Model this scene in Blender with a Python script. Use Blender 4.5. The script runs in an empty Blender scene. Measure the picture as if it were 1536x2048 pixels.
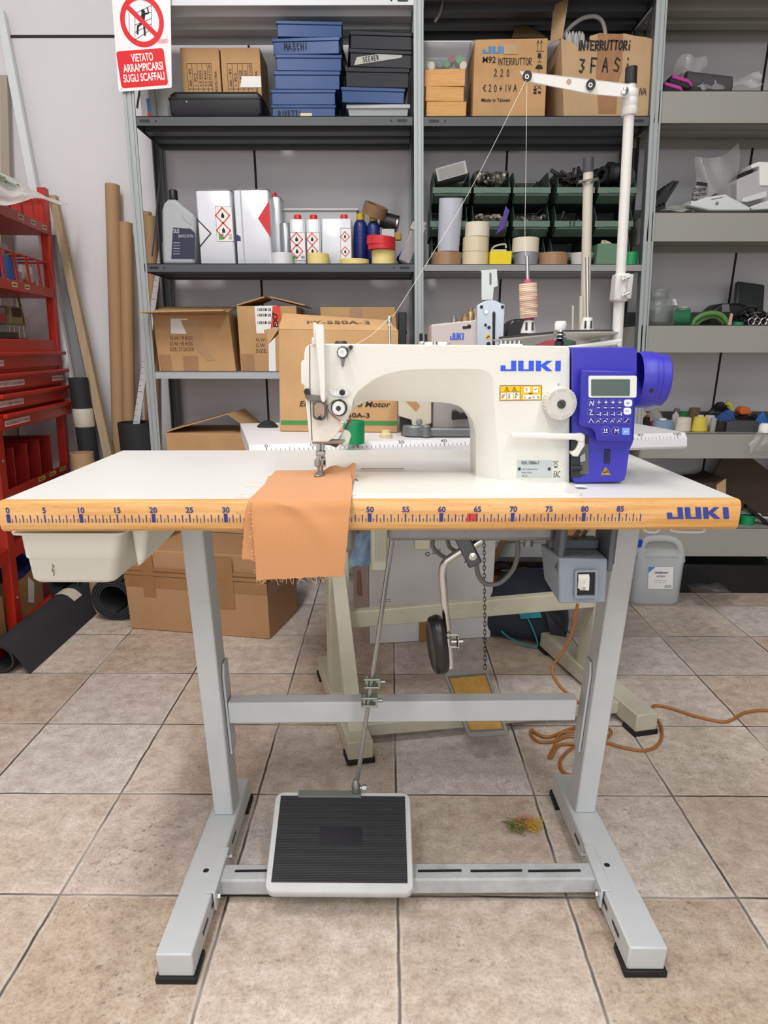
import bpy, bmesh, math, random
from mathutils import Vector as V, Matrix, Quaternion
random.seed(7)
S = bpy.context.scene
COL = S.collection
# ------------------------------------------------------------------ camera
F, PITCH, ROLL, YAW, CAMH, CY = 1403.32, .3462, .0008, -.0059, .9585, 1201.9
fw = V((math.sin(YAW)*math.cos(PITCH), math.cos(YAW)*math.cos(PITCH), -math.sin(PITCH)))
r0 = V((math.cos(YAW), -math.sin(YAW), 0)); u0 = r0.cross(fw)
rt = r0*math.cos(ROLL)+u0*math.sin(ROLL); up = u0*math.cos(ROLL)-r0*math.sin(ROLL)
CAM = V((0, 0, CAMH))
cd = bpy.data.cameras.new('camera'); cam = bpy.data.objects.new('camera', cd); COL.objects.link(cam)
cam.matrix_world = Matrix(((rt.x, up.x, -fw.x, 0), (rt.y, up.y, -fw.y, 0), (rt.z, up.z, -fw.z, CAMH), (0, 0, 0, 1)))
cd.sensor_fit = 'AUTO'; cd.sensor_width = 36; cd.lens = F/2048*36; cd.shift_y = (CY-1024)/2048
cd.clip_start = .02
S.camera = cam
# ------------------------------------------------------------------ light
S.view_settings.view_transform = 'Standard'; S.view_settings.look = 'None'
S.view_settings.gamma = 1; S.view_settings.use_curve_mapping = False
S.view_settings.exposure = 0.5
w = bpy.data.worlds.new('world'); S.world = w; w.use_nodes = True
w.node_tree.nodes['Background'].inputs[0].default_value = (.9, .95, 1, 1)
w.node_tree.nodes['Background'].inputs[1].default_value = .05
def lamp(name, loc, sx, sy, power, col=(1, 1, 1), rot=(0, 0, 0)):
    l = bpy.data.lights.new(name, 'AREA'); l.shape = 'RECTANGLE'; l.size = sx; l.size_y = sy
    l.energy = power; l.color = col
    o = bpy.data.objects.new(name, l); COL.objects.link(o); o.location = loc; o.rotation_euler = rot
    return o
lamp('ceiling_lamp', (-.7, .75, 3.15), .3, 1.5, 34, (1, .985, .97))
lamp('ceiling_lamp', (.85, .1, 3.15), .3, 1.5, 13, (1, .985, .97))
lamp('ceiling_lamp', (-.75, -1.6, 3.15), .3, 1.5, 24, (1, .985, .97))
lamp('ceiling_lamp', (.95, -1.6, 3.15), .3, 1.5, 24, (1, .985, .97))
lamp('window_daylight', (.2, -3.4, 1.5), 3.4, 2.4, 34, (.93, .97, 1), (math.radians(90), 0, 0))

# ------------------------------------------------------------------ pixel geometry
def ray(x, y): return fw+rt*((x-768)/F)-up*((y-CY)/F)
def at(x, y, Y):                       # point of the photograph's pixel at depth Y
    d = ray(x, y); return CAM+d*(Y/d.y)
def on(x, y, Z):                       # same, at height Z
    d = ray(x, y); return CAM+d*((Z-CAMH)/d.z)
# ------------------------------------------------------------------ materials
def lin(c):
    c = c.lstrip('#'); v = [int(c[i:i+2], 16)/255 for i in (0, 2, 4)]
    return tuple(a/12.92 if a <= .04045 else ((a+.055)/1.055)**2.4 for a in v)+(1,)
MATS = {}
def mat(name, col, rough=.5, metal=0, var=.0, vscale=20, bump=0, bscale=200, alpha=1, trans=0, spec=.5, coat=0, stretch=None, col2=None, sss=0):
    if name in MATS: return MATS[name]
    m = bpy.data.materials.new(name); m.use_nodes = True; MATS[name] = m
    n = m.node_tree.nodes; L = m.node_tree.links; b = n['Principled BSDF']
    c = lin(col); b.inputs['Base Color'].default_value = c
    b.inputs['Roughness'].default_value = rough; b.inputs['Metallic'].default_value = metal
    b.inputs['Specular IOR Level'].default_value = spec; b.inputs['Coat Weight'].default_value = coat
    b.inputs['Alpha'].default_value = alpha*(1-.82*trans)
    if var or bump:
        tc = n.new('ShaderNodeTexCoord'); mp = n.new('ShaderNodeMapping'); L.new(tc.outputs['Object'], mp.inputs[0])
        if stretch: mp.inputs['Scale'].default_value = stretch
    if var:
        t = n.new('ShaderNodeTexNoise'); t.inputs['Scale'].default_value = vscale; t.inputs['Detail'].default_value = 6
        t.inputs['Roughness'].default_value = .65
        L.new(mp.outputs[0], t.inputs['Vector'])
        r = n.new('ShaderNodeValToRGB'); r.color_ramp.elements[0].position = .32; r.color_ramp.elements[1].position = .68
        d = lin(col2) if col2 else tuple(x*(1-var) for x in c[:3])+(1,)
        r.color_ramp.elements[0].color = d; r.color_ramp.elements[1].color = c if col2 else tuple(min(1, x*(1+var*.5)) for x in c[:3])+(1,)
        L.new(t.outputs['Fac'], r.inputs[0]); L.new(r.outputs[0], b.inputs['Base Color'])
    if bump:
        t2 = n.new('ShaderNodeTexNoise'); t2.inputs['Scale'].default_value = bscale; t2.inputs['Detail'].default_value = 3
        L.new(mp.outputs[0], t2.inputs['Vector'])
        bp = n.new('ShaderNodeBump'); bp.inputs['Strength'].default_value = bump; bp.inputs['Distance'].default_value = .002
        L.new(t2.outputs['Fac'], bp.inputs['Height']); L.new(bp.outputs[0], b.inputs['Normal'])
    return m
# ------------------------------------------------------------------ mesh builder
class MB:
    def __init__(s): s.bm = bmesh.new()
    def face(s, pts):
        try: return s.bm.faces.new([s.bm.verts.new(p) for p in pts])
        except ValueError: pass
    def box(s, lo, hi, M=None):
        x0, y0, z0 = lo; x1, y1, z1 = hi
        P = [V(p) for p in ((x0,y0,z0),(x1,y0,z0),(x1,y1,z0),(x0,y1,z0),(x0,y0,z1),(x1,y0,z1),(x1,y1,z1),(x0,y1,z1))]
        if M: P = [M @ p for p in P]
        return s.hexa(P)
    def hexa(s, P):
        v = [s.bm.verts.new(p) for p in P]
        for f in ((3,2,1,0),(4,5,6,7),(0,1,5,4),(1,2,6,5),(2,3,7,6),(3,0,4,7)): s.bm.faces.new([v[i] for i in f])
        return s
    def loft(s, rings, closed=True, caps=True):
        R = [[s.bm.verts.new(p) for p in r] for r in rings]; n = len(R[0])
        for a, b in zip(R, R[1:]):
            for i in range(n if closed else n-1):
                j = (i+1) % n
                try: s.bm.faces.new((a[i], a[j], b[j], b[i]))
                except ValueError: pass
        if caps and closed:
            try: s.bm.faces.new(R[0][::-1]); s.bm.faces.new(R[-1])
            except ValueError: pass
        return s
    def prism(s, pts, d):
        d = V(d); return s.loft([[V(p) for p in pts], [V(p)+d for p in pts]])
    def cyl(s, p0, p1, r, r1=None, n=20, caps=True):
        p0, p1 = V(p0), V(p1); return s.tube([p0, p1], [r, r if r1 is None else r1], n, caps=caps)
    def tube(s, pts, r, n=8, caps=True, closed=False):
        pts = [V(p) for p in pts]; N = len(pts)
        R = r if isinstance(r, (list, tuple)) else [r]*N
        t0 = (pts[1]-pts[0]).normalized()
        a = V((0, 0, 1)) if abs(t0.z) < .9 else V((1, 0, 0))
        x = t0.cross(a).normalized(); rings = []; tp = t0
        for i in range(N):
            if closed: t = (pts[(i+1) % N]-pts[i-1]).normalized()
            else: t = ((pts[min(i+1, N-1)]-pts[max(i-1, 0)])).normalized()
            x = tp.rotation_difference(t) @ x; tp = t; yv = t.cross(x)
            rings.append([pts[i]+(x*math.cos(2*math.pi*k/n)+yv*math.sin(2*math.pi*k/n))*R[i] for k in range(n)])
        if closed: rings.append(rings[0])
        return s.loft(rings, True, caps and not closed)
    def lathe(s, c, prof, axis=(0, 0, 1), n=28, caps=True):
        c = V(c); ax = V(axis).normalized(); a = V((0, 0, 1)) if abs(ax.z) < .9 else V((1, 0, 0))
        x = ax.cross(a).normalized(); y = ax.cross(x)
        return s.loft([[c+ax*h+(x*math.cos(2*math.pi*k/n)+y*math.sin(2*math.pi*k/n))*max(r, 1e-5) for k in range(n)] for r, h in prof], True, caps)
    def grid(s, fn, nu, nv, thick=0):
        P = [[V(fn(i/nu, j/nv)) for i in range(nu+1)] for j in range(nv+1)]
        R = [[s.bm.verts.new(p) for p in row] for row in P]
        fs = []
        for a, b in zip(R, R[1:]):
            for i in range(nu): fs.append(s.bm.faces.new((a[i], a[i+1], b[i+1], b[i])))
        if thick:
            s.bm.normal_update()
            bmesh.ops.solidify(s.bm, geom=fs, thickness=thick)
        return s
    def ball(s, c, r, sc=(1, 1, 1), seg=16, R=None):
        M = Matrix.Translation(V(c)) @ (R.to_4x4() if R else Matrix()) @ Matrix.Diagonal((sc[0]*r, sc[1]*r, sc[2]*r, 1))
        bmesh.ops.create_uvsphere(s.bm, u_segments=seg, v_segments=max(6, seg//2), radius=1, matrix=M); return s
    def ring(s, c, R0, R1, h, axis=(0, 0, 1), n=36):     # tape roll
        return s.lathe(c, [(R1, 0), (R0, 0), (R0, h), (R1, h), (R1, 0)], axis, n, caps=False)
    def text(s, st, o, xd, ud, h, bold=0, align='LEFT', w=None, shear=0, lift=.0006, sx=1):
        c = bpy.data.curves.new('t', 'FONT'); c.body = st; c.size = 1; c.offset = bold; c.shear = shear; c.align_x = align
        ob = bpy.data.objects.new('t', c); COL.objects.link(ob)
        dg = bpy.context.evaluated_depsgraph_get(); me = bpy.data.meshes.new_from_object(ob.evaluated_get(dg))
        xs = [v.co.x for v in me.vertices] or [0, 1]
        xd, ud, o = V(xd).normalized(), V(ud).normalized(), V(o); nn = xd.cross(ud)
        k = h/.7; kx = k*sx if w is None else w/(max(xs)-min(xs))
        nv = [s.bm.verts.new(o+xd*(v.co.x*kx)+ud*(v.co.y*k)+nn*lift) for v in me.vertices]
        for p in me.polygons:
            try: s.bm.faces.new([nv[i] for i in p.vertices])
            except ValueError: pass
        bpy.data.objects.remove(ob); bpy.data.curves.remove(c); bpy.data.meshes.remove(me); return s
    def stroke(s, pl, o, xd, ud, width, lift=.0007):
        xd, ud, o = V(xd).normalized(), V(ud).normalized(), V(o); nn = xd.cross(ud)
        for a, b in zip(pl, pl[1:]):
            d = V((b[0]-a[0], b[1]-a[1]));
            if d.length < 1e-6: continue
            d.normalize(); q = V((-d.y, d.x))*width/2; e = d*width*.35
            pts = [(a[0]-e.x+q.x, a[1]-e.y+q.y), (a[0]-e.x-q.x, a[1]-e.y-q.y), (b[0]+e.x-q.x, b[1]+e.y-q.y), (b[0]+e.x+q.x, b[1]+e.y+q.y)]
            s.face([o+xd*p[0]+ud*p[1]+nn*lift for p in pts]); lift += .00001
        return s
    def hand(s, st, o, xd, ud, h, width, adv=.75, jit=.05, lift=.0007):
        x = 0; rr = random.Random(st)
        for ch in st:
            for pl in GLY.get(ch, []):
                s.stroke([((x+(px+rr.uniform(-jit, jit)*.6)*.55)*h, (py+rr.uniform(-jit, jit))*h) for px, py in pl], o, xd, ud, width, lift)
            x += adv*(.62 if ch in ' iI1' else 1)
        return s
    def flat(s, pts, o, xd, ud, lift=.0006):
        xd, ud, o = V(xd).normalized(), V(ud).normalized(), V(o); nn = xd.cross(ud)
        s.face([o+xd*p[0]+ud*p[1]+nn*lift for p in pts]); return s
GLY = {'A': [[(0,0),(.45,1),(.9,0)],[(.15,.4),(.75,.4)]], 'M': [[(0,0),(.1,1),(.5,.4),(.9,1),(1,0)]], 'S': [[(.85,.85),(.4,1),(.1,.75),(.8,.35),(.6,.02),(0,.1)]],
 'C': [[(.85,.9),(.3,.95),(.05,.5),(.3,.05),(.85,.1)]], 'H': [[(.05,0),(.05,1)],[(.8,0),(.8,1)],[(.05,.5),(.8,.5)]], 'I': [[(.3,0),(.3,1)]], 'i': [[(.3,0),(.3,.6)],[(.3,.9),(.33,.97)]], '1': [[(.2,0),(.3,1)]],
 'E': [[(.8,1),(.05,1),(.05,0),(.8,0)],[(.05,.5),(.65,.5)]], 'G': [[(.85,.85),(.3,.95),(.05,.5),(.3,.05),(.8,.15),(.8,.5),(.5,.5)]], 'R': [[(.05,0),(.05,1),(.7,.9),(.7,.6),(.05,.5),(.85,0)]],
 'V': [[(0,1),(.4,0),(.8,1)]], 'T': [[(.45,0),(.45,1)],[(0,1),(.95,1)]], 'N': [[(0,0),(.05,1),(.75,0),(.8,1)]], 'U': [[(0,1),(.05,.2),(.4,0),(.75,.2),(.8,1)]], 'O': [[(.4,1),(.05,.7),(.1,.1),(.5,0),(.85,.4),(.75,.9),(.4,1)]],
 'F': [[(.05,0),(.05,1),(.8,1)],[(.05,.5),(.6,.5)]], '2': [[(.05,.8),(.4,1),(.75,.75),(.05,0),(.85,.05)]], '3': [[(.05,.95),(.7,.9),(.35,.55),(.75,.3),(.3,0),(0,.1)]], '0': [[(.4,1),(.08,.6),(.2,.05),(.6,.05),(.75,.6),(.4,1)]],
 '5': [[(.75,1),(.15,1),(.1,.55),(.6,.6),(.75,.25),(.4,0),(.05,.1)]], '+': [[(.05,.45),(.75,.45)],[(.4,.1),(.4,.8)]], '€': [[(.9,.9),(.4,.95),(.15,.5),(.4,.05),(.9,.1)],[(0,.6),(.65,.6)],[(0,.4),(.6,.4)]], 'Z': [[(0,1),(.8,1),(.05,0),(.9,0)]], '-': [[(.1,.5),(.7,.5)]]}
WL = {}                                   # world position of every root's origin
def obj(name, mb, m, parent=None, label=None, bevel=0, smooth=40, kind=None, recalc=True, seg=2):
    if recalc: bmesh.ops.recalc_face_normals(mb.bm, faces=mb.bm.faces)
    off = WL[parent.name] if parent else V((0, 0, 0))
    for v in mb.bm.verts: v.co -= off
    me = bpy.data.meshes.new(name); mb.bm.to_mesh(me); mb.bm.free()
    o = bpy.data.objects.new(name, me); COL.objects.link(o)
    if m: me.materials.append(m)
    if smooth:
        for p in me.polygons: p.use_smooth = True
        me.set_sharp_from_angle(angle=math.radians(smooth))
    if bevel:
        b = o.modifiers.new('bevel', 'BEVEL'); b.width = bevel; b.segments = seg; b.limit_method = 'ANGLE'; b.angle_limit = math.radians(40)
    if parent: o.parent = parent
    WL[o.name] = off
    if label: o['label'] = label
    if kind: o['kind'] = kind
    return o
def tag(o, label, cat, group=None):
    o['label'] = label; o['category'] = cat
    if group: o['group'] = group
    return o
def thing(name, label, cat, loc, group=None):
    o = bpy.data.objects.new(name, None); COL.objects.link(o); o.location = loc; o.empty_display_size = .05
    WL[o.name] = V(loc); return tag(o, label, cat, group)
def solo(name, mb, m, label, cat, group=None, kind=None, **kw):   # a thing that is one mesh (may get children)
    vs = [v.co.copy() for v in mb.bm.verts]
    c = V(((min(v.x for v in vs)+max(v.x for v in vs))/2, (min(v.y for v in vs)+max(v.y for v in vs))/2, min(v.z for v in vs)))
    for v in mb.bm.verts: v.co -= c
    o = obj(name, mb, m, **kw); o.location = c; WL[o.name] = c
    if kind: o['kind'] = kind
    return tag(o, label, cat, group)
def struct(name, mb, m, **kw): return obj(name, mb, m, kind='structure', **kw)
def cr(pts, n=8, closed=False):            # Catmull-Rom through points
    P = [V(p) for p in pts]; N = len(P); out = []
    for i in range(N if closed else N-1):
        if closed: a, b, c, d = P[i-1], P[i], P[(i+1) % N], P[(i+2) % N]
        else: a, b, c, d = P[max(i-1, 0)], P[i], P[i+1], P[min(i+2, N-1)]
        for k in range(n):
            t = k/n
            out.append(.5*((2*b)+(c-a)*t+(2*a-5*b+4*c-d)*t*t+(3*b-a-3*c+d)*t**3))
    if not closed: out.append(P[-1])
    return out
def rr2(w, h, r, n=4, x0=0, y0=0):         # rounded rectangle, 2D, from (x0,y0)
    out = []
    for cx, cy, a in ((w-r, h-r, 0), (r, h-r, 90), (r, r, 180), (w-r, r, 270)):
        for k in range(n+1):
            t = math.radians(a+90*k/n); out.append((x0+cx+r*math.cos(t), y0+cy+r*math.sin(t)))
    return out
def circ(r, n=24, x0=0, y0=0, a0=0, a1=360): return [(x0+r*math.cos(math.radians(a0+(a1-a0)*k/n)), y0+r*math.sin(math.radians(a0+(a1-a0)*k/n))) for k in range(n)]
X, Yv, Z = V((1, 0, 0)), V((0, 1, 0)), V((0, 0, 1))
BLK = lambda: mat('black_plastic', '#17171a', .45)
CHR = lambda: mat('chrome', '#c9c9c6', .18, 1)
STL = lambda: mat('steel', '#a5a8a8', .35, .9)
WHT = lambda: mat('white_paper', '#f2f1ee', .6)
INK = lambda: mat('black_ink', '#1e1b1a', .7)
BLUI = lambda: mat('logo_blue', '#2a52e0', .45)
CARD = lambda: mat('cardboard', '#c39a6b', .85, var=.12, vscale=9, bump=.15, bscale=90)
CARDK = lambda: mat('cardboard_inside', '#8a6a45', .9, var=.15, vscale=12)
TAPE = lambda: mat('brown_tape', '#a77b4e', .25, var=.1, vscale=14, coat=.3)
def logo(mb, o, xd, ud, h, wtot, slant=0):
    # four heavy letters, each an outline in units of letter height
    k = wtot/5.95
    def sc(pts): return [((x*k+(1-y)*-slant*h), y*h) for x, y in pts]
    J = [(0, 0), (1.55, 0), (1.55, 1), (1.05, 1), (1.05, .17), (.5, .17), (.5, .55), (0, .55)]
    U = [(1.75, 0), (3.3, 0), (3.3, 1), (2.78, 1), (2.78, .17), (2.27, .17), (2.27, 1), (1.75, 1)]
    Kk = [(3.5, 0), (4.0, 0), (4.0, .45), (4.55, 0), (5.15, 0), (4.45, .55), (5.12, 1), (4.55, 1), (4.0, .6), (4.0, 1), (3.5, 1)]
    I = [(5.42, 0), (5.95, 0), (5.95, 1), (5.42, 1)]
    for p in (J, U, Kk, I): mb.flat(sc(p), o, xd, ud)
# ------------------------------------------------------------------ room
WY = 3.03
def floor_mat():
    m = bpy.data.materials.new('floor_tiles'); m.use_nodes = True; n = m.node_tree.nodes; L = m.node_tree.links; b = n['Principled BSDF']
    def N(t, **k):
        q = n.new('ShaderNode'+t)
        for a, v in k.items(): setattr(q, a, v)
        return q
    def math_(op, a, b_=None, c=None):
        q = N('Math', operation=op)
        for i, v in enumerate((a, b_, c)):
            if v is None: continue
            if isinstance(v, (int, float)): q.inputs[i].default_value = v
            else: L.new(v, q.inputs[i])
        return q.outputs[0]
    def noise(scale, detail=5, rough=.6, vec=None, out='Fac'):
        q = N('TexNoise'); q.inputs['Scale'].default_value = scale; q.inputs['Detail'].default_value = detail; q.inputs['Roughness'].default_value = rough
        L.new(vec, q.inputs['Vector']); return q.outputs[out]
    def ramp(f, *st):
        q = N('ValToRGB'); e = q.color_ramp.elements
        while len(e) < len(st): e.new(.5)
        for i, (p, c) in enumerate(st): e[i].position = p; e[i].color = c if len(c) == 4 else tuple(c)+(1,)
        L.new(f, q.inputs[0]); return q.outputs[0]
    def mix(f, a, b_, mode='MIX'):
        q = N('MixRGB', blend_type=mode)
        for i, v in enumerate((f, a, b_)):
            if isinstance(v, (int, float)): q.inputs[i].default_value = v
            elif isinstance(v, tuple): q.inputs[i].default_value = v
            else: L.new(v, q.inputs[i])
        return q.outputs[0]
    tc = N('TexCoord'); ob = tc.outputs['Object']
    wob = N('MixRGB'); wob.inputs[0].default_value = .006; L.new(ob, wob.inputs[1]); L.new(noise(14, 3, .6, ob, 'Color'), wob.inputs[2])
    sp = N('SeparateXYZ'); L.new(wob.outputs[0], sp.inputs[0])
    s = .3124
    u = math_('DIVIDE', math_('ADD', sp.outputs[0], .605-.003), s); v = math_('DIVIDE', math_('SUBTRACT', sp.outputs[1], 1.034+.003), s)
    fu = math_('FRACT', u); fv = math_('FRACT', v)
    cb = N('CombineXYZ'); L.new(math_('FLOOR', u), cb.inputs[0]); L.new(math_('FLOOR', v), cb.inputs[1])
    wn = N('TexWhiteNoise', noise_dimensions='3D'); L.new(cb.outputs[0], wn.inputs['Vector'])
    du = math_('MINIMUM', fu, math_('SUBTRACT', 1, fu)); dv = math_('MINIMUM', fv, math_('SUBTRACT', 1, fv))
    d = math_('MINIMUM', du, dv)
    # mottled stone, one tone per tile
    big = noise(5, 4, .6, ob); mid = noise(26, 6, .7, ob); fine = noise(150, 4, .75, ob)
    beige = ramp(big, (.3, lin('#cdb9a4')), (.6, lin('#e4d8ca')))
    mauve = ramp(big, (.3, lin('#cfc6c2')), (.65, lin('#e6e1e0')))
    tile = mix(ramp(wn.outputs['Value'], (.3, (0, 0, 0)), (.65, (1, 1, 1))), beige, mauve)
    tile = mix(.52, tile, ramp(mid, (.32, lin('#9c8e82')), (.5, lin('#d3c8bd')), (.68, lin('#f5f0ea'))), 'MIX')
    tile = mix(.38, tile, ramp(fine, (.36, lin('#93857a')), (.5, lin('#e8e1da')), (.62, lin('#ffffff'))), 'MULTIPLY')
    # worn pits, clustered
    pit = math_('MULTIPLY', ramp(noise(60, 6, .75, ob), (.57, (0, 0, 0)), (.63, (1, 1, 1))), ramp(noise(3.1, 3, .5, ob), (.46, (0, 0, 0)), (.66, (1, 1, 1))))
    tile = mix(math_('MULTIPLY', pit, .8), tile, lin('#5d5047'))
    tile = mix(1.0, tile, ramp(wn.outputs['Color'], (.0, lin('#e0d6cb')), (.8, lin('#ffffff'))), 'MULTIPLY')
    g = ramp(d, (.005, (1, 1, 1)), (.0115, (0, 0, 0)))
    edge = ramp(d, (.010, (1, 1, 1)), (.03, (0, 0, 0)))
    tile = mix(math_('MULTIPLY', edge, .25), tile, lin('#f2ece4'))
    grout = ramp(noise(3, 3, .5, ob), (.45, lin('#45403b')), (.62, lin('#a39a90')))
    col = mix(g, tile, grout)
    L.new(col, b.inputs['Base Color'])
    b.inputs['Roughness'].default_value = .55; b.inputs['Specular IOR Level'].default_value = .35
    hb = math_('ADD', math_('MULTIPLY', math_('SUBTRACT', 1, g), 1.0), math_('MULTIPLY', mid, .25))
    bp = N('Bump'); bp.inputs['Strength'].default_value = .5; bp.inputs['Distance'].default_value = .002
    L.new(hb, bp.inputs['Height']); L.new(bp.outputs[0], b.inputs['Normal'])
    return m
mb = MB(); mb.box((-1.9, -3.6, -.05), (2.8, WY, 0)); struct('floor', mb, floor_mat(), smooth=0)
wallm = mat('wall_panel', '#dfdde0', .55, var=.03, vscale=2)
mb = MB(); mb.box((-1.9, WY, -.05), (2.8, WY+.08, 3.2)); struct('wall_back', mb, wallm, smooth=0)
mb = MB(); mb.box((-1.98, -3.6, -.05), (-1.9, WY+.08, 3.2)); struct('wall_left', mb, wallm, smooth=0)
mb = MB(); mb.box((2.8, -3.6, -.05), (2.88, WY+.08, 3.2)); struct('wall_right', mb, mat('wall_grey', '#8f8d8a', .8), smooth=0)
mb = MB(); mb.box((-1.98, -3.68, -.05), (2.88, -3.6, 3.2)); struct('wall_front', mb, mat('wall_grey', '#8f8d8a', .8), smooth=0)
mb = MB(); mb.box((-1.98, -3.68, 3.2), (2.88, WY+.08, 3.26)); struct('ceiling', mb, mat('ceiling_white', '#c9c9c6', .8), smooth=0)
gapm = mat('panel_gap', '#2e2a2b', .9)
zs = at(100, 73, WY).z
mb = MB(); mb.box((-1.9, WY-.002, zs-.004), (2.8, WY+.001, zs+.004)); struct('trim_1', mb, gapm, smooth=0)
for i, (a, b_) in enumerate((((502, 60), (530, 800)), ((1012, 310), (1003, 560)), ((1500, 80), (1462, 790)))):
    p = at(*a, WY); q = at(*b_, WY); x = (p.x+q.x)/2
    mb = MB(); mb.box((x-.004, WY-.002, 0), (x+.004, WY+.001, zs)); struct('trim_%d' % (i+2), mb, gapm, smooth=0)
# ------------------------------------------------------------------ sewing table with its stand
TYAW, TX, TY, TZ, TD = .0214, -.523, .950, .76, .508
tx_, ty_ = V((math.cos(TYAW), math.sin(TYAW), 0)), V((-math.sin(TYAW), math.cos(TYAW), 0))
def T(a, b, z): return V((TX, TY, 0))+tx_*a+ty_*b+Z*z
TM = Matrix.Translation((TX, TY, 0)) @ Matrix.Rotation(TYAW, 4, 'Z')
table = thing('sewing_table', 'white topped industrial sewing table with ruler edge on a grey steel stand, nearest the camera', 'table', T(.5, .25, 0))
lam = mat('white_laminate', '#dededb', .35, var=.02, vscale=6)
mb = MB(); mb.box((-.012, .012, TZ-.036), (1.014, TD, TZ), TM); obj('tabletop', mb, lam, table, bevel=.0015)
def woodmat():
    m = bpy.data.materials.new('beech_wood'); m.use_nodes = True; n = m.node_tree.nodes; L = m.node_tree.links; b = n['Principled BSDF']
    tc = n.new('ShaderNodeTexCoord'); mp = n.new('ShaderNodeMapping'); mp.inputs['Scale'].default_value = (3, 60, 60); L.new(tc.outputs['Object'], mp.inputs[0])
    t = n.new('ShaderNodeTexNoise'); t.inputs['Scale'].default_value = 2.2; t.inputs['Detail'].default_value = 5; L.new(mp.outputs[0], t.inputs['Vector'])
    r = n.new('ShaderNodeValToRGB'); e = r.color_ramp.elements; e[0].position = .35; e[0].color = lin('#cc9350'); e[1].position = .62; e[1].color = lin('#e0ae70')
    L.new(t.outputs['Fac'], r.inputs[0])
    mp2 = n.new('ShaderNodeMapping'); mp2.inputs['Scale'].default_value = (22, 200, 200); L.new(tc.outputs['Object'], mp2.inputs[0])
    t2 = n.new('ShaderNodeTexNoise'); t2.inputs['Scale'].default_value = 4; t2.inputs['Detail'].default_value = 2; L.new(mp2.outputs[0], t2.inputs['Vector'])
    r2 = n.new('ShaderNodeValToRGB'); e = r2.color_ramp.elements; e[0].position = .64; e[0].color = (0, 0, 0, 1); e[1].position = .74; e[1].color = (1, 1, 1, 1)
    L.new(t2.outputs['Fac'], r2.inputs[0])
    mx = n.new('ShaderNodeMixRGB'); L.new(r2.outputs[0], mx.inputs[0]); L.new(r.outputs[0], mx.inputs[1]); mx.inputs[2].default_value = lin('#8a5a28')
    mm = n.new('ShaderNodeMath'); mm.operation = 'MULTIPLY'; mm.inputs[1].default_value = .6; L.new(r2.outputs[0], mm.inputs[0]); L.new(mm.outputs[0], mx.inputs[0])
    L.new(mx.outputs[0], b.inputs['Base Color']); b.inputs['Roughness'].default_value = .4
    return m
# moulded front edge: flat upper face, chamfered lower face
prof = [(.012, .7215), (.004, .7175), (-.003, .7185), (-.0075, .7225), (-.0085, .7275), (-.0075, .752), (-.004, .7585), (.003, .7603), (.0121, .7603)]
mb = MB(); mb.loft([[T(a, y, z) for y, z in prof] for a in (-.012, 1.014)])
edge = obj('wooden_edge', mb, woodmat(), table, smooth=30, bevel=.001)
EY = -.0085
rb = mat('ruler_blue', '#22307e', .5)
mb = MB(); ud = (T(0, -.0075, .752)-T(0, -.0085, .7275)).normalized()
def RT(a, z): return T(a, -.0089+(z-.7275)/.0245*.001, z)
for k in range(0, 177):
    a = .0016+k*.005*.9915
    
    h = .0105 if k % 2 == 0 else .0055
    wd = .0005 if k % 2 else .0007
    if k % 10 == 0: wd = .001; h = .0115
    if k % 20 == 0: wd = .0026; h = .012
    z0 = .7315
    mb.face([RT(a-wd, z0), RT(a+wd, z0), RT(a+wd, z0+h), RT(a-wd, z0+h)])
for k in range(0, 90, 5):
    mb.text(str(k), RT(.0021+k*.01*.9915, .7452), tx_, ud, .0074, bold=.03, align='CENTER', lift=.0002)
obj('ruler_markings', mb, rb, edge, label='dark blue ruler ticks and numbers', smooth=0, recalc=False)
mb = MB(); logo(mb, RT(.9085, .7345), tx_, ud, .0165, .0865, slant=-.22); obj('logo', mb, mat('logo_navy', '#2f3f95', .5), edge, label='navy blue brand lettering', smooth=0, recalc=False)
mb = MB(); p = at(946, 1026, .94); a = (p.x-TX); mb.face([RT(a-.0068, .7315), RT(a+.0068, .732), RT(a+.007, .7425), RT(a-.006, .743)]); obj('red_tape_mark', mb, mat('red_tape_dull', '#c2382c', .5), edge, label='small red tape mark', smooth=0)
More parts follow.
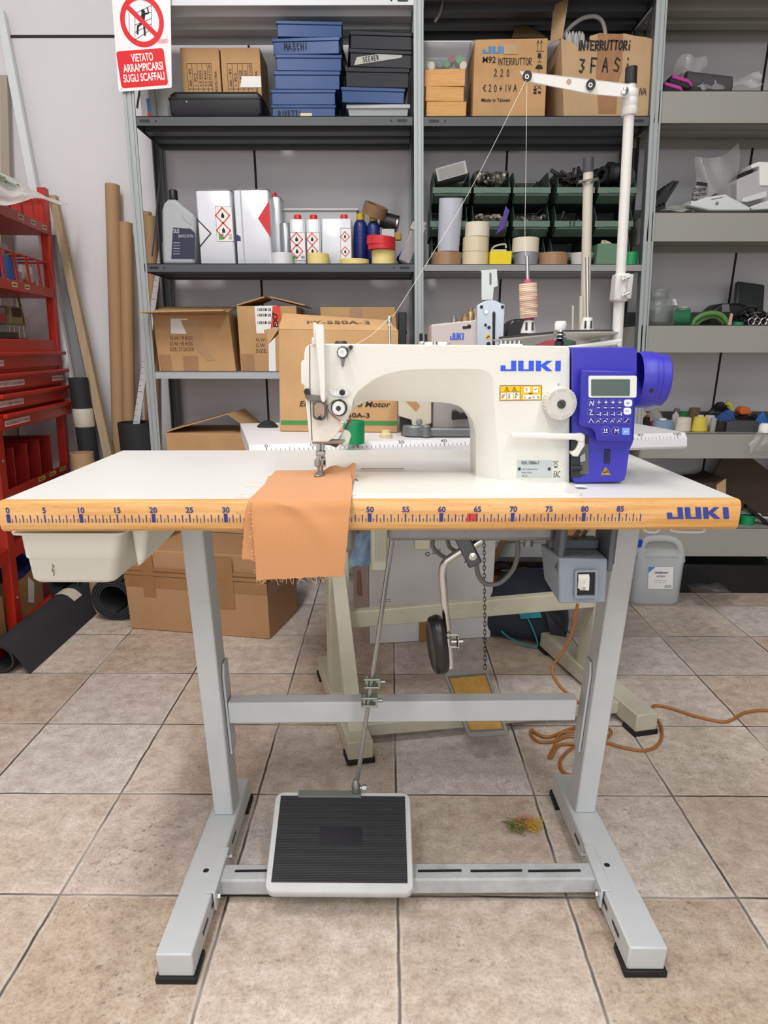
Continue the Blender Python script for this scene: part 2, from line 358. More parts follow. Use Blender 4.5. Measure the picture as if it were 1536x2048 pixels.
# --- stand
paint = mat('grey_stand_paint', '#c3c7c9', .38, var=.06, vscale=7)
paintd = mat('grey_stand_worn', '#b9bcbe', .45, var=.18, vscale=30)
rub = mat('black_rubber', '#131313', .7)
HZ = .058
feet = {}
for side in (0, 1):
    if side == 0: xs = (-.366, -.308); lean = ((on(429, 1630, HZ).x, on(466.6, 1632, HZ).x), (at(361, 1069.6, 1.2).x, at(405.8, 1064, 1.2).x))
    else: xs = (.388, .449); lean = ((on(1150, 1624, HZ).x, on(1187.5, 1619, HZ).x), (at(1235, 1059, 1.213).x, at(1280.6, 1066.6, 1.213).x))
    y0, y1 = (.850, 1.335) if side == 0 else (.868, 1.355)
    # foot rails splay a little with the stand
    fx = 0
    backx = ((on(478, 1563, HZ).x-.038, on(497, 1563, HZ).x) if side == 0 else (on(1109, 1553, HZ).x, on(1109, 1553, HZ).x+.058))
    mb = MB(); P = [V((xs[0], y0, .012)), V((xs[1], y0, .012)), V((backx[1], y1, .012)), V((backx[0], y1, .012))]
    mb.hexa(P+[p+Z*(HZ-.012-.008*(0)) for p in P])
    ft = obj('foot', mb, paint, table, bevel=.003)
    for yy, a, b_ in ((y0, xs[0], xs[1]), (y1-.05, backx[0], backx[1])):
        mb = MB(); mb.box((a-.004, yy-.005, 0), (b_+.004, yy+.055, .013)); obj('foot_pad', mb, rub, ft, label='black rubber foot pad', bevel=.002)
    # slots and hole
    inner = 1 if side == 0 else 0
    for yy in (.93, .99, 1.16):
        t = (yy-y0)/(y1-y0); xx = (xs[inner]*(1-t)+backx[inner]*t)+(.0006 if side == 0 else -.0006)
        mb = MB(); mb.face([V((xx, yy-.018, .032)), V((xx, yy+.018, .032)), V((xx, yy+.018, .04)), V((xx, yy-.018, .04))]); obj('slot', mb, BLK(), ft, smooth=0)
    hx = on(412, 1741, HZ) if side == 0 else on(1214, 1730, HZ)
    mb = MB(); mb.lathe(hx+Z*.0002, [(0, 0), (.0055, 0)], n=14, caps=False)
    obj('bolt_hole', mb, BLK(), ft, smooth=0)
    # post
    yb = 1.2 if side == 0 else 1.213; dp = .062
    mb = MB(); b0 = [V((lean[0][0], yb, HZ)), V((lean[0][1], yb, HZ)), V((lean[0][1], yb+dp, HZ)), V((lean[0][0], yb+dp, HZ))]
    zt = .722; k = (zt-HZ)/(.652-HZ); e0 = lean[0][0]+(lean[1][0]-lean[0][0])*k; e1 = lean[0][1]+(lean[1][1]-lean[0][1])*k
    b1 = [V((e0, yb, zt)), V((e1, yb, zt)), V((e1, yb+dp, zt)), V((e0, yb+dp, zt))]
    mb.hexa(b0+b1); post = obj('leg', mb, paint, table, bevel=.003)
    # sleeve seam near the crossbar
    mb = MB(); sgn = 1 if side == 0 else -1
    q0 = lean[0][1] if side == 0 else lean[0][0]; q1 = lean[1][1] if side == 0 else lean[1][0]
    def qx(z): return q0+(q1-q0)*(z-HZ)/(.652-HZ)
    pts = [V((qx(z)+sgn*.0015, y, z)) for y, z in ((yb+.02, .19), (yb+.02, .36), (yb+.03, .385), (yb+dp-.002, .385), (yb+dp-.002, .19))]
    mb.prism(pts, V((sgn*.004, 0, 0))); obj('sleeve_plate', mb, paint, post)
    # upper angle bracket under the top
    mb = MB(); mb.box((e0-.03 if side == 0 else e0-.01, .985, .716), (e1+.01 if side == 0 else e1+.03, 1.42, .7235)); obj('top_bracket', mb, paint, post, bevel=.004)
mb = MB(); zc0, zc1 = .262, .308
mb.hexa([V(p) for p in ((-.312, 1.215, zc0), (.372, 1.228, zc0+.002), (.372, 1.262, zc0+.002), (-.312, 1.25, zc0), (-.312, 1.215, zc1), (.372, 1.228, zc1+.002), (.372, 1.262, zc1+.002), (-.312, 1.25, zc1))])
obj('crossbar', mb, paint, table, bevel=.003)
# lower beam with slots
mb = MB(); mb.hexa([V(p) for p in ((-.304, 1.018, .02), (.386, 1.028, .02), (.386, 1.072, .02), (-.304, 1.062, .02), (-.304, 1.018, .054), (.386, 1.028, .054), (.386, 1.072, .054), (-.304, 1.062, .054))])
beam = obj('lower_beam', mb, paintd, table, bevel=.004)
for x0, x1 in ((470, 560), (690, 790), (836, 923), (941, 1044), (1056, 1161)):
    p, q = on(x0, 1742, .0545), on(x1, 1741, .0545); mb = MB(); mb.prism([p+V((0, -.003, 0)), q+V((0, -.003, 0)), q+V((0, .003, 0)), p+V((0, .003, 0))], V((0, 0, .0004))); obj('slot', mb, BLK(), beam, smooth=0)
for x, y in ((-.3035, 1.04), (.379, 1.05)):
    mb = MB(); s = 1 if x < 0 else -1
    mb.box((x-.002, y-.06, .022), (x+.002, y+.06, .0605)); mb.box((x-s*.008-.009, y-.06, .0585), (x-s*.008+.009, y+.06, .0608))
    br = obj('bracket_plate', mb, paint, table, bevel=.001)
    for yy, zz_, r_ in ((y-.045, .042, .007), (y+.05, .048, .005)):
        mb = MB(); mb.lathe((x+s*.004, yy, zz_), [(r_, -.004), (r_, .004)], X, 6); obj('bolt', mb, CHR(), br)
# pedal (treadle) on the lower beam
def PD(px, py, z): return on(px, py, z)
c = [on(526, 1785, .062), on(830, 1787, .062), on(822, 1583, .142), on(550, 1585, .142)]
xd = (c[1]-c[0]).normalized(); yd = ((c[3]+c[2])-(c[0]+c[1])).normalized(); nn = xd.cross(yd)
wq = .262; hq = (((c[3]+c[2])-(c[0]+c[1]))/2).length; o = (c[0]+c[1])/2-xd*wq/2
def pl(a, b, h=0): return o+xd*a+yd*b+nn*h
mb = MB(); mb.loft([[pl(x, y, h) for x, y in rr2(wq-2*i, hq-2*i, .016-i, 5, i, i)] for i, h in ((.001, -.019), (0, -.017), (0, -.002), (.002, 0))])
ped = obj('pedal', mb, mat('pedal_frame', '#c9cbcb', .4, var=.08, vscale=20), table, smooth=45)
mb = MB(); x0, x1, y0, y1 = .0105, wq-.0105, .018, hq-.009
mb.face([pl(x0, y0, .0005), pl(x1, y0, .0005), pl(x1, y1, .0005), pl(x0, y1, .0005)])
nr = 56
for i in range(nr):
    yy = y0+(y1-y0)*i/nr; d = (y1-y0)/nr
    mb.loft([[pl(x, yy, .0006), pl(x, yy+d*.25, .0022), pl(x, yy+d*.6, .0022), pl(x, yy+d*.85, .0006)] for x in (x0, x1)], closed=False)
pad = obj('pedal_mat', mb, mat('pedal_rubber', '#343437', .6), ped, smooth=0)
mb = MB(); cx, cyy = wq*.495, hq*.53; mb.loft([[pl(x, y, h) for x, y in rr2(.078, .036, .004, 3, cx-.039, cyy-.018)] for h in (.0005, .003)]); obj('badge', mb, mat('pedal_badge', '#1b1b22', .35), ped)
# treadle rod
base = on(712, 1578, .15); topp = at(785, 1075, 1.16)
mb = MB(); mb.tube([base, topp], .0042, 8); rod = obj('pedal_rod', mb, STL(), table)
mb = MB(); mb.lathe(base-Z*.004, [(.008, 0), (.009, .012), (.005, .026)], n=12); mb.cyl(base+V((-.002, 0, .002)), base+V((.022, 0, .004)), .004); mb.cyl(base+V((.012, 0, .003)), base+V((.02, 0, .003)), .0075, n=6); obj('ball_joint', mb, STL(), rod)
mb = MB(); mb.box((on(596, 1583, .15).x, base.y-.012, base.z-.014), (base.x+.01, base.y+.004, base.z-.006)); obj('link_plate', mb, mat('grey_steel', '#8f9696', .5, .6), rod)
for px, py in ((751, 1314), (747, 1349)):
    t = (base.z-at(px, py, 1.27).z)/(base.z-topp.z); p = base.lerp(topp, t)
    mb = MB()
    for dz in (-.008, .008): mb.box((p.x-.014, p.y-.01, p.z+dz-.002), (p.x+.016, p.y+.012, p.z+dz+.002))
    mb.box((p.x+.012, p.y-.01, p.z-.008), (p.x+.016, p.y+.012, p.z+.008)); mb.cyl(p+V((.008, 0, 0)), p+V((.026, 0, 0)), .0035); mb.cyl(p+V((-.008, 0, -.011)), p+V((-.008, 0, .012)), .004)
    obj('rod_clamp', mb, mat('zinc', '#9aa39c', .3, .9), rod, bevel=.0008)
# tray hung under the left end
tm = mat('tray_plastic', '#dcdcd0', .4)
def ring3(x0, x1, y0, y1, z, r): return [V((x, y, z)) for x, y in rr2(x1-x0, y1-y0, r, 5, x0, y0)]
mb = MB(); yb_ = 1.36
zr_ = at(130, 1066, .968).z
R = [ring3(at(19, 1068, .968).x, at(246, 1068, .968).x, .966, yb_, zr_, .01), ring3(at(19, 1068, .968).x+.001, at(246, 1068, .968).x, .967, yb_, zr_-.0035, .01), ring3(at(37, 1074, .975).x, at(241, 1074, .975).x, .975, yb_-.008, zr_-.006, .012), ring3(at(47, 1116, .98).x, at(237, 1116, .98).x, .979, yb_-.012, at(47, 1116, .98).z, .012), ring3(at(51, 1118, .981).x, at(236, 1118, .981).x, .981, yb_-.012, at(47, 1118, .98).z, .012), ring3(at(61, 1158, .99).x, at(233, 1158, .99).x, .988, yb_-.03, at(61, 1158, .99).z, .014), ring3(at(70, 1166, .995).x, at(226, 1166, .995).x, .995, yb_-.04, at(61, 1166, .99).z, .012)]
mb.loft(R); tray = obj('tray', mb, tm, table, smooth=50)
mb = MB(); mb.hexa([V(p) for p in ((-.375, 1.0, .648), (-.362, 1.0, .66), (-.352, yb_, .68), (-.375, yb_, .672), (-.378, 1.0, .7225), (-.35, 1.0, .7225), (-.325, yb_, .7225), (-.378, yb_, .7225))]); obj('tray_runner', mb, tm, table, bevel=.006)
mb = MB(); o_ = V((-.4905, .9755, .66)); rnd = random.Random(3)
for i in range(14): mb.stroke([(rnd.uniform(0, .004), -.022+i*.0026), (rnd.uniform(0, .004), -.0205+i*.0026)], V((-.494, .9835, .664)), X, Z, .0011)
obj('scribble', mb, INK(), tray, smooth=0)
# hooks at the right under the top
mb = MB()
for x0, x1 in ((1290, 1318), (1345, 1408)):
    p, q = at(x0, 1058, .99), at(x1, 1058, .99); mb.tube(cr([p+Z*.01, p+V((0, 0, -.002)), q+V((-.004, 0, -.004)), q+V((0, 0, .001)), q+Z*.012], 4), .0022, 6)
obj('wire_hook', mb, mat('white_wire', '#cfd0cc', .4), table)
# motor switch box hung under the top
sb = mat('switch_box_grey', '#8b95a0', .42, bump=.1, bscale=900); sbd = mat('switch_bracket_grey', '#5b6067', .5)
Yf = 1.02
def sbp(x, y, Y=Yf): return at(x, y, Y)
a, b_, c_, d_ = sbp(1118, 1208), sbp(1212, 1206), sbp(1216, 1118), sbp(1119, 1116)
mb = MB(); bk = .085
P0 = [a, b_, c_, d_]; P1 = [V((a.x-.006, Yf+bk, a.z+.012)), V((b_.x, Yf+bk, b_.z+.012)), V((c_.x, Yf+bk, c_.z)), V((d_.x-.012, Yf+bk, d_.z))]
mb.loft([P0, P1]); swb = obj('switch_box', mb, sb, table, label='grey plastic switch box with rocker switch', bevel=.003)
fx, fz = (b_-a).normalized(), (d_-a).normalized()
def sf(px, py): return at(px, py, Yf-.0003)
mb = MB(); o_ = sf(1147, 1194); wq, hq2 = (sf(1192, 1194)-o_).length, (sf(1147, 1138)-o_).length
outer = rr2(wq, hq2, .003); innr = rr2(wq-.007, hq2-.007, .002, 4, .0035, .0035); nY = V((0, -1, 0))
mb.loft([[o_+fx*x+fz*y+nY*h for x, y in pts] for pts, h in ((outer, 0), (outer, .007), (innr, .007), (innr, -.0002))], caps=False); obj('switch_frame', mb, sb, swb, smooth=0)
mb = MB(); mb.face([o_+fx*x+fz*y+nY*.0008 for x, y in innr]); obj('switch_well', mb, BLK(), swb, smooth=0)
mb = MB(); r0_, r1_ = sf(1155, 1180), sf(1180, 1148); w_, h_ = r1_.x-r0_.x, r1_.z-r0_.z
mb.loft([[r0_+fx*0+fz*0, r0_+fz*h_*.78+nY*.0055, r0_+fz*h_+nY*.0015, r0_+fz*h_+nY*.0008, r0_+nY*.0008], [r0_+fx*w_+nY*.0035, r0_+fx*w_+fz*h_*.78+nY*.0055, r0_+fx*w_+fz*h_+nY*.0015, r0_+fx*w_+fz*h_+nY*.0008, r0_+fx*w_+nY*.0008]])
rk = obj('rocker_switch', mb, mat('rocker_white', '#e6e6dc', .4), swb, label='white rocker switch', smooth=20)
mb = MB(); mb.text('I', r0_+fx*w_*.5+fz*h_*.5+nY*.0062, fx, fz, .0035, align='CENTER')
mb.loft([[r0_+fx*(w_*.5+x)+fz*(h_*.16+y)+nY*.006 for x, y in circ(r, 16)] for r in (.0022, .0015)], caps=False); obj('switch_marks', mb, INK(), swb, smooth=0)
mb = MB()
for x0, x1, yy in ((1103, 1122, 0), (1199, 1218, 0)):
    p, q = at(x0, 1112, Yf+.05), at(x1, 1112, Yf+.05); mb.box((p.x, Yf+.005, p.z-.012), (p.x+.008, Yf+.085, .722)); mb.box((q.x-.008, Yf+.02, q.z-.006), (q.x, Yf+.085, .722))
mb.box((at(1103, 1112, Yf).x+.008, Yf+.05, .66), (at(1216, 1112, Yf).x, Yf+.08, .675)); obj('switch_bracket', mb, sbd, swb, bevel=.002)
mb = MB()
for i, s_ in enumerate(('MADE IN JAPAN FUSE', '200V-240V')): mb.text(s_, d_+V((.008, .02-.012*i+.004, .0005)), X, Yv, .006, w=.05 if i == 0 else .045)
obj('printed_text', mb, INK(), swb, smooth=0)
mb = MB(); mb.tube(cr([at(1160, 1060, 1.09), at(1140, 1085, 1.09), at(1128, 1100, 1.09)], 5), .0035, 6); mb.tube(cr([at(1172, 1060, 1.1), at(1160, 1085, 1.1), at(1154, 1110, 1.1)], 5), .0035, 6); obj('lead', mb, mat('brown_cable', '#8a5a22', .45), swb)
# ------------------------------------------------------------------ sewing machine head
FY = 1.10                                          # depth of the front face
mach = thing('sewing_machine', 'cream white industrial sewing machine with blue motor cover, on the near white table', 'sewing machine', V((.1, 1.12, .76)))
cream = mat('cream_paint', '#e4e3da', .38, bump=.35, bscale=420)
creams = mat('cream_paint_smooth', '#e2e0d6', .36)
ivory = mat('ivory_plastic', '#e5e5df', .4)
def fp(x, y, Y=FY): return at(x, y, Y)
left = [(617, 690), (611, 696), (608.5, 706), (607.6, 740), (608, 770), (611, 804), (614, 830), (618.7, 881)]
bot = [(622, 884), (655, 884), (668, 876), (684, 854), (693, 841), (701, 825), (708, 816)]
opening = [(708, 816), (715, 811), (728, 804.5), (741, 801), (760, 800.5), (781, 801.5), (810, 802.8), (850, 804), (880, 805), (898, 806.5), (918, 812.6), (935, 826), (947, 845), (951.5, 868), (952, 900), (952, 930), (952, 956)]
crease = [(708, 797), (715, 785), (728, 773.5), (748, 760), (770, 748.5), (799, 741.5), (820, 739), (850, 738), (885, 737.5), (920, 737.5), (950, 737.6), (968, 739.5), (980, 746.5), (987, 759), (989.5, 800), (994, 870), (1001, 966)]
right = [(1139, 967), (1140.5, 703), (1138.5, 695.5), (1132, 692)]
top = [(1000, 690.5), (820, 689), (640, 687.5), (625, 687.5)]
BYb = 1.225
mb = MB(); bm = mb.bm
outer = left+bot[:-1]
def vv(pts, Y): return [bm.verts.new(fp(x, y, Y)) for x, y in pts]
O_f = vv(outer, FY); C_f = vv(crease, FY); R_f = vv(right, FY); T_f = vv(top, FY)
ob = [bm.verts.new(fp(x, y, FY+.038)) for x, y in opening]
bm.faces.new((O_f+C_f+R_f+T_f))
for i in range(len(crease)-1):                     # scoop from crease to opening: two steps for a round fillet
    pass
mid1 = [bm.verts.new((C_f[i].co*.62+ob[i].co*.38)+V((0, -.0025, 0))) for i in range(len(crease))]
mid2 = [bm.verts.new((C_f[i].co*.25+ob[i].co*.75)+V((0, -.003, 0))) for i in range(len(crease))]
chain = [C_f, mid1, mid2, ob]
for a, b in zip(chain, chain[1:]):
    for i in range(len(a)-1): bm.faces.new((a[i], a[i+1], b[i+1], b[i]))
# back: same silhouette pushed straight back
loop_f = O_f+ob+R_f+T_f
back = [bm.verts.new(V((v.co.x, BYb, v.co.z if v.co.z > .765 else v.co.z))) for v in loop_f]
n = len(loop_f); skip = (len(O_f)-1, len(O_f)+len(ob)-1)
for i in range(n):
    j = (i+1) % n
    if i == skip[0]: bm.faces.new((O_f[-1], C_f[0], ob[0], back[j], back[i])); continue
    if i == skip[1]: bm.faces.new((ob[-1], mid2[-1], mid1[-1], C_f[-1], R_f[0], back[j], back[i])); continue
    bm.faces.new((loop_f[i], loop_f[j], back[j], back[i]))
bm.faces.new(back[::-1])
body = obj('arm_body', mb, cream, mach, smooth=19, bevel=.004, seg=3)
# bed plate flush on the table
mb = MB(); p, q = on(600, 988, .763), on(1163, 986, .763)
mb.loft([[V((x, y, z)) for x, y in rr2(q.x+.0-p.x, .185, .012, 5, p.x, p.y)] for z in (.758, .7636)]); bed = obj('bed_plate', mb, mat('bed_cream', '#e2e1da', .3), mach, bevel=.001)
mb = MB(); a, b_ = on(722, 938, .7637), on(808, 938, .7637); mb.prism([a+V((0, -.0025, 0)), b_+V((0, -.0025, 0)), b_+V((0, .0025, 0)), a+V((0, .0025, 0))], V((0, 0, .0006))); obj('slide_plate', mb, mat('bronze_slot', '#8a7a72', .35, .8), bed)
mb = MB(); a = on(708, 961, .7637); mb.lathe(a, [(.007, 0), (.006, .0012), (0, .0016)], n=16, caps=False); obj('plate_screw', mb, STL(), bed)
mb = MB(); a = on(1162, 972, .7637); mb.lathe(a, [(.009, 0), (.008, .0006), (0, .0009)], n=16, caps=False); obj('hinge_cap', mb, ivory, bed)
# face plate seam, face plate
mb = MB(); L1 = [(619.5, 690), (619.5, 760), (620.5, 800), (624, 881)]
mb.loft([[fp(x-.9, y, FY-.0004), fp(x+.9, y, FY-.0004)] for x, y in L1], closed=False); obj('face_plate_seam', mb, mat('dark_seam', '#56524b', .7), body, smooth=0)
mb = MB(); mb.loft([[fp(x, y, Y_) for x, y in ((603.5, 722), (602.4, 726), (602.4, 765), (604, 769), (610, 769), (610, 718))] for Y_ in (1.105, 1.16)]); obj('face_plate_boss', mb, ivory, mach, bevel=.001)
# take-up lever guard
gp = [(633, 648), (647, 650), (648.5, 660), (649.5, 720), (651, 770), (650.5, 800), (648, 806), (644, 804), (641, 797), (637, 740), (632, 690), (631, 660)]
mb = MB(); mb.prism([fp(x, y, FY-.022) for x, y in gp], V((0, .013, 0))); gd = obj('take_up_guard', mb, ivory, mach, bevel=.0025, seg=3)
mb = MB(); mb.prism([fp(x, y, FY-.004) for x, y in ((626.5, 646), (634, 646), (634, 690), (623, 690), (623.5, 675), (627.5, 674))], V((0, .01, 0))); obj('take_up_bracket', mb, mat('white_enamel', '#dededb', .35), gd, bevel=.001)
# eye guard, dark bracket and tinted window
mb = MB(); mb.prism([fp(x, y, FY-.006) for x, y in ((608.5, 786), (620, 789), (640, 791), (652, 797), (653, 806), (640, 803), (620, 802.5), (611, 798))], V((0, .005, 0))); eg = obj('eye_guard', mb, mat('grey_bracket', '#79736e', .4, .3), mach, bevel=.001)
mb = MB(); c = fp(614, 783, FY-.007); mb.lathe(c, [(.0, -.006), (.0042, -.006), (.0046, 0), (.0046, .005)], Yv, 16); obj('guard_screw', mb, BLK(), eg)
mb = MB(); out = [(625, 803), (650, 806), (654, 809), (653, 832), (650, 838.5), (643, 841), (630, 839), (625.5, 834)]
inn = [(628.5, 812), (633, 806.5), (643, 806), (648.5, 811), (648.5, 830), (644, 835), (633, 835), (629, 831)]
mb.prism([fp(x, y, FY-.012) for x, y in out], V((0, .004, 0))); obj('guard_frame', mb, mat('guard_dark', '#5d554f', .35, .4), eg, bevel=.0008)
mb = MB(); mb.prism([fp(x, y, FY-.0126) for x, y in inn], V((0, .001, 0))); obj('guard_window', mb, mat('guard_tint', '#a08a78', .2), eg)
mb = MB(); c = fp(639.5, 836, FY-.013); mb.lathe(c, [(0, -.002), (.003, -.002), (.003, .002)], Yv, 14); obj('guard_screw', mb, BLK(), eg)
mb = MB(); mb.text('JA', fp(640, 831, FY-.0128), X, Z, .0022); obj('mark', mb, INK(), eg, smooth=0)
# pretension dial with its thread guides
mb = MB(); c = fp(685.5, 705, FY)
mb.lathe(c, [(.0085, 0), (.0085, -.004), (.0072, -.006)], Yv, 30); pre = obj('pretension', mb, mat('dark_ring', '#3b3a38', .3, .7), mach)
mb = MB(); mb.lathe(c, [(.0069, -.004), (.0069, -.012), (.006, -.0135), (.0022, -.0135), (.0018, -.0115), (0, -.0115)], Yv, 30, caps=False); obj('knob', mb, mat('knob_silver', '#d8d8d6', .35, .5), pre)
mb = MB(); mb.prism([fp(x, y, FY-.003) for x, y in ((682.5, 716), (689, 716), (688, 731), (685.5, 734), (683, 731))], V((0, .002, 0)))
mb.prism([fp(x, y, FY-.003) for x, y in ((690, 698), (700, 691), (705, 692), (705.5, 697), (694, 706))], V((0, .002, 0))); obj('thread_guide', mb, mat('guide_steel', '#6a6a68', .25, .9), pre, bevel=.0006)
mb = MB(); mb.lathe(fp(702, 694.5, FY-.0035), [(.0028, 0), (.0028, -.003), (0, -.003)], Yv, 12, caps=False); obj('guide_screw', mb, BLK(), pre)
# three-eyelet guide plate
mb = MB(); po = [(657, 779), (668, 779), (696, 779), (701, 786), (697, 793), (668, 793), (661, 788)]; pi = [(669, 783), (692, 783), (695, 786), (692, 789.5), (669, 789.5), (666, 786)]
mb.prism([fp(x, y, FY-.0015) for x, y in po], V((0, .001, 0))); gpz = obj('guide_plate', mb, mat('guide_light', '#b9b8b4', .25, .9), mach)
mb = MB(); mb.face([fp(x, y, FY-.0018) for x, y in pi]); obj('guide_slot', mb, mat('guide_inset', '#e8e6dd', .3, .3), gpz, smooth=0)
mb = MB(); mb.lathe(fp(684.5, 785, FY-.002), [(.0045, 0), (.0042, -.004), (0, -.0045)], Yv, 18, caps=False); obj('guide_screw', mb, BLK(), gpz)
# main tension assembly
mb = MB(); base = [(655, 790), (667, 796), (693, 800), (701, 812), (696, 838), (688, 848), (676, 843), (660, 830), (655, 820)]
mb.prism([fp(x, y, FY-.002) for x, y in base], V((0, .0016, 0))); ten = obj('tension_assembly', mb, mat('tension_base', '#d7d4c8', .35, .2), mach, bevel=.001)
mb = MB(); c = fp(678.5, 815, FY-.002); mb.lathe(c, [(.0117, 0), (.0125, -.003), (.0125, -.005), (.0115, -.008), (.0108, -.009)], Yv, 36); obj('tension_disc', mb, mat('disc_dark', '#35332f', .3, .7), ten)
mb = MB(); mb.lathe(c, [(.0100, -.008), (.0100, -.017), (.009, -.0185), (.0038, -.0185), (.0034, -.016), (0, -.016)], Yv, 36, caps=False); obj('knob', mb, mat('knob_silver', '#d8d8d6', .35, .5), ten)
mb = MB(); mb.lathe(c+V((0, -.0162, 0)), [(.0034, 0), (.003, -.002), (0, -.002)], Yv, 14, caps=False); obj('stud', mb, mat('stud_dark', '#44423d', .3, .9), ten)
mb = MB(); mb.tube(cr([fp(x, y, FY-.006) for x, y in ((655, 812), (657, 820), (663, 829), (680, 842), (690, 846), (694, 838))], 5), .0011, 6); mb.tube(cr([fp(x, y, FY-.008) for x, y in ((668, 800), (662, 806), (656, 812), (655, 822), (655.5, 840))], 5), .0007, 6); obj('check_spring', mb, CHR(), ten)
# knee/hand lifter arm behind the needle area with its plastic finger pad
mb = MB(); pts = [fp(x, y, 1.13) for x, y in ((647, 886), (660, 887), (672, 892), (678, 886), (690, 862), (703, 838))]
mb.tube(pts, .0028, 8); lf = obj('presser_lifter', mb, mat('lifter_steel', '#7c7a76', .3, .9), mach)
mb = MB(); mb.prism([fp(x, y, 1.118) for x, y in ((688, 858), (700, 864), (702, 872), (697, 888), (688, 895), (677, 890), (675, 880))], V((0, .008, 0))); obj('lifter_pad', mb, ivory, lf, bevel=.003)
# needle bar, presser bar and foot
nx = 640
mb = MB()
def vc(x0, y0, x1, y1, r, Y_): mb.cyl(fp(x0, y0, Y_), fp(x1, y1, Y_), r, n=14)
NY = 1.112
vc(637, 884, 637, 935, .0034, NY+.006); vc(645, 884, 645, 905, .0042, NY+.012); nb = obj('needle_bar', mb, CHR(), mach)
mb = MB(); mb.prism([fp(x, y, FY+.004) for x, y in ((622, 881), (690, 881), (684, 888), (625, 888))], V((0, .02, 0))); obj('bar_bushing', mb, mat('bushing', '#8d867c', .35, .8), nb, bevel=.0008)
mb = MB(); a = fp(641, 906, NY); mb.box((a.x-.007, NY-.006, a.z-.004), (a.x+.007, NY+.012, a.z+.003)); vc(646, 905, 649, 905, .0026, NY-.003); obj('needle_clamp', mb, STL(), nb, bevel=.001)
mb = MB(); vc(641, 908, 641, 942, .0012, NY); obj('needle', mb, CHR(), nb)
mb = MB(); a, b_ = fp(646, 885, NY+.012), fp(646, 932, NY+.012); mb.cyl(a, b_, .0032); a = fp(640, 925, NY+.006); mb.box((a.x-.0065, NY+.003, a.z-.007), (a.x+.0085, NY+.013, a.z+.007)); a, b_ = fp(635, 920, NY), fp(635, 932, NY); mb.cyl(a, b_, .0052); pb = obj('presser_bar', mb, STL(), mach, bevel=.0008)
mb = MB(); mb.prism([fp(x, y, NY) for x, y in ((634, 928), (645.5, 928), (645.5, 944), (649, 950), (648, 957), (633, 957), (632.5, 950), (635, 942))], V((0, .008, 0)))
z_ = fp(640, 957, NY).z; c = fp(640, 957, NY); mb.box((c.x-.008, NY-.014, .7676), (c.x+.0075, NY+.016, .7712)); obj('presser_foot', mb, mat('foot_steel', '#8c8a86', .22, .95), pb, bevel=.001)
mb = MB(); vc(647, 925, 651, 925, .0036, NY+.004); obj('foot_screw', mb, BLK(), pb)
# things on top of the arm
def top_disc(x, y, r, h, m, name, Y_=1.16):
    mb = MB(); c = fp(x, y, Y_); mb.lathe(c, [(r, -.002), (r, h*.6), (r*.8, h), (0, h)], n=22, caps=False); return obj(name, mb, m, mach)
top_disc(682, 690, .0095, .006, mat('cap_dark', '#3a3735', .35), 'oil_cap')
top_disc(844, 692, .008, .007, CHR(), 'top_guide')
mb = MB(); a, b_ = fp(848, 691, 1.17), fp(893, 684, 1.17); mb.box((a.x, 1.15, a.z), (b_.x, 1.19, b_.z)); obj('top_cover', mb, ivory, mach, bevel=.002)
top_disc(870, 690, .004, .005, CHR(), 'cover_screw', 1.14)
mb = MB(); c = fp(1020, 692, 1.17)
for i in range(5): mb.lathe(c+V((-.014+.007*i, 0, .002)), [(.0038, 0), (.0034, .006), (0, .0066)], n=10, caps=False)
mb.box((c.x-.018, 1.162, c.z-.002), (c.x+.018, 1.178, c.z+.003)); obj('bobbin_winder_base', mb, CHR(), mach)
mb = MB(); a, b_ = fp(779, 690, 1.16), fp(779, 632, 1.16); mb.cyl(a, b_, .0022, n=10); mb.lathe(b_, [(.0022, -.014), (.0036, -.012), (.0036, -.002), (.002, 0)], n=12); pin = obj('thread_guide_pin', mb, CHR(), mach)
mb = MB(); c = fp(1118, 692, 1.15)
mb.lathe(c, [(.007, -.003), (.007, .006), (.005, .008)], n=18); wt = obj('bobbin_tension', mb, BLK(), mach)
mb = MB(); mb.lathe(c, [(.003, .008), (.011, .0105), (.011, .0115), (.004, .014), (.009, .0155), (.009, .0175), (.004, .019), (.0075, .0205), (.0075, .023)], n=24); obj('tension_spring', mb, CHR(), wt)
mb = MB(); mb.lathe(c, [(.0075, .023), (.0088, .025), (.0088, .033), (.007, .0355), (0, .0355)], n=24, caps=False); obj('knob', mb, ivory, wt)
# stitch length dial
c = fp(1116, 806, FY)
mb = MB(); N_ = 60; rings = []
for r, h, wob in ((.0235, 0, 0), (.0238, -.002, .0006), (.0238, -.02, .0006), (.0226, -.0225, 0)):
    rings.append([c+X*((r+wob*(1 if k % 2 else -1))*math.cos(2*math.pi*k/N_))+Z*((r+wob*(1 if k % 2 else -1))*math.sin(2*math.pi*k/N_))+Yv*h for k in range(N_)])
mb.loft(rings); dial = obj('stitch_dial', mb, mat('dial_grey', '#cfcdc6', .45), mach, smooth=30)
mb = MB(); mb.lathe(c+V((0, -.0226, 0)), [(.0064, .001), (.0064, -.001), (.0055, -.002), (0, -.002)], Yv, 24, caps=False); obj('dial_screw', mb, mat('dial_screw_dark', '#4b4a47', .35, .6), dial)
mb = MB(); mb.stroke([(-.0035, .0045), (.0035, -.0045)], c+V((0, -.0247, 0)), X, Z, .0013); obj('screw_slot', mb, BLK(), dial, smooth=0)
mb = MB()
